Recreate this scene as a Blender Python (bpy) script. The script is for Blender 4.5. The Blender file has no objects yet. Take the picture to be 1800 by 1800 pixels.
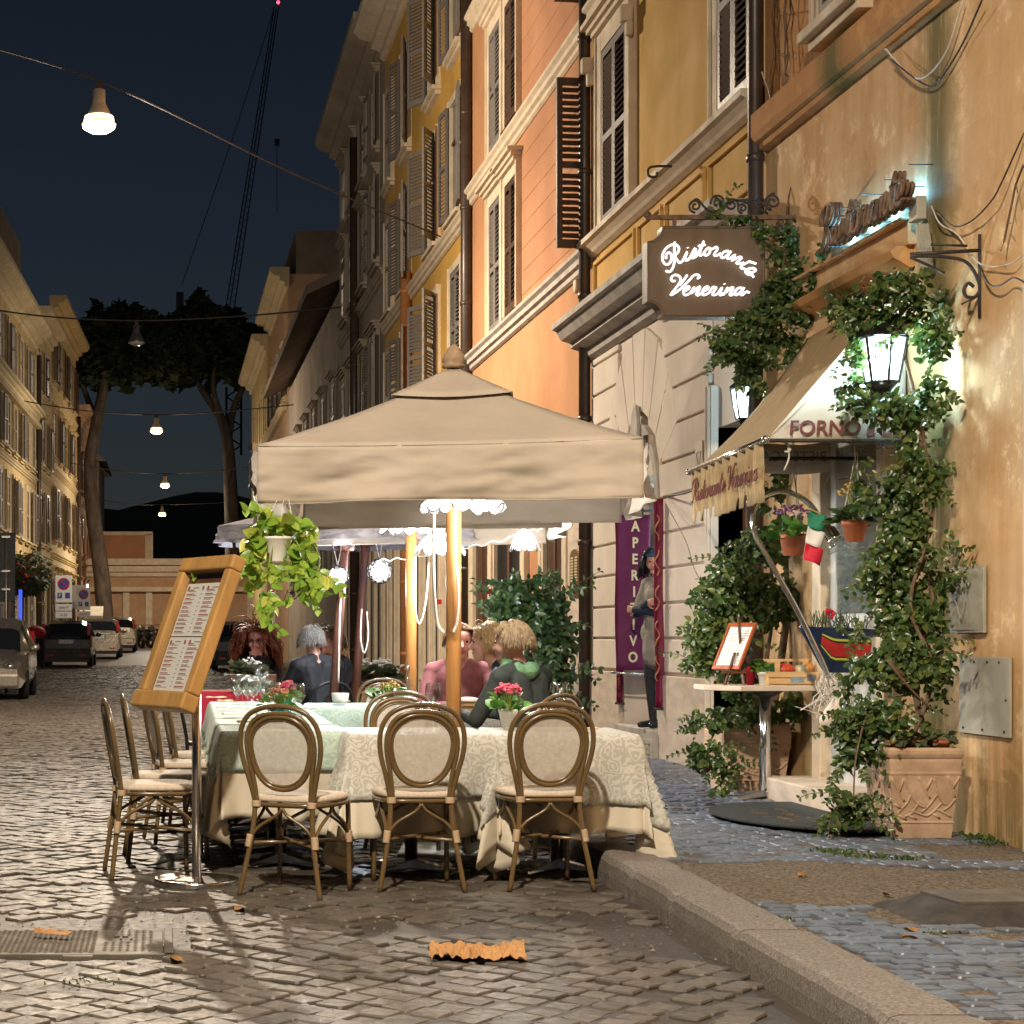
import bpy, bmesh, math, random
from math import sin, cos, pi, radians, sqrt, hypot
from mathutils import Vector, Matrix, noise, Euler
random.seed(11)
sc = bpy.context.scene
C = sc.collection
# ---------------------------------------------------------------- camera
F, CX, CY, EYE = 3200.0, 291.0, 1119.0, 1.25        # focal length and vanishing point in photo pixels
cam = bpy.data.cameras.new('camera'); camo = bpy.data.objects.new('camera', cam); C.objects.link(camo)
camo.location = (0, 0, EYE); camo.rotation_euler = (pi/2, 0, 0)
cam.sensor_width = 36; cam.lens = F/1800*36
cam.shift_x = (900-CX)/1800; cam.shift_y = (CY-900)/1800
cam.clip_start = .05; cam.clip_end = 3000
sc.camera = camo
# ---------------------------------------------------------------- night sky, moonlight, exposure
w = bpy.data.worlds.new('World'); sc.world = w; w.use_nodes = True
nt = w.node_tree; nt.nodes.clear()
sky = nt.nodes.new('ShaderNodeTexSky'); sky.sky_type = 'NISHITA'; sky.sun_disc = False
sky.sun_elevation = radians(35); sky.sun_rotation = radians(150)
tint = nt.nodes.new('ShaderNodeMix'); tint.data_type = 'RGBA'; tint.blend_type = 'MULTIPLY'; tint.inputs[0].default_value = 1
tint.inputs[7].default_value = (.82, .80, .84, 1)
bg = nt.nodes.new('ShaderNodeBackground'); bg.inputs[1].default_value = .0029
wo = nt.nodes.new('ShaderNodeOutputWorld')
nt.links.new(sky.outputs[0], tint.inputs[6]); nt.links.new(tint.outputs[2], bg.inputs[0]); nt.links.new(bg.outputs[0], wo.inputs[0])
sl = bpy.data.lights.new('moonlight', 'SUN'); sl.energy = .012; sl.angle = radians(.5); sl.color = (.8, .88, 1)
so = bpy.data.objects.new('moonlight', sl); C.objects.link(so); so.rotation_euler = (radians(55), 0, radians(150))
vs = sc.view_settings; vs.view_transform = 'Standard'; vs.look = 'None'; vs.exposure = 0.85; vs.gamma = 1; vs.use_curve_mapping = False
sc.cycles.use_denoising = True
sc.cycles.max_bounces = 7; sc.cycles.transparent_max_bounces = 16; sc.cycles.glossy_bounces = 4; sc.cycles.transmission_bounces = 5
sc.cycles.sample_clamp_indirect = 4.0; sc.cycles.caustics_reflective = False; sc.cycles.caustics_refractive = False
WARM = (1, .835, .64); COOL = (.62, .90, 1.0); BULB = (1, .95, .87); DAYL = (.86, .92, 1.0)
def hood_light(name, loc, power, col):         # street lamp: a reflector throws the light down and sideways
    l = bpy.data.lights.new(name, 'SPOT'); l.energy = power; l.color = col; l.shadow_soft_size = .14; l.spot_size = radians(176); l.spot_blend = .55
    o = bpy.data.objects.new(name, l); C.objects.link(o); o.location = loc
    point(name+'_bowl', loc, power*.62, col, .14); return o
def point(name, loc, power, col, r=.05, parent=None):
    l = bpy.data.lights.new(name, 'POINT'); l.energy = power; l.color = col; l.shadow_soft_size = r
    o = bpy.data.objects.new(name, l); C.objects.link(o); o.location = loc
    if parent: o.parent = parent
    return o
# ---------------------------------------------------------------- helpers
def P(px, py, Y): return Vector(((px-CX)*Y/F, Y, EYE-(py-CY)*Y/F))
XW = 4.5
def FY(px): return XW*F/(px-CX)
def lerp(a, b, t): return a+(b-a)*t
def tag(o, label=None, cat=None, group=None, kind=None):
    if label: o['label'] = label
    if cat: o['category'] = cat
    if group: o['group'] = group
    if kind: o['kind'] = kind
    return o
def thing(name, label, cat, loc=(0,0,0), rotz=0, group=None):
    o = bpy.data.objects.new(name, None); C.objects.link(o); o.empty_display_size = .1
    o.location = loc; o.rotation_euler = (0, 0, rotz)
    return tag(o, label, cat, group)
def place(o, loc, rotz=0, scale=None):
    o.location = loc; o.rotation_euler = (0, 0, rotz)
    if scale: o.scale = (scale,)*3 if not hasattr(scale, '__len__') else scale
    return o
def dup(root, loc, rotz=0, label=None, group=None, scale=None):
    def cp(o, par):
        c = o.copy(); C.objects.link(c); c.parent = par
        for ch in o.children: cp(ch, c)
        return c
    r = cp(root, None); place(r, loc, rotz, scale)
    if label: r['label'] = label
    if group: r['group'] = group
    return r
def inst(name, me, parent, loc=(0,0,0), rot=(0,0,0), scale=(1,1,1)):
    o = bpy.data.objects.new(name, me); C.objects.link(o); o.parent = parent
    o.location = loc; o.rotation_euler = rot; o.scale = scale
    return o
def frame(z, up=Vector((0,0,1))):
    z = Vector(z).normalized()
    if abs(z.dot(up)) > .99: up = Vector((0,1,0))
    x = up.cross(z).normalized(); y = z.cross(x)
    return x, y, z
def smooth_path(pts, n=6, closed=False):
    pts = [Vector(p) for p in pts]; out = []; m = len(pts)
    if m < 3: return pts
    rng = m if closed else m-1
    for i in range(rng):
        p0 = pts[(i-1) % m] if closed or i > 0 else pts[0]*2-pts[1]
        p1 = pts[i]; p2 = pts[(i+1) % m]
        p3 = pts[(i+2) % m] if closed or i+2 < m else pts[-1]*2-pts[-2]
        for k in range(n):
            t = k/n
            out.append(.5*((2*p1)+(p2-p0)*t+(2*p0-5*p1+4*p2-p3)*t*t+(3*p1-p0-3*p2+p3)*t**3))
    if not closed: out.append(pts[-1])
    return out
class MB:
    def __init__(s): s.v = []; s.f = []; s.tone = []
    def add(s, vs_, fs, M=None, tone=None):
        b = len(s.v)
        s.v += [tuple(M @ Vector(v)) if M is not None else tuple(v) for v in vs_]
        s.f += [tuple(i+b for i in f) for f in fs]
        if tone is not None: s.tone += [tone]*len(fs)
        return s
    def box(s, c, d, M=None, rz=0, taper=1):
        x, y, z = d[0]/2, d[1]/2, d[2]/2
        vv = [(-x,-y,-z),(x,-y,-z),(x,y,-z),(-x,y,-z),(-x*taper,-y*taper,z),(x*taper,-y*taper,z),(x*taper,y*taper,z),(-x*taper,y*taper,z)]
        T = Matrix.Translation(Vector(c)) @ Matrix.Rotation(rz, 4, 'Z')
        if M is not None: T = M @ T
        return s.add(vv, [(0,3,2,1),(4,5,6,7),(0,1,5,4),(1,2,6,5),(2,3,7,6),(3,0,4,7)], T)
    def bb(s, a, b, M=None):          # box between two corners
        return s.box([(a[i]+b[i])/2 for i in range(3)], [abs(b[i]-a[i]) for i in range(3)], M)
    def tube(s, pts, r, n=8, closed=False, M=None, cap=True):
        pts = [Vector(p) for p in pts]; m = len(pts)
        rs = r if hasattr(r, '__len__') else [r]*m
        vv = []; ff = []
        t0 = (pts[1]-pts[0]).normalized()
        x, y, _ = frame(t0)
        for i, p in enumerate(pts):
            if closed: t = pts[(i+1) % m]-pts[i-1]
            else: t = pts[min(i+1, m-1)]-pts[max(i-1, 0)]
            t = t.normalized() if t.length > 1e-9 else t0
            x = x-t*x.dot(t); x = x.normalized() if x.length > 1e-6 else frame(t)[0]; y = t.cross(x)
            for k in range(n):
                a = 2*pi*k/n; vv.append(p+(x*cos(a)+y*sin(a))*rs[i])
        for i in range(m if closed else m-1):
            j = (i+1) % m
            for k in range(n):
                k2 = (k+1) % n; ff.append((i*n+k, i*n+k2, j*n+k2, j*n+k))
        if cap and not closed:
            ff.append(tuple(range(n))[::-1]); ff.append(tuple((m-1)*n+k for k in range(n)))
        return s.add(vv, ff, M)
    def cyl(s, a, b, r0, r1=None, n=12, M=None): return s.tube([a, b], [r0, r0 if r1 is None else r1], n, M=M)
    def lathe(s, prof, c=(0,0,0), n=20, M=None, cap=True):
        vv = []; ff = []; m = len(prof)
        for r, z in prof:
            for k in range(n):
                a = 2*pi*k/n; vv.append((c[0]+r*cos(a), c[1]+r*sin(a), c[2]+z))
        for i in range(m-1):
            for k in range(n):
                k2 = (k+1) % n; ff.append((i*n+k, i*n+k2, (i+1)*n+k2, (i+1)*n+k))
        if cap:
            ff.append(tuple(range(n))[::-1]); ff.append(tuple((m-1)*n+k for k in range(n)))
        return s.add(vv, ff, M)
    def ell(s, c, r, nu=14, nv=9, M=None):
        r = r if hasattr(r, '__len__') else (r, r, r)
        vv = [(c[0], c[1], c[2]-r[2])]; ff = []
        for j in range(1, nv):
            b = -pi/2+pi*j/nv
            for i in range(nu):
                a = 2*pi*i/nu; vv.append((c[0]+r[0]*cos(a)*cos(b), c[1]+r[1]*sin(a)*cos(b), c[2]+r[2]*sin(b)))
        vv.append((c[0], c[1], c[2]+r[2])); e = len(vv)-1
        for i in range(nu):
            i2 = (i+1) % nu
            ff.append((0, 1+i2, 1+i)); ff.append((e, 1+(nv-2)*nu+i, 1+(nv-2)*nu+i2))
            for j in range(nv-2): ff.append((1+j*nu+i, 1+j*nu+i2, 1+(j+1)*nu+i2, 1+(j+1)*nu+i))
        return s.add(vv, ff, M)
    def grid(s, fn, nu, nv, M=None, closed_u=False):
        vv = [fn(i/(nu if closed_u else nu-1), j/(nv-1)) for j in range(nv) for i in range(nu)]
        ff = []
        for j in range(nv-1):
            for i in range(nu if closed_u else nu-1):
                i2 = (i+1) % nu; ff.append((j*nu+i, j*nu+i2, (j+1)*nu+i2, (j+1)*nu+i))
        return s.add(vv, ff, M)
    def prism(s, poly, d, M=None):    # polygon in xy extruded along z
        n = len(poly)
        vv = [(x, y, 0) for x, y in poly]+[(x, y, d) for x, y in poly]
        ff = [tuple(range(n))[::-1], tuple(range(n, 2*n))]+[(i, (i+1) % n, n+(i+1) % n, n+i) for i in range(n)]
        return s.add(vv, ff, M)
    def mesh(s, name, m, smooth=False):
        me = bpy.data.meshes.new(name); me.from_pydata(s.v, [], s.f)
        for mm in (m if isinstance(m, (list, tuple)) else [m]):
            if mm: me.materials.append(mm)
        if len(s.tone) == len(s.f) and s.tone:
            a = me.attributes.new('tone', 'FLOAT', 'FACE'); a.data.foreach_set('value', s.tone)
        if smooth: me.polygons.foreach_set('use_smooth', [True]*len(me.polygons))
        me.update(); return me
    def build(s, name, m, parent=None, smooth=False, w=False, bevel=0, kind=None, label=None, loc=None, solid=0):
        if w and parent is not None:
            o_ = parent.location; s.v = [(a-o_.x, b-o_.y, c-o_.z) for a, b, c in s.v]
        o = bpy.data.objects.new(name, s.mesh(name, m, smooth)); C.objects.link(o)
        if parent: o.parent = parent
        if loc is not None: o.location = loc
        if bevel:
            b = o.modifiers.new('bevel', 'BEVEL'); b.width = bevel; b.segments = 2; b.limit_method = 'ANGLE'
        if solid:
            b = o.modifiers.new('solid', 'SOLIDIFY'); b.thickness = solid; b.offset = 0
        return tag(o, label, None, None, kind)
def text(body, size, m, parent, M, name='lettering', ext=.002, align='CENTER', shear=0, spacing=1, bold=0):
    cu = bpy.data.curves.new('t', 'FONT'); cu.body = body; cu.size = size; cu.extrude = ext; cu.align_x = align; cu.align_y = 'CENTER'
    cu.shear = shear; cu.space_character = spacing; cu.offset = bold; cu.resolution_u = 3
    o = bpy.data.objects.new('t', cu); C.objects.link(o)
    dg = bpy.context.evaluated_depsgraph_get(); me = bpy.data.meshes.new_from_object(o.evaluated_get(dg))
    bpy.data.objects.remove(o); me.transform(M); me.materials.clear(); me.materials.append(m)
    q = bpy.data.objects.new(name, me); C.objects.link(q); q.parent = parent
    return q
def MX(o, x, y, z=None):              # matrix from origin and axes
    x = Vector(x).normalized(); y = Vector(y).normalized(); z = x.cross(y) if z is None else Vector(z)
    return Matrix(((x.x, y.x, z.x, o[0]), (x.y, y.y, z.y, o[1]), (x.z, y.z, z.z, o[2]), (0, 0, 0, 1)))
# ---------------------------------------------------------------- materials
def _new(name):
    m = bpy.data.materials.new(name); m.use_nodes = True; n = m.node_tree.nodes; n.clear()
    b = n.new('ShaderNodeBsdfPrincipled'); o = n.new('ShaderNodeOutputMaterial')
    m.node_tree.links.new(b.outputs[0], o.inputs[0]); return m, n, m.node_tree.links, b
def _coord(n, l, stretch=None, space='Object'):
    t = n.new('ShaderNodeTexCoord'); out = t.outputs[space]
    if stretch:
        q = n.new('ShaderNodeMapping'); q.inputs['Scale'].default_value = stretch; l.new(out, q.inputs[0]); out = q.outputs[0]
    return out
def _noise(n, l, vec, scale, detail=5, rough=.6):
    t = n.new('ShaderNodeTexNoise'); t.inputs['Scale'].default_value = scale; t.inputs['Detail'].default_value = detail
    t.inputs['Roughness'].default_value = rough; l.new(vec, t.inputs['Vector']); return t.outputs['Fac']
def _range(n, l, fac, a, b, c=0, d=1):
    t = n.new('ShaderNodeMapRange'); l.new(fac, t.inputs[0])
    for k, x in zip((1,2,3,4), (a, b, c, d)): t.inputs[k].default_value = x
    return t.outputs[0]
def _mix(n, l, fac, a, b, mode='MIX'):
    t = n.new('ShaderNodeMix'); t.data_type = 'RGBA'; t.blend_type = mode
    if isinstance(fac, (int, float)): t.inputs[0].default_value = fac
    else: l.new(fac, t.inputs[0])
    for s_, x in ((6, a), (7, b)):
        if hasattr(x, 'is_linked'): l.new(x, t.inputs[s_])
        else: t.inputs[s_].default_value = (*x[:3], 1)
    return t.outputs[2]
def _math(n, l, op, a, b=None):
    t = n.new('ShaderNodeMath'); t.operation = op
    for i, x in enumerate((a, b)):
        if x is None: continue
        if isinstance(x, (int, float)): t.inputs[i].default_value = x
        else: l.new(x, t.inputs[i])
    return t.outputs[0]
def _bump(n, l, b, h, strength, dist=.01):
    t = n.new('ShaderNodeBump'); t.inputs['Strength'].default_value = strength; t.inputs['Distance'].default_value = dist
    l.new(h, t.inputs['Height']); l.new(t.outputs[0], b.inputs['Normal'])
def sc3(c, k): return tuple(min(1, x*k) for x in c)
MATS = {}
def mk(name, col, rough=.6, var=.18, scale=5, bump=.15, bscale=60, metal=0, spec=.4, col2=None, stretch=None, rand=0, lo=.35, hi=.65, dist=.006, coat=0):
    m, n, l, b = _new(name)
    v = _coord(n, l, stretch); f_ = _range(n, l, _noise(n, l, v, scale), lo, hi)
    out = _mix(n, l, f_, sc3(col, 1-var), col2 or sc3(col, 1+var))
    if rand:
        oi = n.new('ShaderNodeObjectInfo'); k = _range(n, l, oi.outputs['Random'], 0, 1, 1-rand, 1+rand)
        cmb = n.new('ShaderNodeCombineColor'); [l.new(k, cmb.inputs[i]) for i in range(3)]
        out = _mix(n, l, 1.0, out, cmb.outputs[0], 'MULTIPLY')
    l.new(out, b.inputs['Base Color'])
    b.inputs['Roughness'].default_value = rough; b.inputs['Metallic'].default_value = metal; b.inputs['Specular IOR Level'].default_value = spec
    b.inputs['Coat Weight'].default_value = coat
    if rough > .2 and var > 0:
        l.new(_range(n, l, f_, 0, 1, rough*1.12, rough*.88), b.inputs['Roughness'])
    if bump: _bump(n, l, b, _noise(n, l, v, bscale, 3), bump, dist)
    MATS[name] = m; return m
def emit(name, col, s, rough=.5):
    m, n, l, b = _new(name); b.inputs['Base Color'].default_value = (*col, 1); b.inputs['Roughness'].default_value = rough
    b.inputs['Emission Color'].default_value = (*col, 1); b.inputs['Emission Strength'].default_value = s; return m
def glass(name, col=(.97,.99,.98), tr=.0, rough=.02, pw=2.2):
    m = bpy.data.materials.new(name); m.use_nodes = True; n = m.node_tree.nodes; l = m.node_tree.links; n.clear()
    a = n.new('ShaderNodeBsdfTransparent'); a.inputs[0].default_value = (*col, 1)
    g = n.new('ShaderNodeBsdfGlossy'); g.inputs['Roughness'].default_value = rough
    lw = n.new('ShaderNodeLayerWeight'); lw.inputs[0].default_value = .5
    k = _range(n, l, _math(n, l, 'POWER', lw.outputs['Facing'], pw), 0, 1, .07+tr, .95)
    x = n.new('ShaderNodeMixShader'); l.new(k, x.inputs[0]); l.new(a.outputs[0], x.inputs[1]); l.new(g.outputs[0], x.inputs[2])
    o = n.new('ShaderNodeOutputMaterial'); l.new(x.outputs[0], o.inputs[0]); return m
def leafmat(name, c1, c2, c3, rough=.32, spec=.5, trans=.25):
    m, n, l, b = _new(name)
    at = n.new('ShaderNodeAttribute'); at.attribute_name = 'tone'
    oi = n.new('ShaderNodeObjectInfo')
    t = _math(n, l, 'FRACT', _math(n, l, 'ADD', at.outputs['Fac'], oi.outputs['Random']))
    r = n.new('ShaderNodeValToRGB'); l.new(t, r.inputs[0]); e = r.color_ramp.elements
    e[0].color = (*c1, 1); e[1].color = (*c2, 1); e[1].position = .72; q = e.new(1.0); q.color = (*c3, 1)
    l.new(r.outputs[0], b.inputs['Base Color']); b.inputs['Roughness'].default_value = rough; b.inputs['Specular IOR Level'].default_value = spec
    tr = n.new('ShaderNodeBsdfTranslucent'); l.new(r.outputs[0], tr.inputs[0])
    x = n.new('ShaderNodeMixShader'); x.inputs[0].default_value = trans
    o = [q_ for q_ in n if q_.type == 'OUTPUT_MATERIAL'][0]
    l.new(b.outputs[0], x.inputs[1]); l.new(tr.outputs[0], x.inputs[2]); l.new(x.outputs[0], o.inputs[0]); return m
def stonemat(name, c1, c2, rough=.42, bs=38, bump=.5):
    m, n, l, b = _new(name)
    at = n.new('ShaderNodeAttribute'); at.attribute_name = 'tone'; oi = n.new('ShaderNodeObjectInfo')
    t = _math(n, l, 'FRACT', _math(n, l, 'ADD', at.outputs['Fac'], oi.outputs['Random']))
    g = n.new('ShaderNodeNewGeometry'); v = g.outputs['Position']
    f_ = _noise(n, l, v, 26, 6, .7)
    col = _mix(n, l, t, c1, c2); col = _mix(n, l, _range(n, l, f_, .3, .7, .0, .55), col, sc3(c1, .45))
    big = _range(n, l, _noise(n, l, v, .9, 3), .35, .65)
    col = _mix(n, l, _math(n, l, 'MULTIPLY', big, .35), col, (.075, .058, .042))
    l.new(col, b.inputs['Base Color']); b.inputs['Specular IOR Level'].default_value = .5
    l.new(_range(n, l, f_, .3, .7, rough-.1, rough+.16), b.inputs['Roughness'])
    _bump(n, l, b, _noise(n, l, v, bs, 4), bump, .006); return m
def woodmat(name, col, rough=.4, axis=2, sc_=18):
    st = [1, 1, 1]; st[axis] = .07
    return mk(name, col, rough, .28, sc_, .12, 90, stretch=tuple(st), spec=.45, lo=.3, hi=.7)
def clothmat(name, c1, c2, scale=14, rough=.75):       # damask: leafy two-tone weave
    m, n, l, b = _new(name); v = _coord(n, l)
    vo = n.new('ShaderNodeTexVoronoi'); vo.inputs['Scale'].default_value = scale; vo.inputs['Randomness'].default_value = .75
    nz = n.new('ShaderNodeTexNoise'); nz.inputs['Scale'].default_value = scale*1.3; l.new(v, nz.inputs['Vector'])
    mp = n.new('ShaderNodeVectorMath'); mp.operation = 'SCALE'; mp.inputs[3].default_value = .09; l.new(nz.outputs['Color'], mp.inputs[0])
    ad = n.new('ShaderNodeVectorMath'); l.new(v, ad.inputs[0]); l.new(mp.outputs[0], ad.inputs[1]); l.new(ad.outputs[0], vo.inputs['Vector'])
    wv = _math(n, l, 'SINE', _math(n, l, 'MULTIPLY', vo.outputs['Distance'], 26))
    k = _range(n, l, _math(n, l, 'ADD', wv, _math(n, l, 'MULTIPLY', nz.outputs['Fac'], 1.6)), .6, 1.0)
    l.new(_mix(n, l, k, c1, c2), b.inputs['Base Color']); l.new(_range(n, l, k, 0, 1, rough, rough-.25), b.inputs['Roughness'])
    b.inputs['Specular IOR Level'].default_value = .25; b.inputs['Sheen Weight'].default_value = .15
    return m
def meshmat(name, col, cell=170, gap=.30):             # open cane / batyline weave
    m, n, l, b = _new(name); v = _coord(n, l); s = n.new('ShaderNodeSeparateXYZ'); l.new(v, s.inputs[0])
    def band(o): return _math(n, l, 'LESS_THAN', _math(n, l, 'FRACT', _math(n, l, 'MULTIPLY', o, cell)), gap)
    hole = _math(n, l, 'MULTIPLY', band(s.outputs['X']), band(s.outputs['Z']))
    l.new(_mix(n, l, _range(n, l, _noise(n, l, v, 40), .3, .7), sc3(col, .85), sc3(col, 1.1)), b.inputs['Base Color'])
    b.inputs['Roughness'].default_value = .7
    l.new(_math(n, l, 'SUBTRACT', 1.0, hole), b.inputs['Alpha']); return m
def streakwall(name, col, col2, dark, moss_y=None, base_moss=0, k=1):
    # old plaster: mottled, streaked downward by rain, moss where water runs
    m, n, l, b = _new(name); g = n.new('ShaderNodeNewGeometry'); v = g.outputs['Position']
    mp = n.new('ShaderNodeMapping'); mp.inputs['Scale'].default_value = (1, 1.5, .13); l.new(v, mp.inputs[0])
    st = _range(n, l, _noise(n, l, mp.outputs[0], 1.5, 6, .65), .42, .72)
    mot = _range(n, l, _noise(n, l, v, 1.3, 8, .68), .38, .62)
    c = _mix(n, l, mot, col, col2); c = _mix(n, l, _math(n, l, 'MULTIPLY', st, .5*k), c, dark)
    fine = _range(n, l, _noise(n, l, v, 7, 6, .7), .58, .72)
    c = _mix(n, l, _math(n, l, 'MULTIPLY', fine, .35*k), c, sc3(col2, 1.22))
    pat = _range(n, l, _noise(n, l, v, 2.6, 8, .75), .56, .62)      # patches where a paint coat has worn off
    c = _mix(n, l, _math(n, l, 'MULTIPLY', pat, .45*k), c, sc3(col2, 1.30))
    dk = _range(n, l, _noise(n, l, v, 1.9, 7, .7), .60, .74); c = _mix(n, l, _math(n, l, 'MULTIPLY', dk, .5*k), c, sc3(dark, .8))
    s = n.new('ShaderNodeSeparateXYZ'); l.new(v, s.inputs[0])
    mossn = _noise(n, l, mp.outputs[0], 5, 6, .7)
    if moss_y:
        d = _math(n, l, 'ABSOLUTE', _math(n, l, 'SUBTRACT', s.outputs['Y'], moss_y))
        k_ = _math(n, l, 'MULTIPLY', _range(n, l, d, .06, .34, 1, 0), _range(n, l, mossn, .30, .47))
        c = _mix(n, l, _math(n, l, 'MULTIPLY', k_, .85), c, (.10, .095, .025))
    if base_moss:
        k_ = _math(n, l, 'MULTIPLY', _range(n, l, s.outputs['Z'], .15, base_moss, 1, 0), _range(n, l, mossn, .36, .56))
        c = _mix(n, l, _math(n, l, 'MULTIPLY', k_, .8), c, (.13, .115, .04))
    l.new(c, b.inputs['Base Color']); b.inputs['Roughness'].default_value = .88; b.inputs['Specular IOR Level'].default_value = .2
    _bump(n, l, b, _noise(n, l, v, 14, 8, .7), .35, .012); return m
def litglass(name, col, s, tr=.55):            # frosted lamp glass: glows, and lets the bulb's light through
    m = bpy.data.materials.new(name); m.use_nodes = True; n = m.node_tree.nodes; l = m.node_tree.links; n.clear()
    a = n.new('ShaderNodeBsdfTransparent'); a.inputs[0].default_value = (.9,.95,1,1); e = n.new('ShaderNodeEmission'); e.inputs[0].default_value = (*col,1); e.inputs[1].default_value = s
    x = n.new('ShaderNodeAddShader'); l.new(a.outputs[0], x.inputs[0]); l.new(e.outputs[0], x.inputs[1]); o = n.new('ShaderNodeOutputMaterial'); l.new(x.outputs[0], o.inputs[0]); return m
OCHRE = (.56, .33, .105); ORANGE = (.50, .235, .10)
M_rest = streakwall('old_plaster', (.60,.36,.165), (.70,.50,.29), (.40,.18,.055), 10.62, 1.35, 1.35)
M_rest2 = streakwall('old_plaster_orange', (.50,.24,.09), (.55,.30,.12), (.34,.14,.05), 12.0, 0)
M_yel = mk('yellow_plaster', (.60,.37,.115), .85, .09, 1.4, .12, 30, spec=.2)
M_panel = mk('panel_plaster', (.62,.39,.13), .85, .09, 1.4, .1, 30, spec=.2)
M_och = mk('ochre_plaster', (.62,.36,.085), .85, .14, .9, .12, 30, spec=.2)
M_org = mk('orange_plaster', (.47,.235,.115), .85, .12, .8, .12, 30, spec=.2)
M_org2 = mk('rose_plaster', (.44,.215,.115), .85, .12, .8, .12, 30, spec=.2)
M_gry = mk('grey_plaster', (.36,.30,.235), .85, .14, .7, .12, 30, spec=.2)
M_cream = mk('cream_stucco', (.66,.575,.485), .82, .08, 1.6, .12, 40, spec=.25)
M_trav = mk('travertine', (.60,.50,.40), .6, .16, 3, .2, 30, spec=.4, stretch=(1,1,3))
M_stone = mk('grey_stone', (.42,.37,.32), .75, .18, 5, .25, 40)
M_trim = mk('trim_stone', (.62,.51,.37), .75, .12, 4, .15, 40)
M_brown = mk('brown_wall', (.20,.155,.115), .85, .15, 1, .12, 20)
M_leftw = streakwall('left_plaster', (.50,.37,.17), (.58,.45,.24), (.34,.24,.10), None, 0, .8)
M_leftw2 = streakwall('left_plaster_pale', (.55,.45,.27), (.62,.52,.33), (.38,.29,.15), None, 0, .8)
M_leftw3 = streakwall('left_plaster_rose', (.44,.26,.15), (.5,.33,.2), (.3,.16,.09), None, 0, .6)
M_shut = mk('grey_shutter', (.20,.175,.155), .5, .12, 12, .08, 80)
M_shutb = mk('brown_shutter', (.075,.042,.026), .45, .2, 12, .08, 80)
M_shutg = mk('olive_shutter', (.13,.11,.07), .6, .25, 8, .1, 80)
M_void = mk('dark_interior', (.012,.010,.009), .5, .1, 5, 0)
M_pane = mk('window_pane', (.02,.022,.026), .08, .05, 3, 0, spec=.6)
M_pipe = mk('brown_downpipe', (.055,.036,.026), .4, .25, 6, .05, 50, spec=.5)
M_pipec = mk('copper_downpipe', (.36,.15,.055), .55, .15, 6, .05)
M_iron = mk('wrought_iron', (.035,.028,.024), .55, .3, 20, .2, 120, spec=.45)
M_rust = mk('rusty_iron', (.15,.085,.05), .75, .35, 20, .3, 120)
M_black = mk('black_paint', (.012,.012,.013), .32, .1, 10, 0, spec=.5)
M_chrome = mk('chrome', (.72,.71,.69), .14, .04, 10, 0, metal=1)
M_steel = mk('brushed_steel', (.58,.55,.51), .28, .08, 60, .05, 200, metal=1, stretch=(1,1,.03))
M_plate_steel = mk('polished_base', (.60,.57,.53), .22, .02, 10, 0, metal=1)
M_alu = mk('cast_aluminium', (.30,.29,.28), .4, .2, 15, .2, 80, metal=.8)
M_canvas = mk('umbrella_canvas', (.43,.375,.31), .8, .07, 3, .18, 420, spec=.2)
M_canvas2 = mk('grey_canvas', (.33,.315,.36), .8, .1, 3, .15, 420, spec=.2)
M_awn = mk('awning_canvas', (.40,.29,.155), .8, .22, 9, .15, 300, spec=.2, stretch=(1, 14, 1))
M_awnside = mk('awning_side_canvas', (.62,.57,.48), .8, .1, 2, .15, 300, spec=.2)
M_pole = woodmat('pole_wood', (.50,.235,.075), .42)
M_poled = woodmat('dark_pole_wood', (.115,.042,.026), .4)
M_oak = woodmat('oak_frame', (.40,.225,.075), .42, 2, 9)
M_wood = woodmat('crate_wood', (.62,.40,.18), .6, 0, 12)
M_darkwood = woodmat('dark_wood', (.12,.048,.022), .4)
M_redwood = woodmat('red_wood', (.33,.075,.02), .3)
M_rattan = mk('rattan_tube', (.135,.086,.035), .26, .22, 9, .04, 60, spec=.55, coat=.3, lo=.3, hi=.7)
M_bind = mk('rattan_binding', (.46,.34,.22), .6, .12, 30, .3, 260)
M_mesh = meshmat('cane_webbing', (.52,.475,.41), 170, .42)
M_seat = mk('woven_seat', (.58,.49,.39), .65, .1, 60, .9, 330, dist=.003)
M_damask = clothmat('damask_cloth', (.40,.40,.36), (.535,.53,.48), 12)
M_mint = clothmat('mint_cloth', (.38,.50,.44), (.49,.605,.54), 12)
M_under = mk('cream_cloth', (.62,.565,.455), .75, .05, 4, .12, 300, spec=.2)
M_redcloth = mk('red_cloth', (.34,.012,.03), .7, .1, 5, .1, 200, spec=.25)
M_napkin = mk('napkin', (.72,.52,.30), .75, .12, 6, .1, 200)
M_white = mk('white_ceramic', (.78,.76,.72), .25, .04, 5, 0, spec=.5)
M_paper = mk('menu_paper', (.74,.71,.67), .5, .03, 5, 0, spec=.3)
M_print = mk('print_red', (.42,.09,.06), .6, .1, 30, 0)
M_print2 = mk('print_grey', (.22,.22,.26), .6, .1, 30, 0)
M_kraft = mk('kraft_paper', (.44,.245,.105), .75, .15, 14, .3, 60, spec=.25)
M_terr = mk('terracotta_pot', (.42,.13,.055), .6, .18, 9, .12, 60)
M_terr2 = mk('weathered_terracotta', (.50,.335,.22), .8, .22, 7, .35, 70, col2=(.58,.41,.28), spec=.25)
M_soil = mk('soil', (.03,.02,.013), .95, .3, 30, .5, 80)
M_maroon = mk('maroon_banner', (.155,.008,.035), .6, .12, 5, .12, 220, spec=.3)
M_purple = mk('purple_banner', (.125,.012,.072), .6, .12, 5, .1, 220, spec=.3)
M_gold = mk('banner_lettering', (.72,.64,.42), .5, .05, 9, 0)
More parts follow.
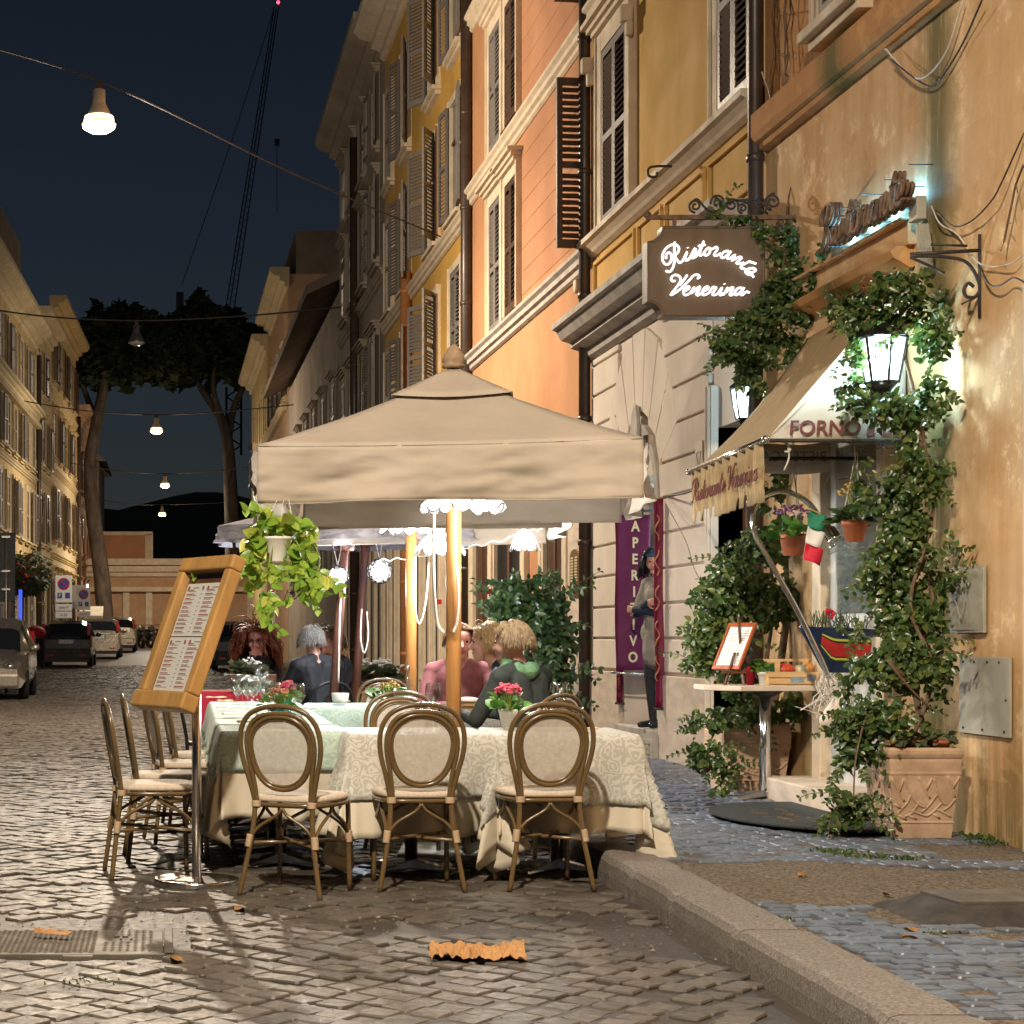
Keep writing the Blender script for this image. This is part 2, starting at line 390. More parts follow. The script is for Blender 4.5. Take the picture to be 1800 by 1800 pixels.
M_goldd = mk('banner_lettering_dim', (.33,.15,.05), .6, .05, 9, 0)
M_sign = mk('sign_board_paint', (.135,.085,.048), .5, .14, 3, .1, 50, stretch=(4,1,1), spec=.45)
M_lettr = mk('awning_lettering', (.17,.05,.045), .7, .1, 20, 0)
M_brass = mk('brass', (.42,.24,.09), .32, .2, 8, .05, metal=.9)
M_rope = mk('rope', (.66,.62,.55), .85, .12, 60, .4, 240)
M_wire = mk('white_cable', (.62,.58,.52), .6, .1, 9, 0)
M_box = mk('grey_metal_box', (.36,.345,.28), .6, .16, 4, .12, 30, spec=.4)
M_stem = mk('woody_stem', (.14,.09,.055), .85, .3, 22, .4, 120)
M_vine = mk('green_vine', (.22,.27,.06), .55, .2, 20, .1)
M_bark = mk('pine_bark', (.085,.065,.05), .9, .4, 3, .8, 9, stretch=(1,1,.35), dist=.05)
M_ivy = leafmat('ivy_leaf', (.030,.068,.018), (.072,.125,.030), (.17,.20,.05))
M_pothos = leafmat('pothos_leaf', (.14,.28,.035), (.30,.45,.06), (.55,.55,.12), .35, .5, .35)
M_shrub = leafmat('shrub_leaf', (.022,.055,.018), (.05,.095,.028), (.09,.13,.04))
M_kal = leafmat('kalanchoe_leaf', (.06,.19,.03), (.13,.30,.05), (.2,.36,.08), .4)
M_dull = leafmat('dull_leaf', (.05,.075,.035), (.09,.11,.055), (.16,.15,.08), .6, .3)
M_pinel = leafmat('pine_needles', (.018,.030,.013), (.03,.045,.018), (.045,.06,.025), .7, .2, .1)
M_pink = mk('pink_petal', (.72,.12,.20), .6, .25, 60, 0)
M_coral = mk('coral_petal', (.70,.25,.15), .6, .25, 60, 0)
M_lilac = mk('lilac_petal', (.55,.22,.48), .6, .25, 60, 0)
M_yelp = mk('yellow_petal', (.70,.42,.08), .6, .25, 60, 0)
M_whitep = mk('white_petal', (.75,.74,.76), .6, .1, 60, 0)
M_turq = mk('turquoise_glass_pot', (.0,.30,.32), .15, .12, 8, 0, spec=.6)
M_navy = mk('navy_paint', (.012,.022,.055), .22, .15, 6, .05, spec=.5)
M_boatred = mk('boat_red', (.38,.025,.02), .35, .25, 8, .1)
M_lime = mk('boat_lime', (.42,.46,.05), .4, .1, 8, 0)
M_fender = mk('fender_vinyl', (.62,.55,.45), .5, .15, 8, .1)
M_flagg = mk('flag_green', (.02,.22,.12), .7, .1, 12, .1); M_flagr = mk('flag_red', (.55,.012,.035), .7, .1, 12, .1); M_flagw = mk('flag_white', (.74,.72,.68), .7, .05, 12, .1)
M_mat = mk('rubber_mat', (.028,.034,.034), .85, .2, 60, .9, 220, dist=.006)
M_matp = mk('mat_lettering', (.20,.12,.05), .8, .3, 40, .5, 200)
M_cob = stonemat('basalt_cobble', (.075,.064,.053), (.165,.143,.117), .50)
M_cobp = stonemat('basalt_sett_blue_light', (.105,.135,.185), (.185,.23,.30), .42, 38, .3)  # blue cast of lantern and sky light put into the sett colour
M_kerb = mk('granite_kerb', (.195,.175,.155), .75, .36, 85, .5, 150, spec=.3)
M_dirt = mk('joint_dirt', (.085,.068,.052), .92, .35, 5, .9, 55, spec=.2, dist=.012)
M_gravel = mk('gravel_dirt', (.125,.10,.076), .92, .45, 46, 1.0, 75, col2=(.25,.205,.155), spec=.2, dist=.016)
M_asph = mk('asphalt_patch', (.05,.045,.04), .85, .3, 9, .8, 160)
M_cast = mk('cast_iron_cover', (.12,.105,.085), .62, .2, 7, .15, 90, metal=.25)
M_door = mk('pale_door', (.55,.555,.53), .45, .12, 3, .1, 40)
M_clear = glass('clear_glass'); M_cover = glass('cover_glass', (.98,.99,.99), -.03, .02, 5.5); M_clear2 = glass('pane_glass', (.9,.93,.93), .03)
E_white = emit('opal_lamp', (.93, .98, 1), 1.5); E_lamp = emit('street_lamp_glow', (1, .82, .52), 2.4); E_lampf = emit('street_lamp_glow_far', (1, .74, .40), 2.0)
E_neon = emit('neon_tube', (1, .97, .98), .85); E_cool = litglass('lantern_glow', (.80, .95, 1), 1.2); E_shade = litglass('opal_shade_glow', (1, .97, .92), .75); E_bulb = emit('bulb_glow', (1, .96, .88), 2.5)
E_blue = emit('blue_shop_light', (.06, .13, 1), .55); E_doorl = emit('lit_doorway', (.55, .78, 1), .9); E_shop = emit('shop_sign_light', (.75,.95,1), 1.2)
E_red = emit('crane_beacon', (1,.05,.1), 3)
# ================================================================ SETTING: road, kerb, pavement
def gz(Y): return 0 if Y < 42 else .016*(Y-42)         # the street climbs gently beyond 42 m
def kx(Y): return 2.10+.03*(min(Y, 14)-5.2)            # road side of the kerb
mb = MB(); ys = [-8, 4, 10, 20, 42, 60, 80, 140]
for a, b in zip(ys[:-1], ys[1:]):
    mb.add([(-12, a, gz(a)), (2.9, a, gz(a)), (2.9, b, gz(b)), (-12, b, gz(b))], [(0,1,2,3)])
M_road = stonemat('far_cobble_road', (.05,.043,.036), (.10,.088,.074), .55, 9, 1.0)
road = mb.build('road', M_road, kind='structure'); road['label'] = 'street paved with dark basalt cobbles'
mb = MB(); mb.add([(-400,-200,-.4),(400,-200,-.4),(400,140,-.4),(400,900,1.2),(-400,900,1.2),(-400,140,-.4)], [(0,1,2,5),(5,2,3,4)])
mb.build('ground', M_dirt, kind='structure')
def cob_mesh(p, seed, h=.0055, rnd=.08):
    r = random.Random(seed); q = p*.5*.985
    base = [(-q, -q), (q, -q), (q, q), (-q, q)]
    base = [(x*(1+r.uniform(-rnd, .03)), y*(1+r.uniform(-rnd, .03))) for x, y in base]
    ring = []
    for i in range(4):                                  # clipped corners -> 8-gon
        a = Vector(base[i]); b = Vector(base[(i+1) % 4])
        ring += [a.lerp(b, .05+r.uniform(0,.07)), a.lerp(b, .95-r.uniform(0,.07))]
    tx, ty = r.uniform(-.018,.018), r.uniform(-.018,.018)
    v = [(x, y, -.05) for x, y in ring]+[(x, y, -.002+x*tx+y*ty) for x, y in ring]+[(x*.93, y*.93, h*.8+x*tx+y*ty+r.uniform(-.0015,.0015)) for x, y in ring]+[(r.uniform(-.2,.2)*q, r.uniform(-.2,.2)*q, h*1.05)]
    f = [(i, (i+1) % 8, 8+(i+1) % 8, 8+i) for i in range(8)]+[(8+i, 8+(i+1) % 8, 16+(i+1) % 8, 16+i) for i in range(8)]+[(16+i, 16+(i+1) % 8, 24) for i in range(8)]
    return v, f
def paving(host, name, p, ang, mat, keep, area, nmax, seed, zf, jit=.08, arc=0, asp=1.0, tilt=.026, hz=.004, warp=.0):
    r = random.Random(seed); variants = [cob_mesh(p, seed+k) for k in range(10)]
    if asp != 1: variants = [([(x*asp, y, z) for x, y, z in v], f) for v, f in variants]
    meshes = [MB().add(v, f).mesh(name, mat, False) for v, f in variants]
    x0, x1, y0, y1 = area; pts = []
    R = int(max(x1-x0, y1-y0)/p*1.5)+2; cx, cy = (x0+x1)/2, (y0+y1)/2; ca, sa = cos(ang), sin(ang)
    for j in range(-R, R):
        off = r.uniform(0, 1) if asp != 1 else r.uniform(-.06, .06)
        for i in range(-R, R):
            u = (i+off)*p*asp; v = j*p
            if arc: v += arc*(u*u)
            x = cx+u*ca-v*sa; y = cy+u*sa+v*ca
            if warp: x, y = x+warp*noise.noise(Vector((x*.55, y*.55, seed)))+warp*.35*noise.noise(Vector((x*2.1, y*2.1, seed))), y+warp*noise.noise(Vector((x*.55, y*.55, seed+9)))+warp*.35*noise.noise(Vector((x*2.1, y*2.1, seed+5)))
            if not (x0 < x < x1 and y0 < y < y1): continue
            if x < -.0909*y-.5 or (.4715*y+.4 < x): continue
            if not keep(x, y): continue
            big = noise.noise(Vector((x*.9, y*.9, seed)))
            pts.append((x+r.uniform(-1,1)*p*jit, y+r.uniform(-1,1)*p*jit, zf(x, y)+r.uniform(-hz, hz)+big*.012-(.011 if r.random() < .08 else 0), ang+r.uniform(-.09,.09), r.uniform(-tilt,tilt)+big*.02, r.uniform(-tilt,tilt), r.uniform(.86,1.02)))
    vis = [q for q in pts if q[1] > 5.3]; vis.sort(key=lambda q: q[1]+ (0 if -.0909*q[1] < q[0] < .4715*q[1] else 50))
    near = vis[:nmax]; rest = vis[nmax:]
    for q in near:
        inst(name, r.choice(meshes), host, q[:3], (q[4], q[5], q[3]), (q[6], q[6], 1))
    mb = MB()
    for q in rest:
        v, f = r.choice(variants); M = Matrix.Translation(q[:3]) @ Euler((q[4], q[5], q[3])).to_matrix().to_4x4()
        mb.add([(a*q[6], b*q[6], c) for a, b, c in v], f, M, tone=r.random())
    o = mb.build(name+'_field', mat, host, False); o['kind'] = 'stuff'
def nz(x, y, s=1, k=0): return noise.noise(Vector((x*s, y*s, k)))
def road_keep(x, y):
    if x > kx(y)-.05+nz(x, y, 3)*.05: return False
    if -1.3 < x < .12+nz(x,y,5)*.05 and 7.0 < y < 7.98+nz(x,y,4)*.1: return False        # round the manhole cover
    if -1.2 < x < .5 and 7.9 < y < 8.3 and nz(x, y, 3, 2) > -.05: return False
    if .8 < x < 2.1 and 7.55 < y < 8.25 and nz(x, y, 2.3, 5) > .12: return False
    if 1.75 < x and 7.0 < y < 8.2 and nz(x, y, 2.5, 9) > -.12: return False
    return nz(x, y, 1.7, 21) < .50
paving(road, 'cobblestone', .122, radians(47), M_cob, road_keep, (-5.6, 2.3, 5.0, 60), 300, 3, lambda x, y: gz(y)+.006, .10, warp=.16)
pav = MB(); pav.add([(2.3, -8, .135), (9, -8, .135), (9, 60, .4), (2.3, 60, .4), (2.3, 42, .135), (9, 42, .135)], [(0,1,5,4),(4,5,2,3)])
pavement = pav.build('pavement', M_gravel, kind='structure')
def pav_keep(x, y):
    if x < kx(y)+.27 or x > 4.47: return False
    e = nz(x, y, 1.6, 4)*.35
    if 7.55+e*.6 < y < 9.0+e*.5 and x < 4.6: return y > 8.85+.5*nz(x,y,2,7) and x > 3.2
    if 6.95 < y < 7.6 and 3.0+e < x < 3.75: return False
    if 6.55+e*.4 < y < 6.85+e*.3 and x > 2.8 and nz(x, y, 3, 8) > -.05: return False
    if 9.0 < y < 9.75 and 3.95 < x: return False
    return nz(x, y, 2.1, 31) < .5
paving(pavement, 'paving_sett', .082, radians(8), M_cobp, pav_keep, (2.3, 4.5, 4.9, 22), 300, 9, lambda x, y: .14, .06, .012, 1.35, .03, .003, .06)
kerb = MB().bb((2.3,-8,-.2),(2.34,-7.9,-.19)).build('kerb', M_kerb, kind='structure')
edges = [3.9, 5.35, 6.9, 7.86, 8.62, 9.7, 10.9, 12.1, 13.3, 14.6, 15.9, 17.2, 18.6, 20, 22, 24, 26, 28.5, 31, 34, 37, 40]
for k, (a, b) in enumerate(zip(edges[:-1], edges[1:])):
    mb = MB(); n = 14; ra = random.Random(k)
    def prof(y, e):
        x = kx(y); j = nz(x, y, 6, k)*.010; q = e*.012
        return [(x-.012+j+q, y, -.12), (x-.004+j, y, .06), (x+.004+j, y, .115-q), (x+.022+j, y, .142-q), (x+.05, y, .150-q+j*.4), (x+.248, y, .150-q+j*.3), (x+.256, y, .05)]
    rows = []
    for i in range(n+1):
        y = lerp(a+.006, b-.006, i/n); rows.append(prof(y, 1 if i in (0, n) else 0))
    m_ = len(rows[0]); v = [p for r_ in rows for p in r_]
    f = [(i*m_+j, i*m_+j+1, (i+1)*m_+j+1, (i+1)*m_+j) for i in range(n) for j in range(m_-1)]+[tuple(range(m_))[::-1], tuple(n*m_+j for j in range(m_))]
    mb.add(v, f); mb.build('kerb_stone', M_kerb, kerb, False)
# manhole cover with raised lozenges
t = thing('manhole_cover', 'rectangular cast iron cover with studded tread set in the cobbles', 'manhole cover', (-.5, 7.4, .005))
MB().bb((-.62,-.30,-.03),(.49,.28,.008)).build('cover_plate', M_cast, t, bevel=.003)
st = MB()
for i in range(37):
    for j in range(17):
        x = -.60+i*.0225; y = -.28+j*.034+(.017 if i % 2 else 0)
        if y < .26: st.add([(x-.014,y,.008),(x,y-.008,.008),(x+.014,y,.008),(x,y+.008,.008),(x,y,.014)], [(0,1,4),(1,2,4),(2,3,4),(3,0,4)])
for i in range(7):
    for j in range(13):
        x = .26+i*.03; y = -.24+j*.04
        if not (-.02 < y < .12 and i < 4): st.add([(x-.012,y,.008),(x,y-.008,.008),(x+.012,y,.008),(x,y+.008,.008),(x,y,.013)], [(0,1,4),(1,2,4),(2,3,4),(3,0,4)])
st.build('tread', M_cast, t, kind='stuff')
fr = MB()
for a, b in (((-.64,-.335,-.03),(.53,-.305,.012)), ((.495,-.335,-.03),(.53,.30,.012)), ((.10,-.36,-.03),(.22,-.338,.010)), ((.535,-.27,-.03),(.60,-.24,.010))): fr.bb(a, b)
fr.build('frame', M_cast, t, bevel=.003)
text('TI', .1, M_cast, t, Matrix.Translation((.33,.05,.011)), 'lettering', .003)
# raised inspection lid in the pavement
t = thing('inspection_lid', 'dark square inspection lid on an asphalt mound in the pavement', 'inspection lid', (3.35, 7.32, .135))
MB().grid(lambda u, v: (lerp(-.42,.40,u), lerp(-.34,.30,v), max(0, .058*min(1, 2.6*min(u,1-u,v,1-v)*2))+nz(u*9,v*9,1)*.004), 16, 12).build('mound', M_asph, t, True)
MB().box((0,.03,.062),(.46,.34,.02), rz=.06).build('lid', M_cast, t, bevel=.004)
# crumpled paper and scraps
def crumple(name, lab, cat, loc, sx, sy, h, m, seed, rz=0, g=None):
    t = MB().grid(lambda u, v: (sx*(u-.5)*(1+.18*nz(v*3,u,1,seed)), sy*(v-.5)*(1+.3*nz(u*4,v,1,seed+2)), .003+h*max(0,1.25-abs(2*v-1)*1.1)*(.35+1.1*abs(noise.noise(Vector((u*3.1, v*1.7, seed)))))+h*.5*abs(noise.noise(Vector((u*9, v*5, seed+4))))+h*.25*abs(noise.noise(Vector((u*21, v*13, seed+7))))), 60, 26).build(name, m, solid=.0012)
    place(t, loc, rz); return tag(t, lab, cat, g)
crumple('paper_bag', 'crumpled brown paper bag lying on the cobbles in front', 'paper bag', (1.195, 7.0, .016), .355, .19, .064, M_kraft, 5, -.06)
crumple('paper_scrap', 'small torn strip of brown paper on the manhole cover', 'paper scrap', (-.46, 7.42, .034), .16, .035, .018, M_kraft, 9, -.35)
lf = MB(); lf.grid(lambda u, v: ((u-.5)*.07, (v-.5)*.036*sin(pi*min(.98,max(.02,u)))*1.2, .012*abs(v-.5)*2+.006*sin(u*5)), 7, 4); leaf_me = lf.mesh('fallen_leaf', mk('dry_leaf', (.30,.15,.05), .7, .3, 20, .2), True)
for k, (px, py, z0) in enumerate([(1250,1416,.15),(1278,1386,.15),(1345,1375,.15),(1410,1540,.145),(1604,1639,.145),(1600,1651,.145),(1560,1575,.145),(1230,1392,.15),(420,1600,.015),(310,1690,.015)]):
    z0 -= .004; Y = F*(EYE-z0)/(py-CY); p = P(px, py, Y)
    o = inst('fallen_leaf', leaf_me, None, p, (0, 0, k*1.3), (1,1,1)); tag(o, ['fallen leaf on the pavement below the ivy bush, nearest the mat','fallen leaf midway between table and planter','fallen leaf beside the chrome table foot','fallen leaf on the gravel patch of the pavement','upper of two fallen leaves beside the inspection lid','lower of two fallen leaves beside the inspection lid','fallen leaf left of the inspection lid','fallen leaf under the trailing ivy','small fallen leaf on the cobbles by the menu stand','small fallen leaf at the corner of the manhole cover'][k], 'leaf', 'fallen leaves on the paving')
# loose grit on the bare patches
gr = MB(); ra = random.Random(15)
for _ in range(2600):
    if ra.random() < .62: x, y, z = ra.uniform(2.5,4.4), ra.uniform(6.4,9.1), .142
    else: x, y, z = ra.uniform(-1.2,2.15), ra.uniform(6.9,8.4), .006
    if (z > .1 and pav_keep(x, y)) or (z < .1 and road_keep(x, y)): continue
    if -1.14 < x < .05 and 7.08 < y < 7.7: continue
    s_ = ra.uniform(.003,.009)*(1.6 if ra.random() < .06 else 1); a = ra.uniform(0,6.28)
    gr.add([(x+s_*cos(a),y+s_*sin(a),z),(x+s_*cos(a+2.1),y+s_*sin(a+2.1),z),(x+s_*cos(a+4.2),y+s_*sin(a+4.2),z),(x,y,z+s_*.9)], [(0,1,3),(1,2,3),(2,0,3)], tone=ra.random())
gr.build('grit', stonemat('grit_stone', (.10,.08,.06), (.30,.25,.19), .7), kind='stuff', label='loose grit scattered on the bare paving patches')
# weeds at the wall foot and joints
wd = MB(); ra = random.Random(5)
for (px, py, z0, n, s) in [(1725,1476,.14,60,.05),(1745,1484,.14,40,.035),(1600,1512,.14,60,.03),(1480,1500,.14,60,.03),(1530,1508,.14,50,.035),(1460,1497,.14,40,.03),(150,1726,.01,26,.016),(1375,1618,.14,30,.02),(1655,1640,.14,30,.02),(1210,1345,.14,40,.03)]:
    Y = F*(EYE-z0)/(py-CY); c = P(px, py, Y)
    for _ in range(n):
        x = c.x+ra.gauss(0, .05); y = c.y+ra.gauss(0, .04); a = ra.uniform(0, 6.28); L = s*ra.uniform(.4, 1); d = Vector((cos(a), sin(a), 0))
        q = Vector((x, y, c.z)); wd.add([q-d.cross(Vector((0,0,1)))*.005, q+d.cross(Vector((0,0,1)))*.005, q+d*L*.5+Vector((0,0,L*.8)), q+d*L+Vector((0,0,L*.5))], [(0,1,2),(1,3,2)], tone=ra.random())
wd.build('weeds', M_ivy, kind='stuff', label='small green weeds growing in the paving joints')

# ================================================================ BUILDINGS
def uz(px, py, Y0): return FY(px)-Y0, EYE+(CY-py)*XW/(px-CX)
slat_cache = {}
def leaf_shutter(par, u, n, wd_, z0, z1, ang, m, ind=False, pitch=.06):
    h = z1-z0; mb = MB(); t = .035; st = .06
    mb.bb((0,-t/2,0),(st,t/2,h)); mb.bb((wd_-st,-t/2,0),(wd_,t/2,h))
    mb.bb((st,-t/2,0),(wd_-st,t/2,.09)); mb.bb((st,-t/2,h-.08),(wd_-st,t/2,h)); mb.bb((st,-t/2,h*.47),(wd_-st,t/2,h*.47+.07))
    M = [z for z in [.09+pitch*(k+.6) for k in range(int(h/pitch))] if z < h-.11 and not (h*.47-.03 < z < h*.47+.10)]
    tl = radians(38)
    if not ind:
        for z in M:
            mb.box((wd_/2, 0, z), (wd_-2*st, .012, .066), Matrix.Translation((wd_/2,0,z)) @ Matrix.Rotation(tl, 4, 'X') @ Matrix.Translation((-wd_/2,0,-z)))
    o = mb.build('shutter', m, par); o.location = (u, n, z0); o.rotation_euler = (0, 0, ang)
    if ind:
        key = (round(wd_, 3), m.name)
        if key not in slat_cache: slat_cache[key] = MB().box((0,0,0),(wd_-2*st, .012, .066)).mesh('slat', m)
        for z in M: inst('slat', slat_cache[key], o, (wd_/2, 0, z), (tl, 0, 0))
    return o
def window(par, u0, u1, z0, z1, style='closed', m=None, trim=None, ind=False, sur=.13, hood=True, sill=True, op=.12):
    m = m or M_shut; trim = trim or M_trim
    wo_ = MB().bb((u0, -.03, z0), (u1, .004, z1)).build('window', M_pane, par)
    fr = MB(); d = .06
    fr.bb((u0-sur,-.02,z0),(u0,d,z1+sur)); fr.bb((u1,-.02,z0),(u1+sur,d,z1+sur)); fr.bb((u0,-.02,z1),(u1,d,z1+sur))
    fr.bb((u0-sur-.02,-.02,z0-.02),(u0-sur+.03,d+.02,z1+sur)); fr.bb((u1+sur-.03,-.02,z0-.02),(u1+sur+.02,d+.02,z1+sur))
    fr.build('window_frame', trim, wo_, bevel=.006)
    if hood:
        hd = MB(); 
        for i, (e, a, b) in enumerate(((.02,.0,.05),(.06,.05,.10),(.11,.10,.15))): hd.bb((u0-sur-e,-.02,z1+sur+a),(u1+sur+e,d+.03+e,z1+sur+b))
        hd.build('hood', trim, wo_)
    if sill:
        MB().bb((u0-sur-.05,-.02,z0-.09),(u1+sur+.05,.15,z0-.022)).bb((u0-sur,-.02,z0-.16),(u1+sur,.09,z0-.092)).build('sill', trim, wo_, bevel=.006)
    W = (u1-u0)/2
    if style == 'closed':
        leaf_shutter(par, u0+.004, .035, W-.006, z0+.02, z1-.01, 0, m, ind); leaf_shutter(par, u1-.004, .035, W-.006, z0+.02, z1-.01, pi, m, ind)
    elif style == 'open':
        leaf_shutter(par, u0, .10, W, z0+.02, z1, pi-op, m, ind); leaf_shutter(par, u1, .10, W, z0+.02, z1, op, m, ind)
        MB().bb((u0+W-.02,.006,z0),(u0+W+.02,.03,z1)).bb((u0,.006,z0+(z1-z0)*.66),(u1,.028,z0+(z1-z0)*.66+.04)).build('window_bars', M_shutb, wo_)
    return wo_
def band(par, name, u0, u1, z, prof, m):                 # moulding: list of (outward, dz)
    n = len(prof); v = []
    for u in (u0, u1): v += [(u, p, z+q) for p, q in prof]+[(u, -.05, z+prof[-1][1]), (u, -.05, z+prof[0][1])]
    k = n+2; f = [(i, (i+1) % k, k+(i+1) % k, k+i) for i in range(k)]+[tuple(range(k))[::-1], tuple(range(k, 2*k))]
    return MB().add(v, f).build(name, m, par)
STR = [(.02,0),(.05,.02),(.05,.07),(.09,.09),(.09,.15),(.13,.18),(.13,.22)]
COR = [(.04,0),(.08,.04),(.10,.10),(.20,.14),(.20,.22),(.30,.26),(.33,.32),(.42,.34),(.42,.44)]
EAVE = [(.05,0),(.12,.06),(.12,.2),(.3,.26),(.3,.4),(.55,.46),(.62,.56),(.66,.58),(.66,.74)]
def downpipe(label, Y, x, z0, z1, r, m):
    t = thing('downpipe', label, 'downpipe', (x, Y, z0))
    MB().cyl((0,0,0),(0,0,z1-z0),r,n=14).build('pipe', m, t, True)
    for z in [q for q in (.8, 2.1, 3.4, 4.7, 6.0, 7.4, 8.8) if q < z1-z0]:
        MB().lathe([(r+.003,-.03),(r+.012,-.025),(r+.012,.025),(r+.003,.03)], (0,0,z), 14).build('collar', m, t, True)
    return t
# ---- restaurant building, old plaster, nearest on the right
B = thing('restaurant_building', 'weathered ochre plaster house of the restaurant nearest on the right', 'building', (XW, 4, 0), pi/2)
L = 9.70
MB().bb((0,-5,-.3),(L,0,4.92)).build('wall', M_rest, B)
MB().bb((0,-5,5.12),(L,-.01,13)).build('upper_wall', M_rest2, B)
band(B, 'string_course', 0, L-.06, 4.88, [(.01,0),(.06,.01),(.07,.05),(.10,.06),(.12,.11),(.12,.27),(.05,.30)], M_rest2)
window(B, 7.70, 8.40, 5.42, 7.2, 'closed', M_shutg, M_trim, True, .10)
window(B, 4.6, 5.3, 5.42, 7.2, 'closed', M_shutg, M_trim, False, .10)
# pale stone jamb of the next doorway at the far right
MB().bb((4.6,0,.1),(5.46,.05,3.47)).build('door_jamb', M_trim, B, bevel=.01)
# restaurant door with frame and step
d = MB().bb((7.28,-.01,.28),(8.24,.03,2.62)).build('door', M_door, B)
MB().bb((7.16,-.02,.14),(7.28,.10,2.74)).bb((8.24,-.02,.14),(8.40,.10,2.74)).bb((7.28,-.02,2.62),(8.24,.10,2.74)).build('door_frame', M_trim, d, bevel=.008)
MB().bb((7.40,.03,.4),(7.72,.045,1.25)).bb((7.82,.03,.4),(8.14,.045,1.25)).build('door_panel', M_door, d, bevel=.01)
MB().bb((7.42,.031,1.4),(8.12,.04,2.5)).build('pane', M_clear2, d)
st_ = thing('door_step', 'pale travertine step in front of the restaurant door', 'step', (XW, 11.15, .135), pi/2)
MB().bb((0,-.03,0),(1.42,.40,.155)).build('tread_block', M_trav, st_, bevel=.012)
# lintel ledge over the awning
band(B, 'lintel_ledge', 6.95, 8.75, 3.47, [(.02,0),(.05,.02),(.12,.06),(.14,.10),(.10,.13)], M_rest2)
MB().bb((6.9,-.01,3.60),(8.8,.055,3.74)).bb((6.9,-.01,3.742),(8.8,.10,3.765)).build('lintel', M_rest, B, bevel=.006)
# meter boxes
t = thing('meter_box', 'small grey metal meter door hinged open on the plaster wall', 'meter box', (XW, 0, 0))
Mw = MX((XW-.012, FY(1680), 1.27), (0,-1,0), (0,0,1))
mb = MB(); mb.bb((0,0,-.0),(.42,.37,.02), Mw); mb.build('box_frame', M_box, t, w=True, bevel=.004)
mb = MB(); mb.bb((.02,.015,.022),(.40,.35,.034), Mw @ Matrix.Rotation(radians(2),4,'Y')); mb.build('box_door', M_box, t, w=True, bevel=.004)
mb = MB()
for a, b in (((.2,.26),(.14,.18)),((.14,.18),(.2,.08)),((.2,.08),(.26,.18)),((.26,.18),(.2,.26))): mb.tube([Mw @ Vector((a[0],a[1],.05)), Mw @ Vector((b[0],b[1],.05))], .0022, 5)
mb.build('lozenge_mark', M_stone, t, w=True)
t = thing('utility_panel', 'pale grey bolted utility panel low on the plaster wall', 'utility panel', (XW, 0, 0))
Mw = MX((XW-.008, FY(1692), .71), (0,-1,0), (0,0,1))
MB().bb((0,0,0),(.62,.43,.014), Mw).build('panel', M_box, t, w=True, bevel=.003)
mb = MB()
for x, y in ((.06,.40),(.2,.40),(.36,.40),(.5,.40),(.06,.03),(.3,.03),(.56,.03),(.58,.2)): mb.lathe([(.007,0),(.007,.006),(.004,.008)], (0,0,0), 8, Mw @ Matrix.Translation((x,y,.013)))
mb.build('bolts', M_iron, t, w=True)
# ---- cream and yellow house
Y0 = 13.74; L = 5.46
B = thing('yellow_house', 'yellow house with cream rusticated ground floor and brown louvred shutters', 'building', (XW, Y0, 0), pi/2)
CREAM = B
wl = MB()
for a, b in (((1.08,-.4,-.3),(2.77,0,4.2)),((4.12,-.4,-.3),(L,0,4.2)),((2.77,-.4,2.75),(4.12,0,4.2)),((0,-.4,2.95),(1.08,0,4.2)),((0,-5,-.3),(1.0,-.42,4.2)),((0,-5,4.2),(L,-.4,4.201)),((0,-1.6,-.3),(.04,-.41,2.94))): wl.bb(a, b)
wl.build('ground_floor_wall', M_cream, B)
MB().bb((0,-5,4.2),(L,0,14)).build('upper_wall', M_yel, B)
for z in [.93+.315*k for k in range(11)]:
    z1 = min(z+.293, 4.14)
    segs = [(1.24, 2.745), (4.145, 5.36)] if z < 2.6 else [(1.24, 2.66), (4.24, 5.36)]
    for a, b in segs:
        if z1-z > .05: MB().bb((a,-.01,z),(b,.032,z1)).build('stone_course', M_cream, B, bevel=.010)
for k in range(7):                                         # fan of voussoirs over the doorway
    a = lerp(radians(24), radians(156), (k+.5)/7); cu, cz = 3.445, 2.42; da = radians(8.9)
    pts = []
    for rr, s_ in ((.78,-1),(1.42,-1),(1.42,1),(.78,1)): pts.append((cu+rr*cos(a+s_*da), min(4.13, cz+rr*1.22*sin(a+s_*da))))
    MB().prism(pts, .034, MX((0,.0,0),(1,0,0),(0,0,1)) @ Matrix.Diagonal((1,1,-1,1))).build('voussoir', M_cream, B, bevel=.006)
arch = MB(); pr = [(3.445+.72*cos(a), 2.46+.80*sin(a)) for a in [pi*k/16 for k in range(17)]]; pr2 = [(3.445+.62*cos(a), 2.46+.70*sin(a)) for a in [pi*k/16 for k in range(17)]]
for i in range(16):
    arch.add([(pr[i][0],.05,pr[i][1]),(pr[i+1][0],.05,pr[i+1][1]),(pr2[i+1][0],.05,pr2[i+1][1]),(pr2[i][0],.05,pr2[i][1]),(pr[i][0],0,pr[i][1]),(pr[i+1][0],0,pr[i+1][1]),(pr2[i+1][0],0,pr2[i+1][1]),(pr2[i][0],0,pr2[i][1])], [(0,1,2,3),(0,4,5,1),(3,2,6,7)])
arch.build('arch_moulding', M_stone, B)
v_ = MB(); v_.lathe([(.0,0),(.10,0),(.125,.0),(.125,.03),(.10,.03)], (0,0,0), 20, MX((3.445,.05,3.22),(1,0,0),(0,0,1)) @ Matrix.Diagonal((1.0,1.75,-1,1))); vent = v_.build('oval_vent', M_stone, B, True)
mb = MB()
for k in range(13): mb.box((3.445,.068,3.06+k*.027),(2*.1*sqrt(max(.02,1-((k-6)/7)**2)),.012,.012))
mb.build('vent_louvre', M_void, vent)
for a, b in ((1.08, 2.74), (4.15, L)): MB().bb((a,-.01,-.1),(b,.045,.90)).build('plinth', M_trav, B, bevel=.008)
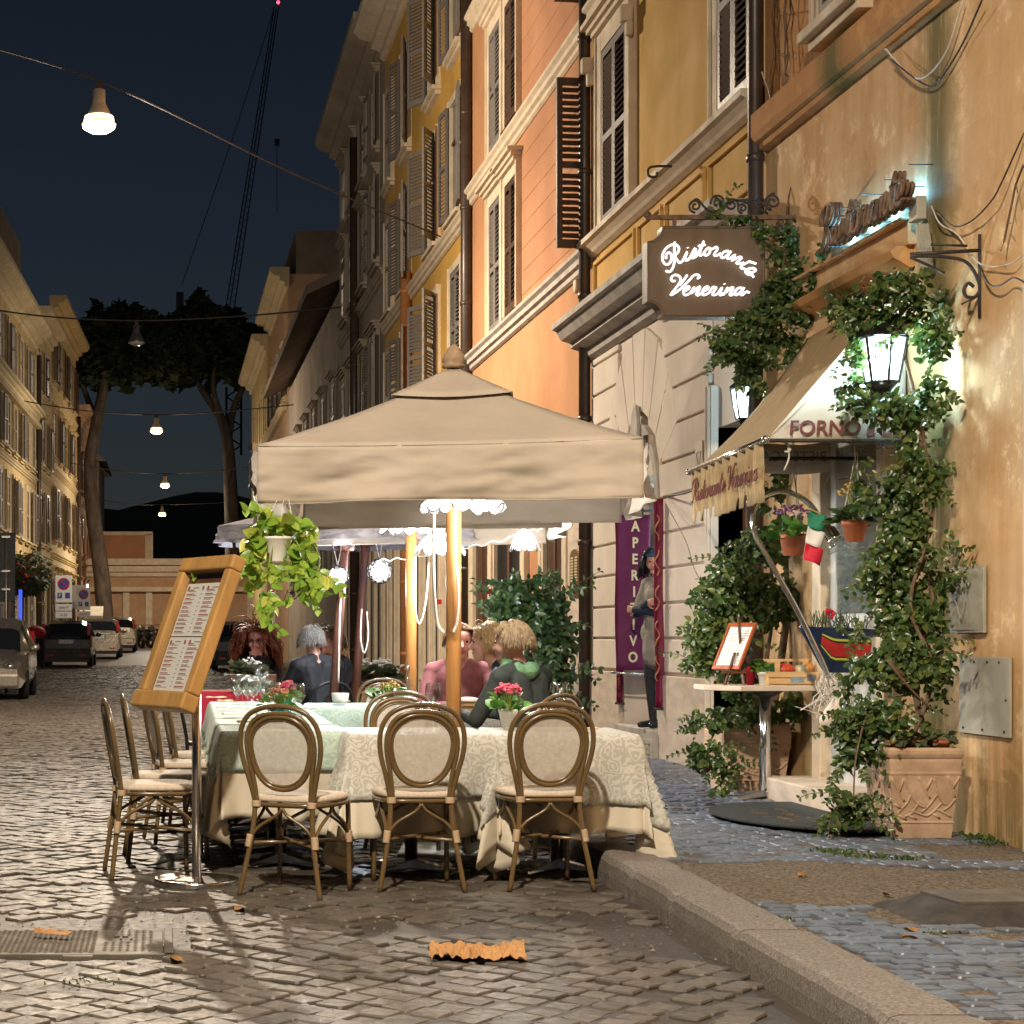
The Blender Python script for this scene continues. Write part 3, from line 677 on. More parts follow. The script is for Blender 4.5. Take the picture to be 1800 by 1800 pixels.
band(B, 'cornice', -.0, L+.14, 4.16, [(.03,0),(.07,.03),(.09,.11),(.20,.15),(.20,.20),(.30,.23),(.36,.33),(.40,.34),(.40,.40)], M_stone)
band(B, 'string_course', .0, L+.02, 5.22, [(.02,0),(.06,.03),(.08,.06),(.12,.10),(.16,.12),(.16,.17)], M_trim)
for a, b in ((.12,1.30),(1.42,2.60),(2.72,3.55),(3.67,5.3)):     # spandrel panels
    mb = MB(); z0, z1 = 4.68, 5.16
    for q in (((a,-.01,z0),(b,.03,z0+.035)),((a,-.01,z1-.035),(b,.03,z1)),((a,-.01,z0+.035),(a+.035,.03,z1-.035)),((b-.035,-.01,z0+.035),(b,.03,z1-.035))): mb.bb(*q)
    mb.build('panel_frame', M_panel, B)
window(B, FY(1328)-Y0, FY(1272)-Y0, 5.42, 7.20, 'closed', M_shutb, M_trim, True, .17, True, False)
window(B, FY(1109)-Y0, FY(1066)-Y0, 5.42, 7.22, 'closed', M_shutb, M_trim, True, .20, True, False)
window(B, FY(1328)-Y0, FY(1272)-Y0, 8.6, 10.2, 'closed', M_shutb, M_trim, False, .17)
window(B, FY(1109)-Y0, FY(1066)-Y0, 8.6, 10.2, 'closed', M_shutb, M_trim, False, .17)
for uu in (FY(1122)-Y0, FY(1052)-Y0): MB().box((uu, .12, 7.18),(.11,.12,.16)).box((uu,.09,7.04),(.09,.07,.14)).build('console', M_trim, B, bevel=.02)
band(B, 'upper_string_course', 0, L, 7.62, STR, M_trim)
for z, uu in ((5.0, 1.86),):
    MB().tube(smooth_path([(uu,.16,z+.28),(uu,.30,z+.28),(uu,.36,z+.26),(uu,.36,z+.20),(uu,.30,z+.19),(uu,.29,z+.23)],4), .011, 6).build('shutter_hook', M_iron, B)
# shop window with brown wooden frame between the ivy
sw = MB().bb((.05,-.35,.3),(1.08,-.30,2.95)).build('shop_window', M_pane, B)
mb = MB()
for a, b in (((.95,-.3,.14),(1.03,-.18,2.94)),((.04,-.3,.14),(.12,-.18,2.94)),((.12,-.3,.14),(.95,-.2,.5)),((.12,-.3,2.7),(.95,-.2,2.94)),((.52,-.3,.5),(.57,-.2,2.7))): mb.bb(a, b)
mb.build('wooden_frame', M_darkwood, sw, bevel=.006)
MB().bb((1.08,-.30,.14),(1.24,.06,3.3)).bb((1.10,.06,.14),(1.15,.075,3.3)).bb((1.18,.06,.14),(1.22,.075,3.3)).build('pilaster', M_cream, B, bevel=.008)
mb = MB().bb((1.36,.036,2.56),(1.56,.05,2.88)); nt_ = mb.build('house_number_tile', M_trav, B, bevel=.003)
text('57', .20, M_stone, nt_, MX((1.46,.052,2.72),(-1,0,0),(0,0,1)) @ Matrix.Diagonal((.72,1,1,1)), 'numeral')
# doorway interior, lit from inside
rm = MB()
rm.add([(2.77,-.4,.39),(4.12,-.4,.39),(4.12,-1.9,.39),(2.77,-1.9,.39),(2.77,-.4,2.75),(4.12,-.4,2.75),(4.12,-1.9,2.75),(2.77,-1.9,2.75)], [(0,1,2,3),(7,6,5,4),(3,2,6,7),(1,5,6,2),(0,3,7,4)])
rm.build('doorway_room', M_white, B)
MB().bb((2.76,-.38,-.1),(4.13,.10,.40)).build('doorway_step', M_stone, B, bevel=.01)
mb = MB()
for j in range(7):
    for i in range(16): mb.box((2.84+i*.08+(.04 if j % 2 else 0), .105, .02+j*.045), (.072,.012,.036))
mb.build('brick_riser', M_stone, B, kind='stuff')
MB().bb((3.72,-.30,.40),(4.10,-.24,2.70)).build('door_leaf', M_door, B, bevel=.006)
MB().bb((2.80,-.37,.40),(2.86,-.28,2.72)).bb((3.30,-.30,.40),(3.34,-.24,2.72)).build('door_post', M_black, B, bevel=.004)
point('doorway_light', (XW+1.0, 17.2, 2.3), 20, (.62,.82,1), .15)
# ---- orange house
Y0 = 19.22; L = 7.5
B = thing('orange_house', 'orange plaster house with paired narrow shuttered windows', 'building', (XW, Y0, 0), pi/2)
MB().bb((0,-5,-.3),(L,0,14.5)).build('wall', M_org, B)
band(B, 'string_course', 0, L, 5.14, STR, M_stone); band(B, 'upper_string_course', 0, L, 7.56, STR, M_trim); band(B, 'top_string_course', 0, L, 10.1, STR, M_trim); band(B, 'eave', 0, L, 13.9, EAVE, M_trim)
for z0, z1 in ((5.44, 7.14), (7.92, 9.5), (10.5, 12.1)):
    window(B, FY(913)-Y0, FY(894)-Y0, z0, z1, 'closed', M_shutb, M_trim, False, .14, True, False)
    window(B, FY(885)-Y0, FY(866)-Y0, z0-.05, z1, 'closed', M_shut, M_trim, False, .16, True, False)
leaf_shutter(B, .06, .04, .33, 5.36, 7.16, pi/2+.12, M_shutb, True, .07)
leaf_shutter(B, .02, .04, .36, 7.95, 9.6, pi/2+.12, M_shutb, False, .07)
for k in range(18):                                        # scored ashlar lines in the plaster
    for a, b in ((.25, 3.75),):
        z = 5.55+k*.29
        if z < 10 and not 7.4 < z < 7.85: MB().bb((a,-.01,z),(b,.006,z+.284)).build('ashlar_course', M_org2, B, bevel=.004)
for px in (1014, 1024):
    u, z = uz(px, 500, Y0)
    MB().lathe([(.0,0),(.075,0),(.075,.025),(.055,.03)], (0,0,0), 16, MX((u,0,z),(1,0,0),(0,0,1)) @ Matrix.Diagonal((1,1.3,-1,1))).build('air_vent', M_trim, B, True)
# ground floor of the orange house
for a, b in ((.02,.10),(.95,1.06),(2.3,2.45),(3.3,3.5),(5.6,5.8),(7.2,7.45)): MB().bb((a,-.01,.1),(b,.07,3.2)).build('pilaster', M_trim, B, bevel=.01)
MB().bb((.12,-.01,.1),(.93,.05,3.0)).build('stone_panel', M_trav, B, bevel=.01)
MB().bb((.12,-.01,.1),(.93,.075,.85)).build('stone_base', M_stone, B, bevel=.01)
for a, b, m_ in ((1.2,2.2,M_shutb),(3.6,5.4,M_void),(5.9,7.1,M_shutb)):
    dd = MB().bb((a,-.2,.14),(b,.012,2.7)).build('door', m_, B)
    MB().bb((a-.1,-.01,.14),(a,.06,2.8)).bb((b,-.01,.14),(b+.1,.06,2.8)).bb((a,-.01,2.7),(b,.06,2.8)).build('door_frame', M_trim, dd)
    MB().bb((a+.46*(b-a),.013,.2),(a+.54*(b-a),.035,2.68)).build('door_mullion', M_darkwood, dd)
t = thing('intercom_panel', 'brass intercom panel with rows of name buttons', 'intercom', (XW-.055, 19.55, 1.68), pi/2)
mb = MB(); pl = [(0,0),(.42,0),(.42,.42)]+[(.21+.21*cos(a), .42+.10*sin(a)) for a in [pi*k/8 for k in range(1,8)]]+[(0,.42)]
mb.prism(pl, .012, MX((0,0,0),(1,0,0),(0,0,1)) @ Matrix.Diagonal((1,1,-1,1))); mb.build('plate', M_brass, t)
mb = MB()
for k in range(9):
    for x in (.05,.25): mb.bb((x,.012,.17+k*.031),(x+.12,.017,.185+k*.031))
mb.build('name_strips', M_gold, t)
MB().lathe([(0,0),(.07,0),(.07,.004)], (0,0,0), 16, MX((.21,.013,.08),(1,0,0),(0,0,1)) @ Matrix.Diagonal((1,.6,-1,1))).build('speaker', M_void, t)
# ---- ochre house
Y0 = 26.8; L = 10.4
B = thing('ochre_house', 'deep ochre house with grey shutters folded open beyond the orange one', 'building', (XW, Y0, 0), pi/2)
MB().bb((0,-5,-.3),(L,0,13.3)).build('wall', M_och, B)
band(B, 'string_course', 0, L, 7.38, STR, M_trim); band(B, 'low_string_course', 0, L, 4.6, STR, M_trim); band(B, 'eave', -.0, L, 13.0, EAVE, M_trim)
for z0, z1 in ((5.15,6.9),(7.74,9.52),(10.3,12.15)):
    for Yc, st_y in ((28.0,'closed' if z0 < 7 else 'open'), (30.4,'open'), (33.9,'open'), (36.4,'closed')):
        window(B, Yc-.48-Y0, Yc+.48-Y0, z0, z1, st_y, M_shut, M_trim, False, .12, False, True, .10+.5*((Yc*7) % 1))
for a in [k*1.15 for k in range(9)]:
    MB().bb((a+.05,-.01,.0),(a+.33,.08,3.9)).bb((a+.10,.08,.5),(a+.28,.11,3.8)).build('pilaster', M_trim, B, bevel=.01)
    dd = MB().bb((a+.40,-.01,.1),(a+1.12,.02,3.0)).build('door', M_shutb if int(a) % 2 else M_void, B)
    MB().bb((a+.36,-.01,.1),(a+.43,.07,3.1)).bb((a+1.10,-.01,.1),(a+1.17,.07,3.1)).bb((a+.43,-.01,3.0),(a+1.10,.07,3.1)).bb((a+.74,.02,.1),(a+.78,.04,3.0)).build('door_frame', M_trim, dd)
band(B, 'shop_cornice', 0, L, 3.95, STR, M_trim)
# ---- grey house
Y0 = 37.25; L = 9.4
B = thing('grey_house', 'dim grey house with wide eaves against the night sky', 'building', (XW, Y0, 0), pi/2)
MB().bb((0,-5,-.3),(L,0,13.6)).build('wall', M_gry, B); MB().bb((0,-5,13.6),(L,-.9,16.5)).build('attic', M_gry, B)
band(B, 'eave', -.0, L+.2, 13.3, EAVE, M_gry); band(B, 'string_course', 0, L, 8.6, STR, M_gry); band(B, 'low_string_course', 0, L, 5.2, STR, M_gry)
for z0, z1 in ((5.9,7.6),(9.2,10.9),(11.6,13.0)):
    for Yc in (38.9, 41.3, 43.6, 45.6): window(B, Yc-.5-Y0, Yc+.5-Y0, z0, z1, 'closed' if Yc > 41 else 'open', M_shut, M_gry, False, .14)
for a in [k*1.3 for k in range(7)]:
    MB().bb((a+.05,-.01,.0),(a+.35,.08,3.6)).build('pilaster', M_trim, B); MB().bb((a+.45,-.01,.1),(a+1.25,.02,2.9)).build('door', M_shutb if int(a) % 2 else M_void, B)
# ---- far houses on the right
B = thing('low_far_house', 'low dark house with overhanging tiled roof further down the street', 'building', (XW, 46.8, 0), pi/2)
MB().bb((0,-6,-.3),(20,0,10.2)).build('wall', M_gry, B)
rf = MB(); rf.add([(-.2,.9,10.0),(20.4,.9,10.0),(20.4,-4,12.3),(-.2,-4,12.3),(-.2,.9,10.25),(20.4,.9,10.25),(20.4,-4,12.55),(-.2,-4,12.55)], [(0,1,2,3),(7,6,5,4),(0,4,5,1),(3,7,4,0),(1,5,6,2)]); rf.build('roof', M_brown, B)
for k in range(6): window(B, 1.2+k*3.1, 2.2+k*3.1, 6.2, 8.0, 'closed', M_shut, M_gry, False, .12); window(B, 1.2+k*3.1, 2.2+k*3.1, 2.9, 4.6, 'closed', M_shut, M_gry, False, .12)
B = thing('tall_far_house', 'tall pale house with stepped cornices at the far right end', 'building', (XW, 67, 0), pi/2)
MB().bb((0,-7,-.3),(11,0,14.6)).build('wall', M_leftw3, B); MB().bb((11,-7,-.3),(25,.15,14)).build('far_wall', M_leftw, B)
MB().bb((.0,-6,14.6),(7,-.3,16.2)).build('attic', M_brown, B)
band(B, 'eave', -.1, 11, 14.1, EAVE, M_leftw2); band(B, 'far_eave', 11.1, 25.3, 13.5, [(p+.15, q) for p, q in EAVE], M_leftw2); band(B, 'string_course', 0, 25, 9.6, [(p+.15, q) for p, q in STR], M_leftw2)
for k in range(7):
    for z in (6.2, 10.2): window(B, 1+k*3.3, 2+k*3.3, z, z+1.8, 'open', M_shutb, M_leftw2, False, .12)
mb = MB()
for k in range(9): mb.bb((12+k*.3,.75,8.0),(12.03+k*.3,.78,9.0))
mb.bb((12,.75,9.0),(14.5,.78,9.04)); mb.bb((12,.1,7.9),(14.5,.8,8.0)); mb.build('balcony', M_iron, B)
downpipe('brown metal downpipe between the restaurant and the yellow house', 13.66, XW-.075, .14, 13, .056, M_pipe)
downpipe('dark downpipe between the yellow and the orange house', 19.16, XW-.09, .14, 13, .062, M_pipe)
downpipe('dark downpipe at the far edge of the orange house', 26.72, XW-.09, .14, 13.5, .08, M_pipe)
downpipe('terracotta coloured downpipe on the ochre house', 33.2, XW-.12, .14, 7.9, .10, M_pipec)
downpipe('black downpipe on the grey house', 42.2, XW-.12, .14, 12.8, .11, M_pipe)
# ---- houses along the left side; their fronts converge slightly on the street
TH = radians(-91.776)
def leftb(name, label, Yfar): return thing(name, label, 'building', (-7.145+.031*Yfar, Yfar, gz(Yfar)-.3), TH)
def facade(B, L, H, wall, floors, nwin, ww, m, eave, style, trim, strings=()):
    MB().bb((0,-7,-.3),(L,0,H)).build('wall', wall, B)
    band(B, 'eave', -.25, L+.1, H-.3, eave, trim)
    for s_ in strings: band(B, 'string_course', 0, L, s_, STR, trim)
    for zi, (z0, z1) in enumerate(floors):
        for k in range(nwin):
            c = L*(k+.5)/nwin; window(B, c-ww/2, c+ww/2, z0, z1, style[(k+zi) % len(style)], m, trim, False, .13, zi % 2 == 0)
B = leftb('left_near_house', 'yellow lit house with heavy dentil cornice nearest on the left', 69.5)
facade(B, 22, 12.4, M_leftw, ((1.2,3.2),(4.6,6.5),(7.4,9.0),(10.0,11.6)), 11, .95, M_shut, EAVE, ('closed','open','closed'), M_leftw2, (3.7, 6.9))
band(B, 'dentil_cornice', 0, 22, 9.2, COR, M_leftw2)
mb = MB(); [mb.bb((k*.3,.1,9.02),(k*.3+.16,.26,9.19)) for k in range(72)]; mb.build('dentils', M_leftw2, B, kind='stuff')
MB().bb((-.5,-6,12.2),(12,-.6,16.2)).build('penthouse', M_brown, B)
B = leftb('left_second_house', 'narrow pale house with carved doorway on the left', 75.8)
facade(B, 6.2, 13.2, M_leftw2, ((1.3,3.4),(4.7,6.7),(7.8,9.6),(10.6,12.2)), 3, .95, M_shutb, EAVE, ('open','closed'), M_leftw2, (4.0, 7.2))
B = leftb('left_third_house', 'tall yellow house with dark shutters and broad eaves on the left', 89)
facade(B, 13.0, 14.6, M_leftw2, ((1.4,3.5),(4.9,7.1),(8.4,10.3),(11.6,13.6)), 5, 1.0, M_shutb, EAVE, ('closed','open'), M_leftw, (4.1, 7.7, 10.9))
B = leftb('left_far_house', 'dim rose house at the far end on the left', 97)
facade(B, 7.8, 11.6, M_leftw3, ((1.5,3.4),(4.9,6.7),(8.0,9.8)), 3, .9, M_shutb, EAVE, ('closed',), M_leftw3, (4.2, 7.3))
for (Y, lab) in ((69.6,'thin downpipe between the first two left houses'), (89.1,'thin downpipe at the far end of the left yellow house')):
    downpipe(lab, Y, -7.145+.031*Y+.15, gz(Y), 12, .09, M_pipe)
# left pavement strip
MB().add([(-12,30,.12),(-5.1,30,.12),(-3.9,97,1.0),(-12,97,1.0),(-5.1,30,-.2),(-3.9,97,.7)], [(0,1,2,3),(1,4,5,2)]).build('left_pavement', M_stone, kind='structure')
# ---- boundary wall across the end of the street
t = thing('boundary_wall', 'long orange boundary wall with stone pilasters closing the street', 'wall', (0, 96, .8))
MB().bb((-5.2,96,.3),(14,97,5.0)).build('wall', M_leftw3, t, w=True)
MB().bb((-5.3,95.6,5.0),(14,97.1,5.35)).bb((-5.3,95.75,4.65),(14,97.1,4.97)).build('coping', M_trim, t, w=True, bevel=.03)
MB().bb((-5.2,95.88,4.42),(14,95.99,4.64)).bb((-5.2,95.7,3.62),(14,95.995,3.86)).build('moulding', M_trim, t, w=True)
for px in (150, 222, 262, 340, 380, 440): MB().bb(((px-CX)*.03-.17, 95.85, .3),((px-CX)*.03+.17, 95.98, 3.6)).build('pilaster', M_trim, t, w=True)
MB().bb((-5.0,98,5.0),(-.9,100,6.7)).build('gate_block', M_org2, t, w=True); MB().bb((-1.1,97.9,5.0),(-.7,100.2,6.75)).bb((-5,97.9,6.7),(-.7,100.2,6.9)).build('gate_trim', M_trim, t, w=True)
# back houses beyond the wall
t = thing('house_beyond_wall', 'unlit house with pitched roof beyond the boundary wall', 'building', (-4.5, 112, 0))
MB().bb((-8,112,0),(-4.1,122,12)).build('wall', M_brown, t, w=True)
MB().add([(-8.4,111.5,12),(-3.6,111.5,12),(-6,111.5,14),(-8.4,122.5,12),(-3.6,122.5,12),(-6,122.5,14)], [(0,1,2),(3,5,4),(1,4,5,2),(0,2,5,3)]).build('roof', M_brown, t, w=True)
hl = MB(); hl.grid(lambda u, v: (lerp(-60, 70, u), 190+40*v, 4+14*sin(pi*v*.5)*(.55+.45*sin(pi*u))+2.5*noise.noise(Vector((u*9, v*5, 2)))), 50, 10); hl.build('hill', M_pinel, None, True, kind='structure')
# ---- umbrella pines
def pine(label, px, py, Y, trunk, crowns, r0, seed):
    b = P(px, py, Y); t = thing('pine_tree', label, 'tree', (b.x, Y, b.z), 0, 'umbrella pines at the end of the street')
    tr = MB()
    for path, ra_ in trunk:
        pts = smooth_path([P(*q, Y+dy) for *q, dy in path], 5); tr.tube(pts, [lerp(ra_[0], ra_[1], i/(len(pts)-1)) for i in range(len(pts))], 9)
    tr.build('trunk', M_bark, t, True, w=True)
    rr = random.Random(seed); cr = MB()
    for (cx, cy, dy, rx, ry, rz, n) in crowns:
        c = P(cx, cy, Y+dy)
        for _ in range(n):
            a = rr.uniform(0, 6.283); q = sqrt(rr.random()); h = rr.uniform(-1, 1)
            k = .8+.35*noise.noise(Vector((cos(a)*1.7, sin(a)*1.7, seed)))
            p = c+Vector((rx*q*cos(a)*k, ry*q*sin(a)*k, rz*(h*.55+(1-q*q)*.55-.2+.5*noise.noise(Vector((cos(a)*q*3.5, sin(a)*q*3.5, seed+cx))))))
            if noise.noise(p*.75) > .34: continue
            s_ = rr.uniform(.22, .44); d1 = Vector((rr.gauss(0,1), rr.gauss(0,1), rr.gauss(0,.6))).normalized(); d2 = d1.cross(Vector((rr.gauss(0,1), rr.gauss(0,1), rr.gauss(0,1)))).normalized()
            cr.add([p-d1*s_, p+d2*s_*.5, p+d1*s_, p-d2*s_*.5], [(0,1,2,3)], tone=rr.random())
    cr.build('crown', M_pinel, t, w=True)
pine('umbrella pine with leaning trunk left of the street lamps', 183, 1100, 92,
     [([(186,1110,0),(178,1010,0),(163,900,0),(158,820,0),(170,740,0),(180,690,0),(185,640,0)],(.46,.22)),([(170,745,0),(150,690,1),(130,640,1)],(.2,.08)),([(183,660,0),(215,625,-1),(240,600,-1)],(.14,.05))],
     [(205,612,0,3.0,3.0,2.2,8000),(160,630,1,1.9,2.4,1.8,4200),(252,618,-1,1.9,2.2,1.8,4200)], .46, 4)
pine('umbrella pine with forked trunk right of the street lamps', 408, 985, 103,
     [([(412,1040,0),(409,960,0),(405,860,0),(400,780,0),(388,735,0),(365,700,0),(345,670,0)],(.52,.15)),([(400,775,0),(410,720,1),(432,670,1),(438,640,1)],(.26,.1)),([(388,735,0),(375,680,-1),(380,630,-1)],(.2,.08))],
     [(360,610,0,3.3,3.0,2.6,9000),(315,630,1,2.0,2.2,1.8,4200),(420,620,0,2.0,2.2,2.0,4600)], .5, 8)
# ---- lattice crane far behind
t = thing('construction_crane', 'dark lattice crane boom rising against the night sky', 'crane', tuple(P(410, 760, 150)))
mb = MB(); a0, a1 = P(394, 560, 150), P(482, 12, 150); b0, b1 = P(409, 560, 150), P(490, 12, 150)
for p, q in ((a0,a1),(b0,b1),(a0+Vector((.3,1,0)), a1+Vector((.2,.6,0)))): mb.tube([p, q], .045, 4)
for k in range(46):
    p = a0.lerp(a1, k/46); q = b0.lerp(b1, (k+.5)/46); r_ = a0.lerp(a1, (k+1)/46); mb.tube([p, q], .02, 3); mb.tube([q, r_], .02, 3)
mb.build('boom', M_black, t, w=True)
mb = MB(); tw = [P(398,800,150), P(424,800,150)]
for p in tw: mb.tube([p, p+Vector((0,0,5.6))], .1, 4)
for k in range(7): mb.tube([tw[k % 2]+Vector((0,0,k*.8)), tw[1-k % 2]+Vector((0,0,k*.8+.8))], .06, 4)
mb.build('tower', M_black, t, w=True)
MB().tube([P(482,14,150), P(420,210,150), P(372,350,150), P(320,500,150)], .03, 4).tube([P(487,250,150), P(487,370,150)], .025, 4).build('cables', M_black, t, w=True)
MB().box(P(316,530,150), (.55,.5,1.5), rz=.2).box(P(487,250,150), (.4,.3,.5)).build('hook_block', M_black, t, w=True)
MB().ell(P(489,4,150), .14).build('beacon', E_red, t, w=True)
# ---- street lamps hung on cables
lp = []
def lamp(label, px, py, Y, on, mE, power, x=None, z=None):
    c = P(px, py, Y) if x is None else Vector((x, Y, z))
    t = thing('street_lamp', label, 'street lamp', c, 0, 'lamps hung over the middle of the street')
    MB().lathe([(.03,.42),(.085,.40),(.085,.24),(.10,.20),(.17,.05),(.20,0),(.20,-.03)][::-1], n=20).build('housing', M_alu if not on else M_trim, t, True)
    if on:
        MB().lathe([(.0,.10),(.19,.05),(.20,0),(.20,-.02),(.0,-.025)], n=20).build('upper_lens', mE, t, True)
        MB().lathe([(.0,-.03),(.225,-.05),(.21,-.10),(.12,-.15),(.0,-.16)], n=20).build('bowl', mE, t, True)
    else: MB().lathe([(.0,-.0),(.2,-.03),(.22,-.04),(.1,-.10),(.0,-.11)], n=20).build('bowl', M_white, t, True)
    MB().box((0,0,.47),(.10,.05,.14)).build('clamp', M_iron, t)
    if on: hood_light('street_lamp_light', c+Vector((0,0,-.30)), power, WARM)
    return t, c
LP = 2100
lamps = [lamp('unlit near street lamp hung above the camera end of the street', 0, 0, 1.6, True, E_lamp, LP*1.0, -.9, 8.1),
         lamp('brightest street lamp hanging on its cable in the upper left sky', 174, 212, 24, True, E_lamp, LP*.86),
         lamp('unlit street lamp before the dark pines', 240, 600, 46, False, None, 0),
         lamp('second lit street lamp, below the pine crowns', 275, 755, 64, True, E_lampf, LP*.36),
         lamp('third lit street lamp, midway down the row', 290, 852, 85, True, E_lampf, LP*.36),
         lamp('farthest and smallest lit street lamp', 285, 903, 104, True, E_lampf, LP*.35)]
lamps[0][0]['label'] = 'lit street lamp hung overhead at the near end of the street'
for k, (t, c) in enumerate(lamps):
    Y = c.y; top = c+Vector((0,0,.52)); cb = MB()
    lx = -7.1+.031*max(Y, 0); rx = XW if Y < 90 else 6
    lz, rz = (1.9, -1.0) if k == 1 else ((.5, .35) if k < 5 else (.3,.3))
    cb.tube(smooth_path([(lx, Y, top.z+lz), top.lerp(Vector((lx,Y,top.z+lz)), .5)+Vector((0,0,-.12)), top, top.lerp(Vector((rx,Y+(5 if k == 1 else 0),top.z+rz)), .5)+Vector((0,0,-.06)), (rx, Y+(5 if k == 1 else 0), top.z+rz)], 6), .012 if Y < 30 else .022, 5)
    o = cb.build('lamp_cable', M_iron); tag(o, ['steel cable carrying the near overhead lamp', 'steel cable slanting across the sky over the brightest lamp', 'thin cable of the unlit lamp', 'thin cable of the second lit lamp', 'thin cable of the third lit lamp', 'thin cable of the farthest lamp'][k], 'cable', 'cables carrying the street lamps')
# ================================================================ THE RESTAURANT FRONT
GL = {  # a small hand-drawn script alphabet: strokes in em units, then advance
 'R': ([[(.20,1.0),(.16,.55),(.10,.15),(-.04,.0),(-.10,.08)], [(-.08,.62),(-.10,.85),(.06,1.02),(.32,1.0),(.40,.78),(.28,.58),(.16,.52),(.30,.3),(.42,.03),(.54,.08)]], .52),
 'V': ([[(-.06,.72),(-.04,.92),(.10,.96),(.16,.8),(.15,.3),(.14,.0),(.32,.5),(.50,.96),(.62,.98),(.66,.88)]], .40),
 'i': ([[(0,.08),(.10,.42),(.08,.10),(.14,0),(.24,.10)], [(.14,.60),(.15,.62)]], .22),
 's': ([[(0,.08),(.16,.46),(.22,.22),(.16,.02),(.04,.03),(.14,.0),(.30,.10)]], .28),
 't': ([[(0,.08),(.16,.78),(.12,.14),(.18,0),(.28,.10)], [(.02,.52),(.28,.56)]], .26),
 'o': ([[(.20,.43),(.06,.34),(.05,.08),(.18,0),(.29,.14),(.26,.36),(.20,.43),(.38,.36)]], .35),
 'r': ([[(0,.10),(.08,.46),(.14,.40),(.25,.42),(.20,.12),(.26,0),(.34,.10)]], .32),
 'a': ([[(.28,.40),(.12,.42),(.04,.14),(.12,0),(.24,.14),(.30,.44),(.27,.08),(.33,0),(.42,.10)]], .40),
 'n': ([[(0,.08),(.08,.44),(.05,.0),(.10,.24),(.22,.45),(.28,.36),(.25,.08),(.31,0),(.40,.10)]], .38),
 'e': ([[(.0,.10),(.20,.24),(.24,.40),(.14,.44),(.06,.18),(.12,.01),(.30,.10)]], .28), ' ': ([], .25)}
def script(word, M, r, sx=1, n=4, seg=6):
    mb = MB(); x = 0
    for ch in word:
        st, adv = GL[ch]
        for s in st: mb.tube(smooth_path([((x+a+.22*b)*sx, b, 0) for a, b in s], n), r, seg, M=M)
        x += adv
    return mb
def script_len(word): return sum(GL[c][1] for c in word)
# ---- hanging sign board with neon lettering
SY = 12.93
def SP(zx, zy, dy=0): return P(1130+zx/7.826, 360+zy/7.826, SY)+Vector((0, dy, 0))
t = thing('hanging_sign', 'dark brown hanging sign with white glowing script Ristorante Venerina', 'sign', tuple(P(1405, 378, SY)))
L_, R_, T_, B_ = 1138.5, 1347, 396, 557
def cor(cx, cy, a0, a1, r=27): return [(cx+r*cos(a), cy+r*sin(a)) for a in [lerp(a0, a1, k/6) for k in range(7)]]
outl = cor(L_, T_, pi/2, 0)[:]+cor(R_, T_, pi, pi/2)+cor(R_, B_, -pi/2, -pi)+cor(L_, B_, 0, -pi/2)
poly = [(p.x, p.z) for p in (P(a, b, SY) for a, b in outl)]
Ms = MX((0, SY+.15, 0), (1,0,0), (0,0,1))              # extrudes towards the camera
MB().prism(poly, .14, Ms).build('board', M_sign, t, w=True, bevel=.004)
cxy = (sum(p[0] for p in poly)/len(poly), sum(p[1] for p in poly)/len(poly))
rim = [(cxy[0]+(x-cxy[0])*.965, cxy[1]+(z-cxy[1])*.955) for x, z in poly]
MB().tube([(x, SY+.008, z) for x, z in rim], .007, 6, True).build('edge_bead', M_sign, t, w=True)
neon = [[(432,515),(426,640),(430,760),(412,860),(370,922),(328,922),(312,905)],
 [(312,748),(316,690),(350,662),(386,692),(388,760),(350,818),(300,820),(264,760),(276,660),(340,582),(430,548),(488,590),(480,655),(436,708),(478,780),(502,802),(545,768),(604,650),(572,750),(600,768),(640,735),(712,602),(716,680),(690,736),(655,726)],
 [(690,738),(745,690),(832,505),(774,670),(792,702),(838,665)], [(755,572),(852,556)],
 [(884,600),(842,655),(858,702),(908,672),(918,606),(884,600),(950,612),(1000,585),(1018,618),(974,690),(1008,704),(1062,672)],
 [(1172,640),(1112,650),(1068,710),(1098,736),(1160,690),(1206,642),(1152,726),(1184,744),(1262,690),(1216,772),(1318,722),(1348,742),(1282,800),(1320,815),(1380,800)],
 [(1468,778),(1350,846),(1352,880),(1400,888)], [(1448,782),(1552,816)],
 [(1396,905),(1490,936),(1544,908),(1512,876),(1436,890),(1404,924),(1440,962),(1494,972),(1520,1006)], [(611,590),(613,600)],
 [(440,1052),(398,1052),(384,1010),(430,970),(492,986),(514,1040),(470,1120),(376,1244),(470,1196),(616,1062),(690,978),(752,970),(772,1000),(742,1020)], [(604,970),(560,1036),(500,1110)],
 [(540,1206),(616,1166),(630,1134),(596,1136),(550,1196),(574,1246),(640,1222),(700,1134),(660,1222),(762,1134),(776,1154),(732,1230),(758,1248),(800,1212),(880,1166),(890,1134),(852,1140),(810,1200),(830,1246),(900,1216),(950,1142),(986,1140),(1000,1152),(950,1228),(980,1246),(1030,1216),(1082,1142),(1050,1232),(1074,1246),(1106,1216)],
 [(1100,1246),(1164,1142),(1128,1216),(1212,1142),(1234,1158),(1190,1232),(1214,1248),(1262,1212)],
 [(1362,1150),(1302,1152),(1260,1210),(1280,1246),(1340,1200),(1386,1142),(1340,1232),(1370,1242),(1416,1200),(1460,1216)], [(1115,1088),(1117,1098)]]
mb = MB()
for s in neon: mb.tube(smooth_path([SP(a, b, -.012) for a, b in s], 4), .0082, 6)
mb.build('neon_lettering', E_neon, t, True, w=True)
zb = P(1140, 378, SY).z
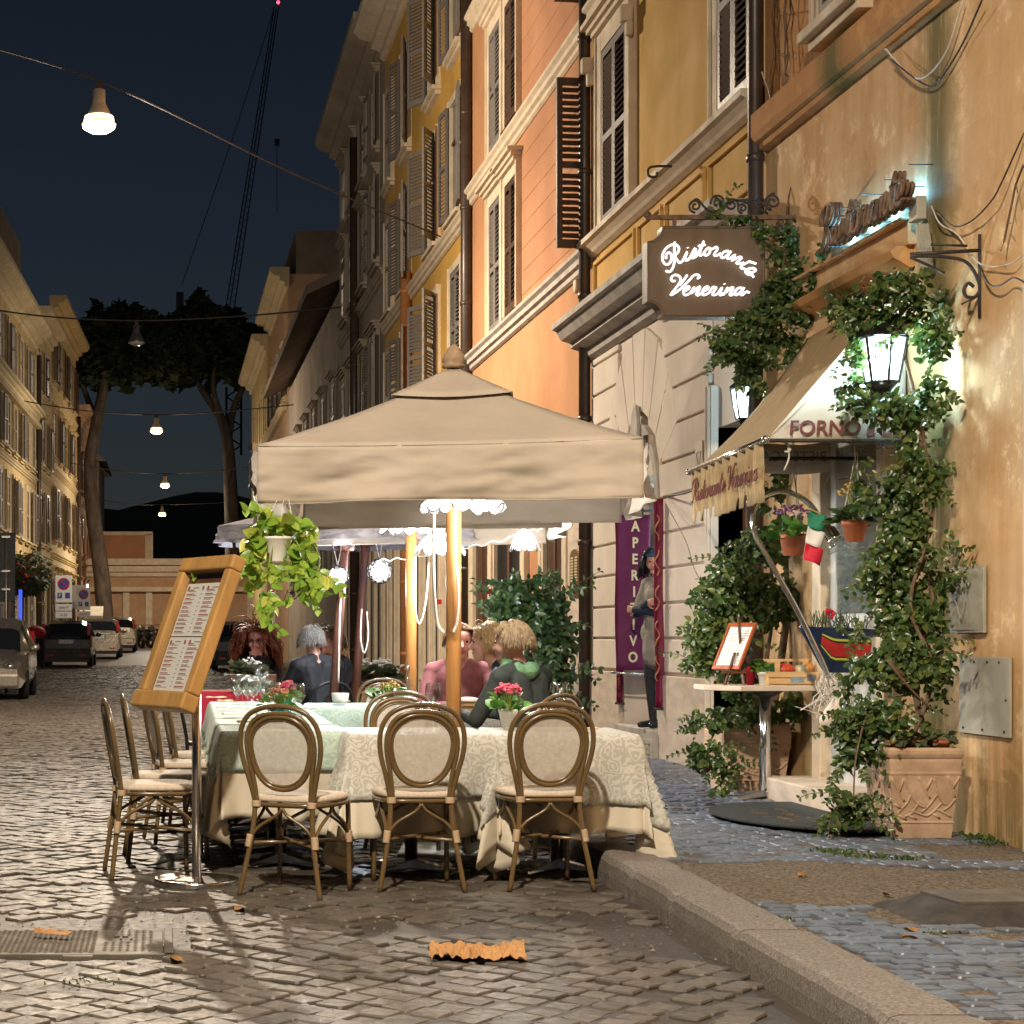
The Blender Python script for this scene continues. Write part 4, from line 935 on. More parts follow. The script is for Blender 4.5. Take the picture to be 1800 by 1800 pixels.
mb = MB().bb((P(1140,378,SY).x, SY+.055, zb-.016), (XW, SY+.085, zb+.016)); mb.lathe([(.005,-.03),(.03,-.012),(.03,.012),(.005,.03)], tuple(P(1138,378,SY+.07)), 4); mb.build('bar', M_rust, t, w=True, bevel=.003)
mb = MB()
for px in (1189, 1289): a = P(px, 378, SY); mb.bb((a.x-.014, SY+.05, a.z-.10), (a.x+.014, SY+.09, a.z-.015))
mb.build('hanger', M_rust, t, w=True)
def scroll(cx, cy, r, a0, turns, s=1, n=26): return [P(cx+r*(1-k/n*.8)*cos(a0+s*turns*2*pi*k/n), cy+r*(1-k/n*.8)*sin(a0+s*turns*2*pi*k/n), SY+.07) for k in range(n+1)]
mb = MB()
for (cx, cy, r, a0, tn, s) in ((1222,362,12,pi*.5,1.6,1),(1262,355,13,pi*.9,1.7,1),(1286,360,12,pi*.1,1.6,-1),(1305,366,9,pi*.5,1.5,1),(1358,355,15,pi*.6,1.7,1),(1364,405,13,-pi*.5,1.5,1)): mb.tube(scroll(cx, cy, r, a0, tn, s), .0085, 6)
for pts in ([(1212,360),(1225,350),(1240,366),(1255,376)],[(1255,345),(1275,358),(1295,352),(1320,360),(1350,376)],[(1345,372),(1352,345),(1362,340)],[(1300,352),(1330,352),(1356,370)]): mb.tube(smooth_path([P(a, b, SY+.07) for a, b in pts], 5), .0085, 6)
mb.build('scrollwork', M_iron, t, True, w=True)
# ---- backlit letters on the lintel
t = thing('backlit_letters', 'raised brown metal script letters with cold blue light behind them on the lintel', 'sign letters', (XW, 12.5, 3.78))
lw = 1.38/(script_len('Ristorante')+.1)
Mb = MX((XW-.13, 12.06, 3.80), (0,-1,0), (0,0,1)) @ Matrix.Diagonal((lw,.27,.27,1))
mb = MB(); x = 0
for k, ch in enumerate('Ristorante'):
    st, adv = GL[ch]; q = MB()
    for s in st:
        pth = smooth_path([(x+a+.15*b, b, 0) for a, b in s], 4)
        for dz in (-.10, .0, .10): q.tube([p+Vector((0,0,dz)) for p in pth], .050, 6, M=Mb)
    q.build('letter', M_rust, t, w=True); x += adv
mb = MB()
for k in range(12):
    y = 12.0-k*.12; mb.tube([(XW-.14, y, 3.82+.10*(k % 3)), (XW, y, 3.82+.10*(k % 3))], .004, 5)
mb.build('stand_offs', M_iron, t, w=True)
for y in (11.9, 11.55, 11.2, 10.85): point('letter_backlight', (XW-.05, y, 3.88), 3.0, (.16,.55,1), .03)
# ---- awning
t = thing('awning', 'tan striped awning lettered Ristorante Venerina over the restaurant door', 'awning', (XW, 11.8, 2.4))
A, Bn, Cc, Dd = Vector((3.69,12.7,2.405)), Vector((3.63,11.0,2.436)), Vector((XW-.02,11.0,3.43)), Vector((XW-.02,12.7,3.33))
MB().grid(lambda u, v: A.lerp(Bn, u).lerp(Dd.lerp(Cc, u), v)+Vector((.02,0,-.045))*sin(pi*v)+Vector((0,0,-.012))*sin(pi*u), 20, 14).build('canopy', M_awn, t, True, w=True, solid=.004)
MB().cyl(A+Vector((-.02,.06,0)), Bn+Vector((-.02,-.03,0)), .018, n=12).ell(Bn+Vector((-.02,-.05,0)), .026).ell(A+Vector((-.02,.07,0)), .024).build('front_bar', M_steel, t, True, w=True)
def valz(u):                                            # scalloped lower edge
    k = (u*9) % 1; return -.285-.075*(1 if .28 < k < .86 else 0)*1
mb = MB(); N = 108
top = [A.lerp(Bn, i/N)+Vector((-.022+.012*sin(i*.55), 0, -.012)) for i in range(N+1)]
v = []; 
for i, p in enumerate(top):
    u = i/N; zz = valz(u)
    for j in range(5): v.append(p+Vector((.012*sin(i*.42+j*.4)*j/4, 0, zz*j/4)))
mb.add(v, [(i*5+j, (i+1)*5+j, (i+1)*5+j+1, i*5+j+1) for i in range(N) for j in range(4)])
mb.build('valance', M_awn, t, True, w=True, solid=.003)
Lw = script_len('Ristorante Venerina'); kx_ = 1.55/Lw
Mv = MX((3.645, 12.60, 2.175), (-.035,-1,.018), (0,0,1)) @ Matrix.Diagonal((kx_,.155,.155,1))
script('Ristorante Venerina', Mv, .030, 1, 3, 5).build('valance_lettering', M_lettr, t, w=True)
side = MB(); side.grid(lambda u, v: Bn.lerp(Vector((XW-.03, 11.0, 2.42)), u).lerp(Bn.lerp(Cc, u) if False else Bn+(Cc-Bn)*u, v)+Vector((0, .012*sin(u*9)*sin(v*3), 0)), 16, 8); side.build('side_panel', M_awnside, t, True, w=True, solid=.003)
fs = MB(); fs.grid(lambda u, v: Vector((lerp(3.98, 4.47, u), 12.25+.015*sin(u*12), lerp(2.56, 2.36, v)-.02*sin(pi*u))), 14, 4); fs.build('far_side_flap', M_awnside, t, True, w=True, solid=.003)
text('BISTECCA', .10, M_print2, t, Matrix.Translation((-XW,-11.8,-2.4)) @ MX((4.22, 12.22, 2.455), (-1,0,0), (0,0,1)), 'flap_lettering', .001)
text('FORNO a LE', .125, M_lettr, t, Matrix.Translation((-XW,-11.8,-2.4)) @ MX((4.10, 10.982, 2.505), (1,0,0), (0,0,1)), 'side_lettering', .0015, bold=.002, shear=.08)
text('PI', .125, M_lettr, t, Matrix.Translation((-XW,-11.8,-2.4)) @ MX((4.20, 10.982, 2.72), (1,0,0), (0,0,1)), 'side_lettering', .0015, bold=.002)
mb = MB(); mb.tube([Bn, (XW-.03,11.0,2.43)], .012, 8); mb.tube([(3.9,11.75,2.40),(XW,11.75,2.40)], .012, 8); mb.tube([A, (XW-.03,12.7,2.40)], .012, 8)
ax_ = MB()
for k in range(5): ax_.tube(smooth_path([(4.30+.03*k+.018*cos(a), 10.985, 2.405+.018*sin(a)) for a in [j*1.05 for j in range(7)]], 2), .004, 5)
ax_.build('arm_scroll', M_iron, t, True, w=True, kind='stuff'); mb.build('iron_arm', M_iron, t, True, w=True, kind='stuff')
mb = MB()
for (px, py, Y) in ((1384, 775, 11.05), (1458, 800, 11.9)):
    c = P(px, py, Y)
    for k in range(3): mb.tube(smooth_path([c+Vector((.02*cos(a*2+k), .01*sin(a*3+k), .02*sin(a+k)-.015*a)) for a in [j*.7 for j in range(6)]], 3), .006, 6)
    mb.tube(smooth_path([c, c+Vector((.01,0,-.10)), c+Vector((-.02,0,-.18))], 4), .006, 6)
mb.build('tie_rope', M_rope, t, True, w=True)
# ---- wall lanterns
def lantern(label, c, s, power, arm):
    t = thing('wall_lantern', label, 'lantern', c, 0, 'lit wall lanterns of the restaurant')
    hx = lambda r, z: [(r*cos(pi/6+k*pi/3)*s, r*sin(pi/6+k*pi/3)*s, z*s) for k in range(6)]
    def pr(mb, a, b): mb.add(a+b, [(i, (i+1) % 6, 6+(i+1) % 6, 6+i) for i in range(6)])
    g = MB(); pr(g, hx(.078,-.13), hx(.118,.10)); g.add(hx(.078,-.13), [(5,4,3,2,1,0)]); g.build('glass_pane', E_cool, t)
    fr = MB()
    for p, q in zip(hx(.080,-.13), hx(.121,.10)): fr.tube([p, q], .0075*s, 5)
    for r_, z in ((.080,-.13),(.121,.10)): fr.tube(hx(r_, z), .008*s, 5, True)
    fr.build('lantern_frame', M_black, t)
    MB().lathe([(.135*s,.10*s),(.13*s,.115*s),(.07*s,.17*s),(.03*s,.19*s),(.03*s,.22*s),(.01*s,.24*s)], n=6).build('lantern_cap', M_black, t)
    MB().lathe([(.005*s,-.24*s),(.03*s,-.21*s),(.045*s,-.17*s),(.078*s,-.135*s)], n=12).build('lantern_base', M_black, t, True)
    mb = MB(); mb.tube(smooth_path([Vector((0,0,.22*s)), Vector((.02,0,.30*s)), Vector((arm*.5,0,.34*s)), Vector((arm,0,.28*s))], 5), .009, 6); mb.build('arm', M_black, t, True)
    point('lantern_light', Vector(c), power, COOL, .06)
    return t
lantern('large glowing wall lantern wrapped in ivy right of the awning', P(1551, 628, 10.55), 1.12, 36, .33)
lantern('small glowing wall lantern left behind the awning', P(1313, 706, 13.75), 1.0, 22, .12)
# ---- iron bracket, junction box and cables on the right wall
t = thing('iron_bracket', 'wrought iron scroll bracket holding the ivy lantern on the wall', 'bracket', (XW, 10.05, 3.3))
BY = 10.05
mb = MB()
for pts, r_ in (([(1722,412),(1722,560)],.010),([(1600,447),(1723,440)],.011),([(1636,430),(1700,432)],.007),([(1600,450),(1660,452),(1700,462),(1722,500),(1716,520),(1700,522),(1694,510),(1702,498),(1712,504)],.010),([(1600,452),(1640,470),(1660,480)],.008),([(1690,535),(1724,518)],.006)):
    mb.tube(smooth_path([P(a, b, BY) for a, b in pts], 5) if len(pts) > 2 else [P(a, b, BY) for a, b in pts], r_, 6)
mb.build('scroll_iron', M_iron, t, True, w=True)
def wallP(px, py, off=.02): Y = (XW-off)*F/(px-CX); return P(px, py, Y)
def cable(label, zpts, r, m, off=.025, g='cables strung on the restaurant wall', name='wall_cable'):
    pts = [wallP(a, b, off+(.04*random.random())) for a, b in zpts]; o = MB().tube(smooth_path(pts, 6), r, 5).build(name, m, None, True); return tag(o, label, 'cable', g)
zc = lambda pts: [(1100+a/2.571, b/2.571) for a, b in pts]
cable('pale cable drooping across the moss streak under the ledge', zc([(1525,0),(1450,230),(1350,350),(1270,330),(1200,250),(1155,220),(1050,300),(900,420),(780,430)]), .006, M_wire)
cable('dark strand added as the cast shadow of the pale cable over the moss streak', zc([(1610,0),(1520,200),(1440,330),(1385,390),(1300,350),(1200,270)]), .006, M_iron)  # no real cable: dark strand added where the pale one casts its shadow
cable('thin cable hanging down the right wall edge to the junction box', zc([(1800,600),(1700,820),(1650,910),(1560,1000),(1480,1020),(1400,950)]), .005, M_iron)
cable('pale wire looping right of the iron bracket', zc([(1800,1150),(1740,1190),(1660,1205),(1600,1190),(1560,1150),(1500,1060),(1420,1010),(1380,930)]), .004, M_wire)
cable('dark wire running along the wall below the bracket', zc([(1800,1275),(1750,1255),(1690,1290),(1640,1280),(1600,1200)]), .005, M_iron)
cable('pale wire beside the brown downpipe', zc([(600,280),(640,400),(675,475),(760,400),(840,330),(960,250)]), .005, M_wire)
cable('thin cable along the lintel ledge', zc([(820,1290),(960,1190),(1100,1110),(1290,985)]), .011, M_box)
t = thing('junction_box', 'small grey junction box with ribbed conduits beside the letters', 'junction box', tuple(wallP(1622, 368)))
c = wallP(1622, 368); MB().bb((c.x-.06,c.y-.06,c.z-.07),(c.x,c.y+.06,c.z+.07)).build('box', M_box, t, w=True, bevel=.006)
mb = MB()
for k in range(4):
    pth = smooth_path([wallP(1612+k*6, 395, .05), wallP(1616+k*6, 430, .06+.01*k), wallP(1622+k*5, 470, .05)], 8)
    mb.tube(pth, [.011+.003*(i % 2) for i in range(len(pth))], 7)
mb.build('conduit', M_box, t, w=True)
o = MB().tube(smooth_path([P(1166,872,16.4), P(1200,868,15.2), P(1240,852,13.8), P(1290,820,12.4), P(1345,776,11.0)], 6), .009, 6).build('awning_cable', M_iron, None, True); tag(o, 'black cable slung from the awning corner to the doorway banner', 'cable')
# ---- ivy
def leafgeo(L=1, W=.42, fold=.14, tip=.2):
    return [(0,0,0),(W*.7,L*.28,fold*.7),(W*.62,L*.62,fold*.5),(0,L,-tip*.5),(-W*.62,L*.62,fold*.5),(-W*.7,L*.28,fold*.7),(0,L*.45,0)], [(0,1,6),(1,2,6),(2,3,6),(3,4,6),(4,5,6),(5,0,6)]
def leafM(p, d, nrm, s):
    d = Vector(d).normalized(); nrm = Vector(nrm); x = d.cross(nrm); x = x.normalized() if x.length > 1e-4 else frame(d)[0]; z = x.cross(d)
    return MX(p, x*1, d, z) @ Matrix.Scale(s, 4)
def foliage(t, mat, blobs, size, seed, nsep, stem_paths, out=Vector((-.6,-.8,.25)), geo=None, hang=.5, name='leaf', shell=.55, sprigs=0):
    rr = random.Random(seed); gv, gf = geo or leafgeo(); L = []
    for (px, py, Y, rx, ry, rz, n) in blobs:
        c = P(px, py, Y)
        for _ in range(int(n*1.6) if size < .06 else n):
            while True:
                q = Vector((rr.uniform(-1,1), rr.uniform(-1,1), rr.uniform(-1,1)))
                if q.length < 1: break
            q = q*(shell+(1-shell)*rr.random())/max(q.length, .25) if rr.random() < .6 else q
            w_ = 1+.35*noise.noise(Vector((q.x*2+px*.01, q.y*2, q.z*2+py*.01)))
            p = c+Vector((q.x*rx, q.y*ry, q.z*rz))*w_
            if noise.noise(p*6.5) < -.26 or noise.noise(p*2.9+Vector((seed,0,0))) < -.22: continue
            if p.x > XW-.02: p.x = XW-.02-rr.random()*.05
            o_ = (out+q*.8+Vector((rr.gauss(0,.45), rr.gauss(0,.45), rr.gauss(0,.45)))).normalized()
            d = (Vector((rr.gauss(0,.6), rr.gauss(0,.6), rr.gauss(0,.5)-hang))+o_*.35).normalized()
            L.append((p, d, o_, size*rr.uniform(.55, 1.2), rr.random()))
    sprig_paths = []
    for _ in range(sprigs):
        (px, py, Y, rx, ry, rz, n) = rr.choice(blobs); c = P(px, py, Y); a = rr.uniform(0, 6.283); h = rr.uniform(-.6, .9)
        d = Vector((cos(a), -abs(sin(a))*.7, h)).normalized(); p = c+Vector((d.x*rx, d.y*ry, d.z*rz))*.8; pts = [p.copy()]; LN = rr.uniform(.05, .12)*(size/.07)
        for k in range(5):
            d = (d+Vector((rr.gauss(0,.18), rr.gauss(0,.18), -.13+rr.gauss(0,.12)))).normalized(); p = p+d*LN*.5; pts.append(p.copy())
            for s in (-1, 1):
                o_ = Vector((rr.gauss(-.2,.4), -.7+rr.gauss(0,.4), .4+rr.gauss(0,.4))).normalized(); sd = d.cross(o_).normalized()*s
                if p.x < XW-.02: L.append((p.copy(), (sd+d*.5+Vector((0,0,-.25))).normalized(), o_, size*rr.uniform(.6, 1.0)*(1-.07*k), rr.random()))
        if all(q.x < XW-.01 for q in pts): sprig_paths.append(pts)
    if sprig_paths:
        sg = MB(); [sg.tube([q-t.location for q in pts], .0022, 4) for pts in sprig_paths]; sg.build('twigs', M_stem, t, kind='stuff')
    L.sort(key=lambda e: e[0].y-e[3]*3)
    step = max(1, len(L)//2//max(1, nsep)); sep = set(range(0, step*nsep, step)) if nsep else set()
    base = MB().add(gv, gf).mesh(name, mat, True); fl = MB(); o0 = t.location
    for i, (p, d, o_, s, tn) in enumerate(L):
        M = leafM(p-o0, d, o_, s)
        if i in sep:
            ob = bpy.data.objects.new(name, base); C.objects.link(ob); ob.parent = t; ob.matrix_local = M
        else: fl.add(gv, gf, M, tone=tn)
    fl.build('foliage', mat, t, True, kind='stuff')
    if stem_paths:
        st = MB()
        for pth, r0, r1 in stem_paths:
            q = smooth_path([P(*a) for a in pth], 5); st.tube(q, [lerp(r0, r1, i/(len(q)-1)) for i in range(len(q))], 6)
        st.build('stem', M_stem, t, True, w=True)
t = thing('ivy_column', 'tall glossy ivy climbing from the right planter round the lantern', 'climbing plant', (4.2, 10.3, .6))
foliage(t, M_ivy, [(1575,515,10.5,.20,.14,.14,420),(1540,560,10.6,.22,.12,.10,300),(1610,560,10.45,.16,.14,.14,320),(1640,600,10.3,.10,.1,.12,160),(1510,610,10.6,.07,.08,.12,130),(1505,690,10.7,.10,.1,.14,260),(1570,720,10.5,.24,.14,.13,520),(1640,700,10.3,.09,.08,.14,140),(1570,800,10.5,.20,.14,.16,480),(1610,850,10.4,.16,.14,.18,420),(1545,870,10.5,.13,.12,.16,320),(1600,950,10.4,.20,.15,.2,560),(1640,1010,10.25,.12,.12,.22,300),(1560,1010,10.4,.17,.14,.16,420),(1600,1090,10.3,.20,.16,.2,560),(1530,1100,10.4,.16,.14,.16,400),(1570,1180,10.25,.23,.18,.18,620),(1630,1170,10.1,.14,.14,.22,400),(1525,1220,10.3,.16,.14,.15,360),(1560,1260,10.15,.22,.17,.12,420),(1500,1280,10.2,.12,.1,.12,220),(1510,1340,10.1,.12,.1,.14,220),(1492,1400,10.05,.09,.08,.14,150),(1505,1430,10.0,.07,.06,.07,70)],
    .054, 3, 260, [([(1630,1310,10.15),(1610,1200,10.2),(1640,1050,10.3),(1600,900,10.4),(1620,760,10.45),(1590,620,10.5),(1580,520,10.5)],.020,.007),([(1600,1310,10.15),(1640,1180,10.1),(1600,1060,10.2),(1640,900,10.35),(1620,720,10.4),(1650,600,10.35)],.014,.006),([(1560,1310,10.1),(1530,1250,10.1),(1505,1330,10.0),(1500,1420,9.95)],.008,.004),([(1590,1190,10.0),(1560,1160,9.95),(1600,1210,9.95),(1640,1250,10.0)],.009,.006)], sprigs=120)
t = thing('ivy_bush', 'broad leafy ivy growing from the left planter over the shop window', 'climbing plant', (4.2, 12.9, .5))
foliage(t, M_ivy, [(1370,860,13.2,.18,.1,.22,300),(1395,940,13.2,.2,.12,.2,360),(1340,960,13.0,.20,.14,.14,420),(1300,1010,12.9,.22,.15,.17,520),(1260,1050,12.8,.18,.13,.14,380),(1225,1060,12.7,.08,.08,.05,90),(1330,1060,12.95,.22,.16,.18,480),(1290,1110,12.9,.20,.15,.13,400),(1240,1120,12.75,.14,.1,.16,280),(1390,1060,13.0,.18,.12,.2,260),(1230,1170,12.75,.11,.08,.08,120),(1255,1150,12.8,.12,.09,.1,160),(1250,1270,12.75,.16,.1,.1,260),(1235,1325,12.7,.10,.08,.12,160),(1280,1350,12.65,.07,.06,.12,90),(1262,1395,12.6,.05,.05,.05,40),(1330,1255,12.9,.16,.12,.08,240),(1410,1250,12.9,.12,.1,.1,160),(1300,1200,12.95,.14,.1,.14,200)],
    .056, 5, 200, [([(1350,1290,13.0),(1370,1180,13.1),(1385,1050,13.15),(1380,930,13.2),(1395,840,13.25),(1400,700,13.3)],.035,.018),([(1370,1290,13.0),(1395,1150,13.1),(1400,1000,13.15),(1410,880,13.2),(1420,720,13.2)],.028,.014),([(1340,1290,12.95),(1345,1180,13.0),(1360,1060,13.1),(1350,960,13.1)],.02,.01),([(1330,1290,12.9),(1290,1250,12.8),(1250,1300,12.7),(1240,1360,12.65)],.010,.004),([(1170,885,16),(1205,950,15),(1225,1010,14),(1260,1045,13)],.004,.003)], sprigs=90)
t = thing('hanging_ivy', 'hanging ivy mass spreading around the sign above the awning', 'climbing plant', (4.3, 12.8, 3.4))
foliage(t, M_ivy, [(1385,440,13.0,.10,.08,.14,170),(1340,410,12.95,.08,.06,.06,70),(1400,480,12.9,.12,.09,.1,200),(1370,545,12.9,.16,.12,.12,360),(1420,540,12.7,.16,.12,.12,360),(1320,570,12.85,.16,.12,.1,300),(1290,610,12.8,.13,.1,.11,240),(1350,610,12.95,.2,.13,.14,420),(1300,650,13.0,.14,.1,.12,260),(1400,620,12.9,.14,.1,.12,260),(1440,480,12.5,.10,.08,.12,170),(1450,430,12.4,.10,.06,.08,110),(1275,625,12.75,.07,.07,.05,60),(1480,540,11.9,.10,.08,.07,90),(1385,500,12.9,.14,.1,.14,260),(1340,520,12.9,.08,.07,.09,120),(1400,400,12.95,.07,.06,.12,90),(1270,600,12.75,.08,.07,.08,90),(1330,690,13.1,.08,.06,.06,60),(1265,365,12.95,.03,.03,.05,16),(1310,385,12.95,.08,.04,.03,30)],
    .054, 7, 170, [([(1410,720,13.2),(1400,640,13.1),(1370,560,13.0),(1380,440,13.0),(1390,330,13.1),(1430,310,13.0)],.016,.003),([(1400,640,13.1),(1430,540,12.8),(1450,440,12.5),(1540,300,11.5)],.010,.003),([(1380,440,13.0),(1350,430,12.95),(1300,385,12.95)],.007,.004)], sprigs=90)
t = thing('bare_vine', 'dry bare vine hanging on the wall by the upper window', 'vine', tuple(wallP(1370, 100)))
mb = MB(); rr = random.Random(3)
for k in range(5):
    x0 = 1358+k*9 if k < 4 else 1795; pts = [(x0+rr.uniform(-5,5)+(0 if k < 4 else -i*8), (-40 if k < 4 else 290)+i*34) for i in range(8 if k < 4 else 5)]
    mb.tube(smooth_path([wallP(a, b, .05) for a, b in pts], 4), .006, 5)
    for a, b in pts: mb.tube([wallP(a, b, .05), wallP(a+rr.uniform(-14,14), b+rr.uniform(-4,16), .08)], .003, 4)
mb.build('twigs', M_stem, t, w=True, kind='stuff')
# ---- terracotta planters
def planter(label, c, w0, w1, h):
    t = thing('planter', label, 'planter', c, 0, 'square terracotta planters at the restaurant door')
    def ring(w, z): return [(-w/2,-w/2,z),(w/2,-w/2,z),(w/2,w/2,z),(-w/2,w/2,z)]
    mb = MB(); prof = [(w0,0),(w0*1.03,h*.16),(w0*1.06,h*.165),(w0*1.06,h*.185),(w0*1.035,h*.19),(lerp(w0,w1,.72),h*.70),(lerp(w0,w1,.8),h*.705),(lerp(w0,w1,.8),h*.73),(lerp(w0,w1,.75),h*.735),(lerp(w0,w1,.82),h*.85),(w1*.95,h*.86),(w1*.95,h*.885),(w1*.98,h*.89),(w1*1.02,h*.93),(w1*1.02,h*.97),(w1*.99,h),(w1*.86,h),(w1*.84,h*.9)]
    rs = [ring(a, b) for a, b in prof]; v = [p for r_ in rs for p in r_]
    mb.add(v, [(i*4+k, i*4+(k+1) % 4, (i+1)*4+(k+1) % 4, (i+1)*4+k) for i in range(len(rs)-1) for k in range(4)]+[(3,2,1,0)])
    mb.build('pot', M_terr2, t, bevel=.008)
    MB().box((0,0,h*.9),(w1*.85,w1*.85,.01)).build('soil', M_soil, t)
    wv = MB()
    WV = [[(-.62,.96),(-.42,.57),(-.17,.35),(.05,.29)],[(-.2,.98),(-.02,.72),(.17,.5)],[(.23,.96),(.38,.63),(.6,.39),(.7,.36)],[(.63,1),(.82,.72),(.94,.52)],[(-.98,.96),(-.78,.63),(-.63,.43)],[(-.94,.37),(-.75,.26)],
          [(-.62,.96),(-.77,.63)],[(.2,.96),(.03,.66)],[(.98,1),(.83,.72)],[(-.42,.59),(-.54,.39),(-.75,.24),(-.88,.13)],[(-.17,.41),(-.38,.17),(-.63,.08)],[(.38,.59),(.17,.35),(-.08,.17)],[(.55,.39),(.32,.2),(.11,.09)],[(.97,.5),(.82,.33),(.63,.22)],
          [(-.42,.22),(-.17,.15),(.11,.09)],[(-.5,.11),(-.23,.02)],[(.29,.15),(.54,.04)],[(.42,.24),(.66,.17),(.9,.08)],[(-.9,.13),(-.57,.01)]]
    for side in range(4):
        Rz = Matrix.Rotation(side*pi/2, 4, 'Z')
        def on(s, q): z = h*(.20+.49*q); w = lerp(w0*1.035, lerp(w0,w1,.72), q); return Vector((s*w/2, -w/2+.001, z))
        for c_ in WV: wv.tube(smooth_path([on(a_, b_) for a_, b_ in c_], 4), .0075*w0/.315, 6, M=Rz)
    wv.build('basket_weave', M_terr2, t, True)
    return t
PR = planter('terracotta basket planter with three small pots beside the plaster wall', (4.17, 10.18, .14), .315, .41, .50)
PL = planter('terracotta basket planter behind the chrome table leg', (4.20, 13.15, .14), .40, .50, .50)
def pot(mb, c, r0, r1, h, n=16): mb.lathe([(r0,0),(r1*.95,h*.78),(r1*1.06,h*.79),(r1*1.06,h),(r1*.94,h),(r1*.9,h*.9)], c, n)
def small_pot(label, c, r, h, m, lm, n, ls, seed, hang=.0, flowers=None, spread=1.0, cat='potted plant', group=None, name='potted_plant'):
    t = thing(name, label, cat, c, 0, group)
    mb = MB(); pot(mb, (0,0,0), r*.72, r, h); mb.build('pot', m, t, True)
    rr = random.Random(seed); fl = MB(); gv, gf = leafgeo(1, .75, .18, .2)
    for _ in range(n):
        a = rr.uniform(0, 6.283); e = rr.uniform(.1, 1.2); d = Vector((cos(a)*cos(e), sin(a)*cos(e), sin(e)-hang))
        p = Vector((cos(a)*r*.5, sin(a)*r*.5, h*.92))+d*ls*rr.uniform(.1, 1.0)*spread
        fl.add(gv, gf, leafM(p, d+Vector((rr.gauss(0,.4),rr.gauss(0,.4),-.2)), Vector((rr.gauss(0,.4),rr.gauss(0,.4)-.3,1)), ls*rr.uniform(.5,1.0)), tone=rr.random())
    fl.build('leaves', lm, t, True)
    if flowers:
        fm, nf, fr_, fz = flowers; q = MB()
        for _ in range(nf):
            a = rr.uniform(0, 6.283); k = sqrt(rr.random()); q.ell((cos(a)*k*r*1.35, sin(a)*k*r*1.35, h+fz+(1-k*k)*r*.6+rr.uniform(-.02,.02)), (fr_*rr.uniform(.6,1.1), fr_*rr.uniform(.6,1.1), fr_*.5), 6, 4)
        q.build('flowers', fm, t, True, kind='stuff')
        s_ = MB()
        for k in range(7): a = k*.9; s_.tube([(0,0,h*.8),(cos(a)*r*.6, sin(a)*r*.6, h+fz)], .003, 4)
        s_.build('flower_stems', M_vine, t)
    return t
for k, (px, lab) in enumerate(((1575,'left of the three small clay pots standing in the right planter'),(1612,'middle small clay pot in the right planter'),(1652,'right small clay pot in the right planter next to the wall'))):
    c = P(px, 1322, 10.06); small_pot(lab, (c.x, 10.06+.03*(k % 2), .60), .056, .078, M_terr, M_dull, 40, .055, 40+k, .3, group='small clay pots in the planters')
for k, (px, lab) in enumerate(((1305,'left small clay pot in the left planter'),(1333,'right small clay pot in the left planter'))):
    c = P(px, 1272, 12.95); small_pot(lab, (c.x, 12.95, .60), .055, .085, M_terr, M_shrub, 40, .07, 50+k, .1, group='small clay pots in the planters')
# ---- side table with its things
t = thing('side_table', 'small stone topped side table with chrome column by the ivy', 'table', (4.10, 12.45, .14))
MB().prism([(-.45,-.10),(-.26,-.30),(.38,-.26),(.40,.26),(-.42,.24)], .035, Matrix.Translation((0,0,.745))).build('table_top', M_trav, t, bevel=.006)
MB().cyl((0,0,.03),(0,0,.72),.038,n=20).build('column', M_chrome, t, True); MB().lathe([(.12,.742),(.12,.735),(.05,.70),(.04,.70)][::-1], n=18).build('bracket', M_black, t, True)
mb = MB()
for k in range(4):
    a = k*pi/2+.55; d = Vector((cos(a), sin(a), 0)); s_ = Vector((-sin(a), cos(a), 0))
    mb.add([d*.03-s_*.035+Vector((0,0,.02)), d*.03+s_*.035+Vector((0,0,.02)), d*.03+s_*.03+Vector((0,0,.06)), d*.03-s_*.03+Vector((0,0,.06)), d*.30-s_*.028, d*.30+s_*.028, d*.30+s_*.022+Vector((0,0,.022)), d*.30-s_*.022+Vector((0,0,.022))], [(0,1,5,4),(3,7,6,2),(0,4,7,3),(1,2,6,5),(4,5,6,7)])
mb.build('cross_foot', M_alu, t, bevel=.005)
TZ = .14+.78
t = thing('menu_easel', 'red framed menu leaning on a little dark easel on the side table', 'menu', (3.86, 12.36, TZ))
fu = Vector((.50,-.85,0)).normalized(); fup = (Vector((0,0,1))*.9+Vector((.42,.24,0))).normalized(); Me = MX((-.03,.07,.10), fu, fup)
mb = MB(); w_, h_ = .24, .36
for a, b in (((-w_/2,0,0),(w_/2,.03,.02)),((-w_/2,h_-.03,0),(w_/2,h_,.02)),((-w_/2,.03,0),(-w_/2+.018,h_-.03,.02)),((w_/2-.018,.03,0),(w_/2,h_-.03,.02))): mb.bb(a, b, Me)
mb.build('frame', M_redwood, t, bevel=.002)
MB().bb((-w_/2+.012,.02,.004),(w_/2-.012,h_-.02,.010), Me).build('sheet', M_paper, t)
mb = MB(); rr = random.Random(2)
for c_ in (-1, 1):
    for k in range(14): x = c_*.05; L2 = rr.uniform(.022,.042); mb.bb((x-L2,.05+k*.019,.0105),(x+L2,.054+k*.019,.0112), Me)
mb.bb((-.001,.03,.0105),(.001,.33,.0112), Me); mb.build('menu_print', M_print2, t)
mb = MB(); mb.tube([(-.07,-.02,0),(.02,.05,.22)], .010, 5); mb.tube([(.06,-.03,0),(.04,.05,.22)], .010, 5); mb.tube([(.10,.12,0),(.05,.06,.46)], .010, 5); mb.bb((-.08,-.01,.08),(.08,.02,.10)); mb.build('easel_legs', M_darkwood, t)
t = thing('wooden_crate', 'light wooden crate of gourds and squashes on the side table', 'crate', (4.22, 12.33, TZ))
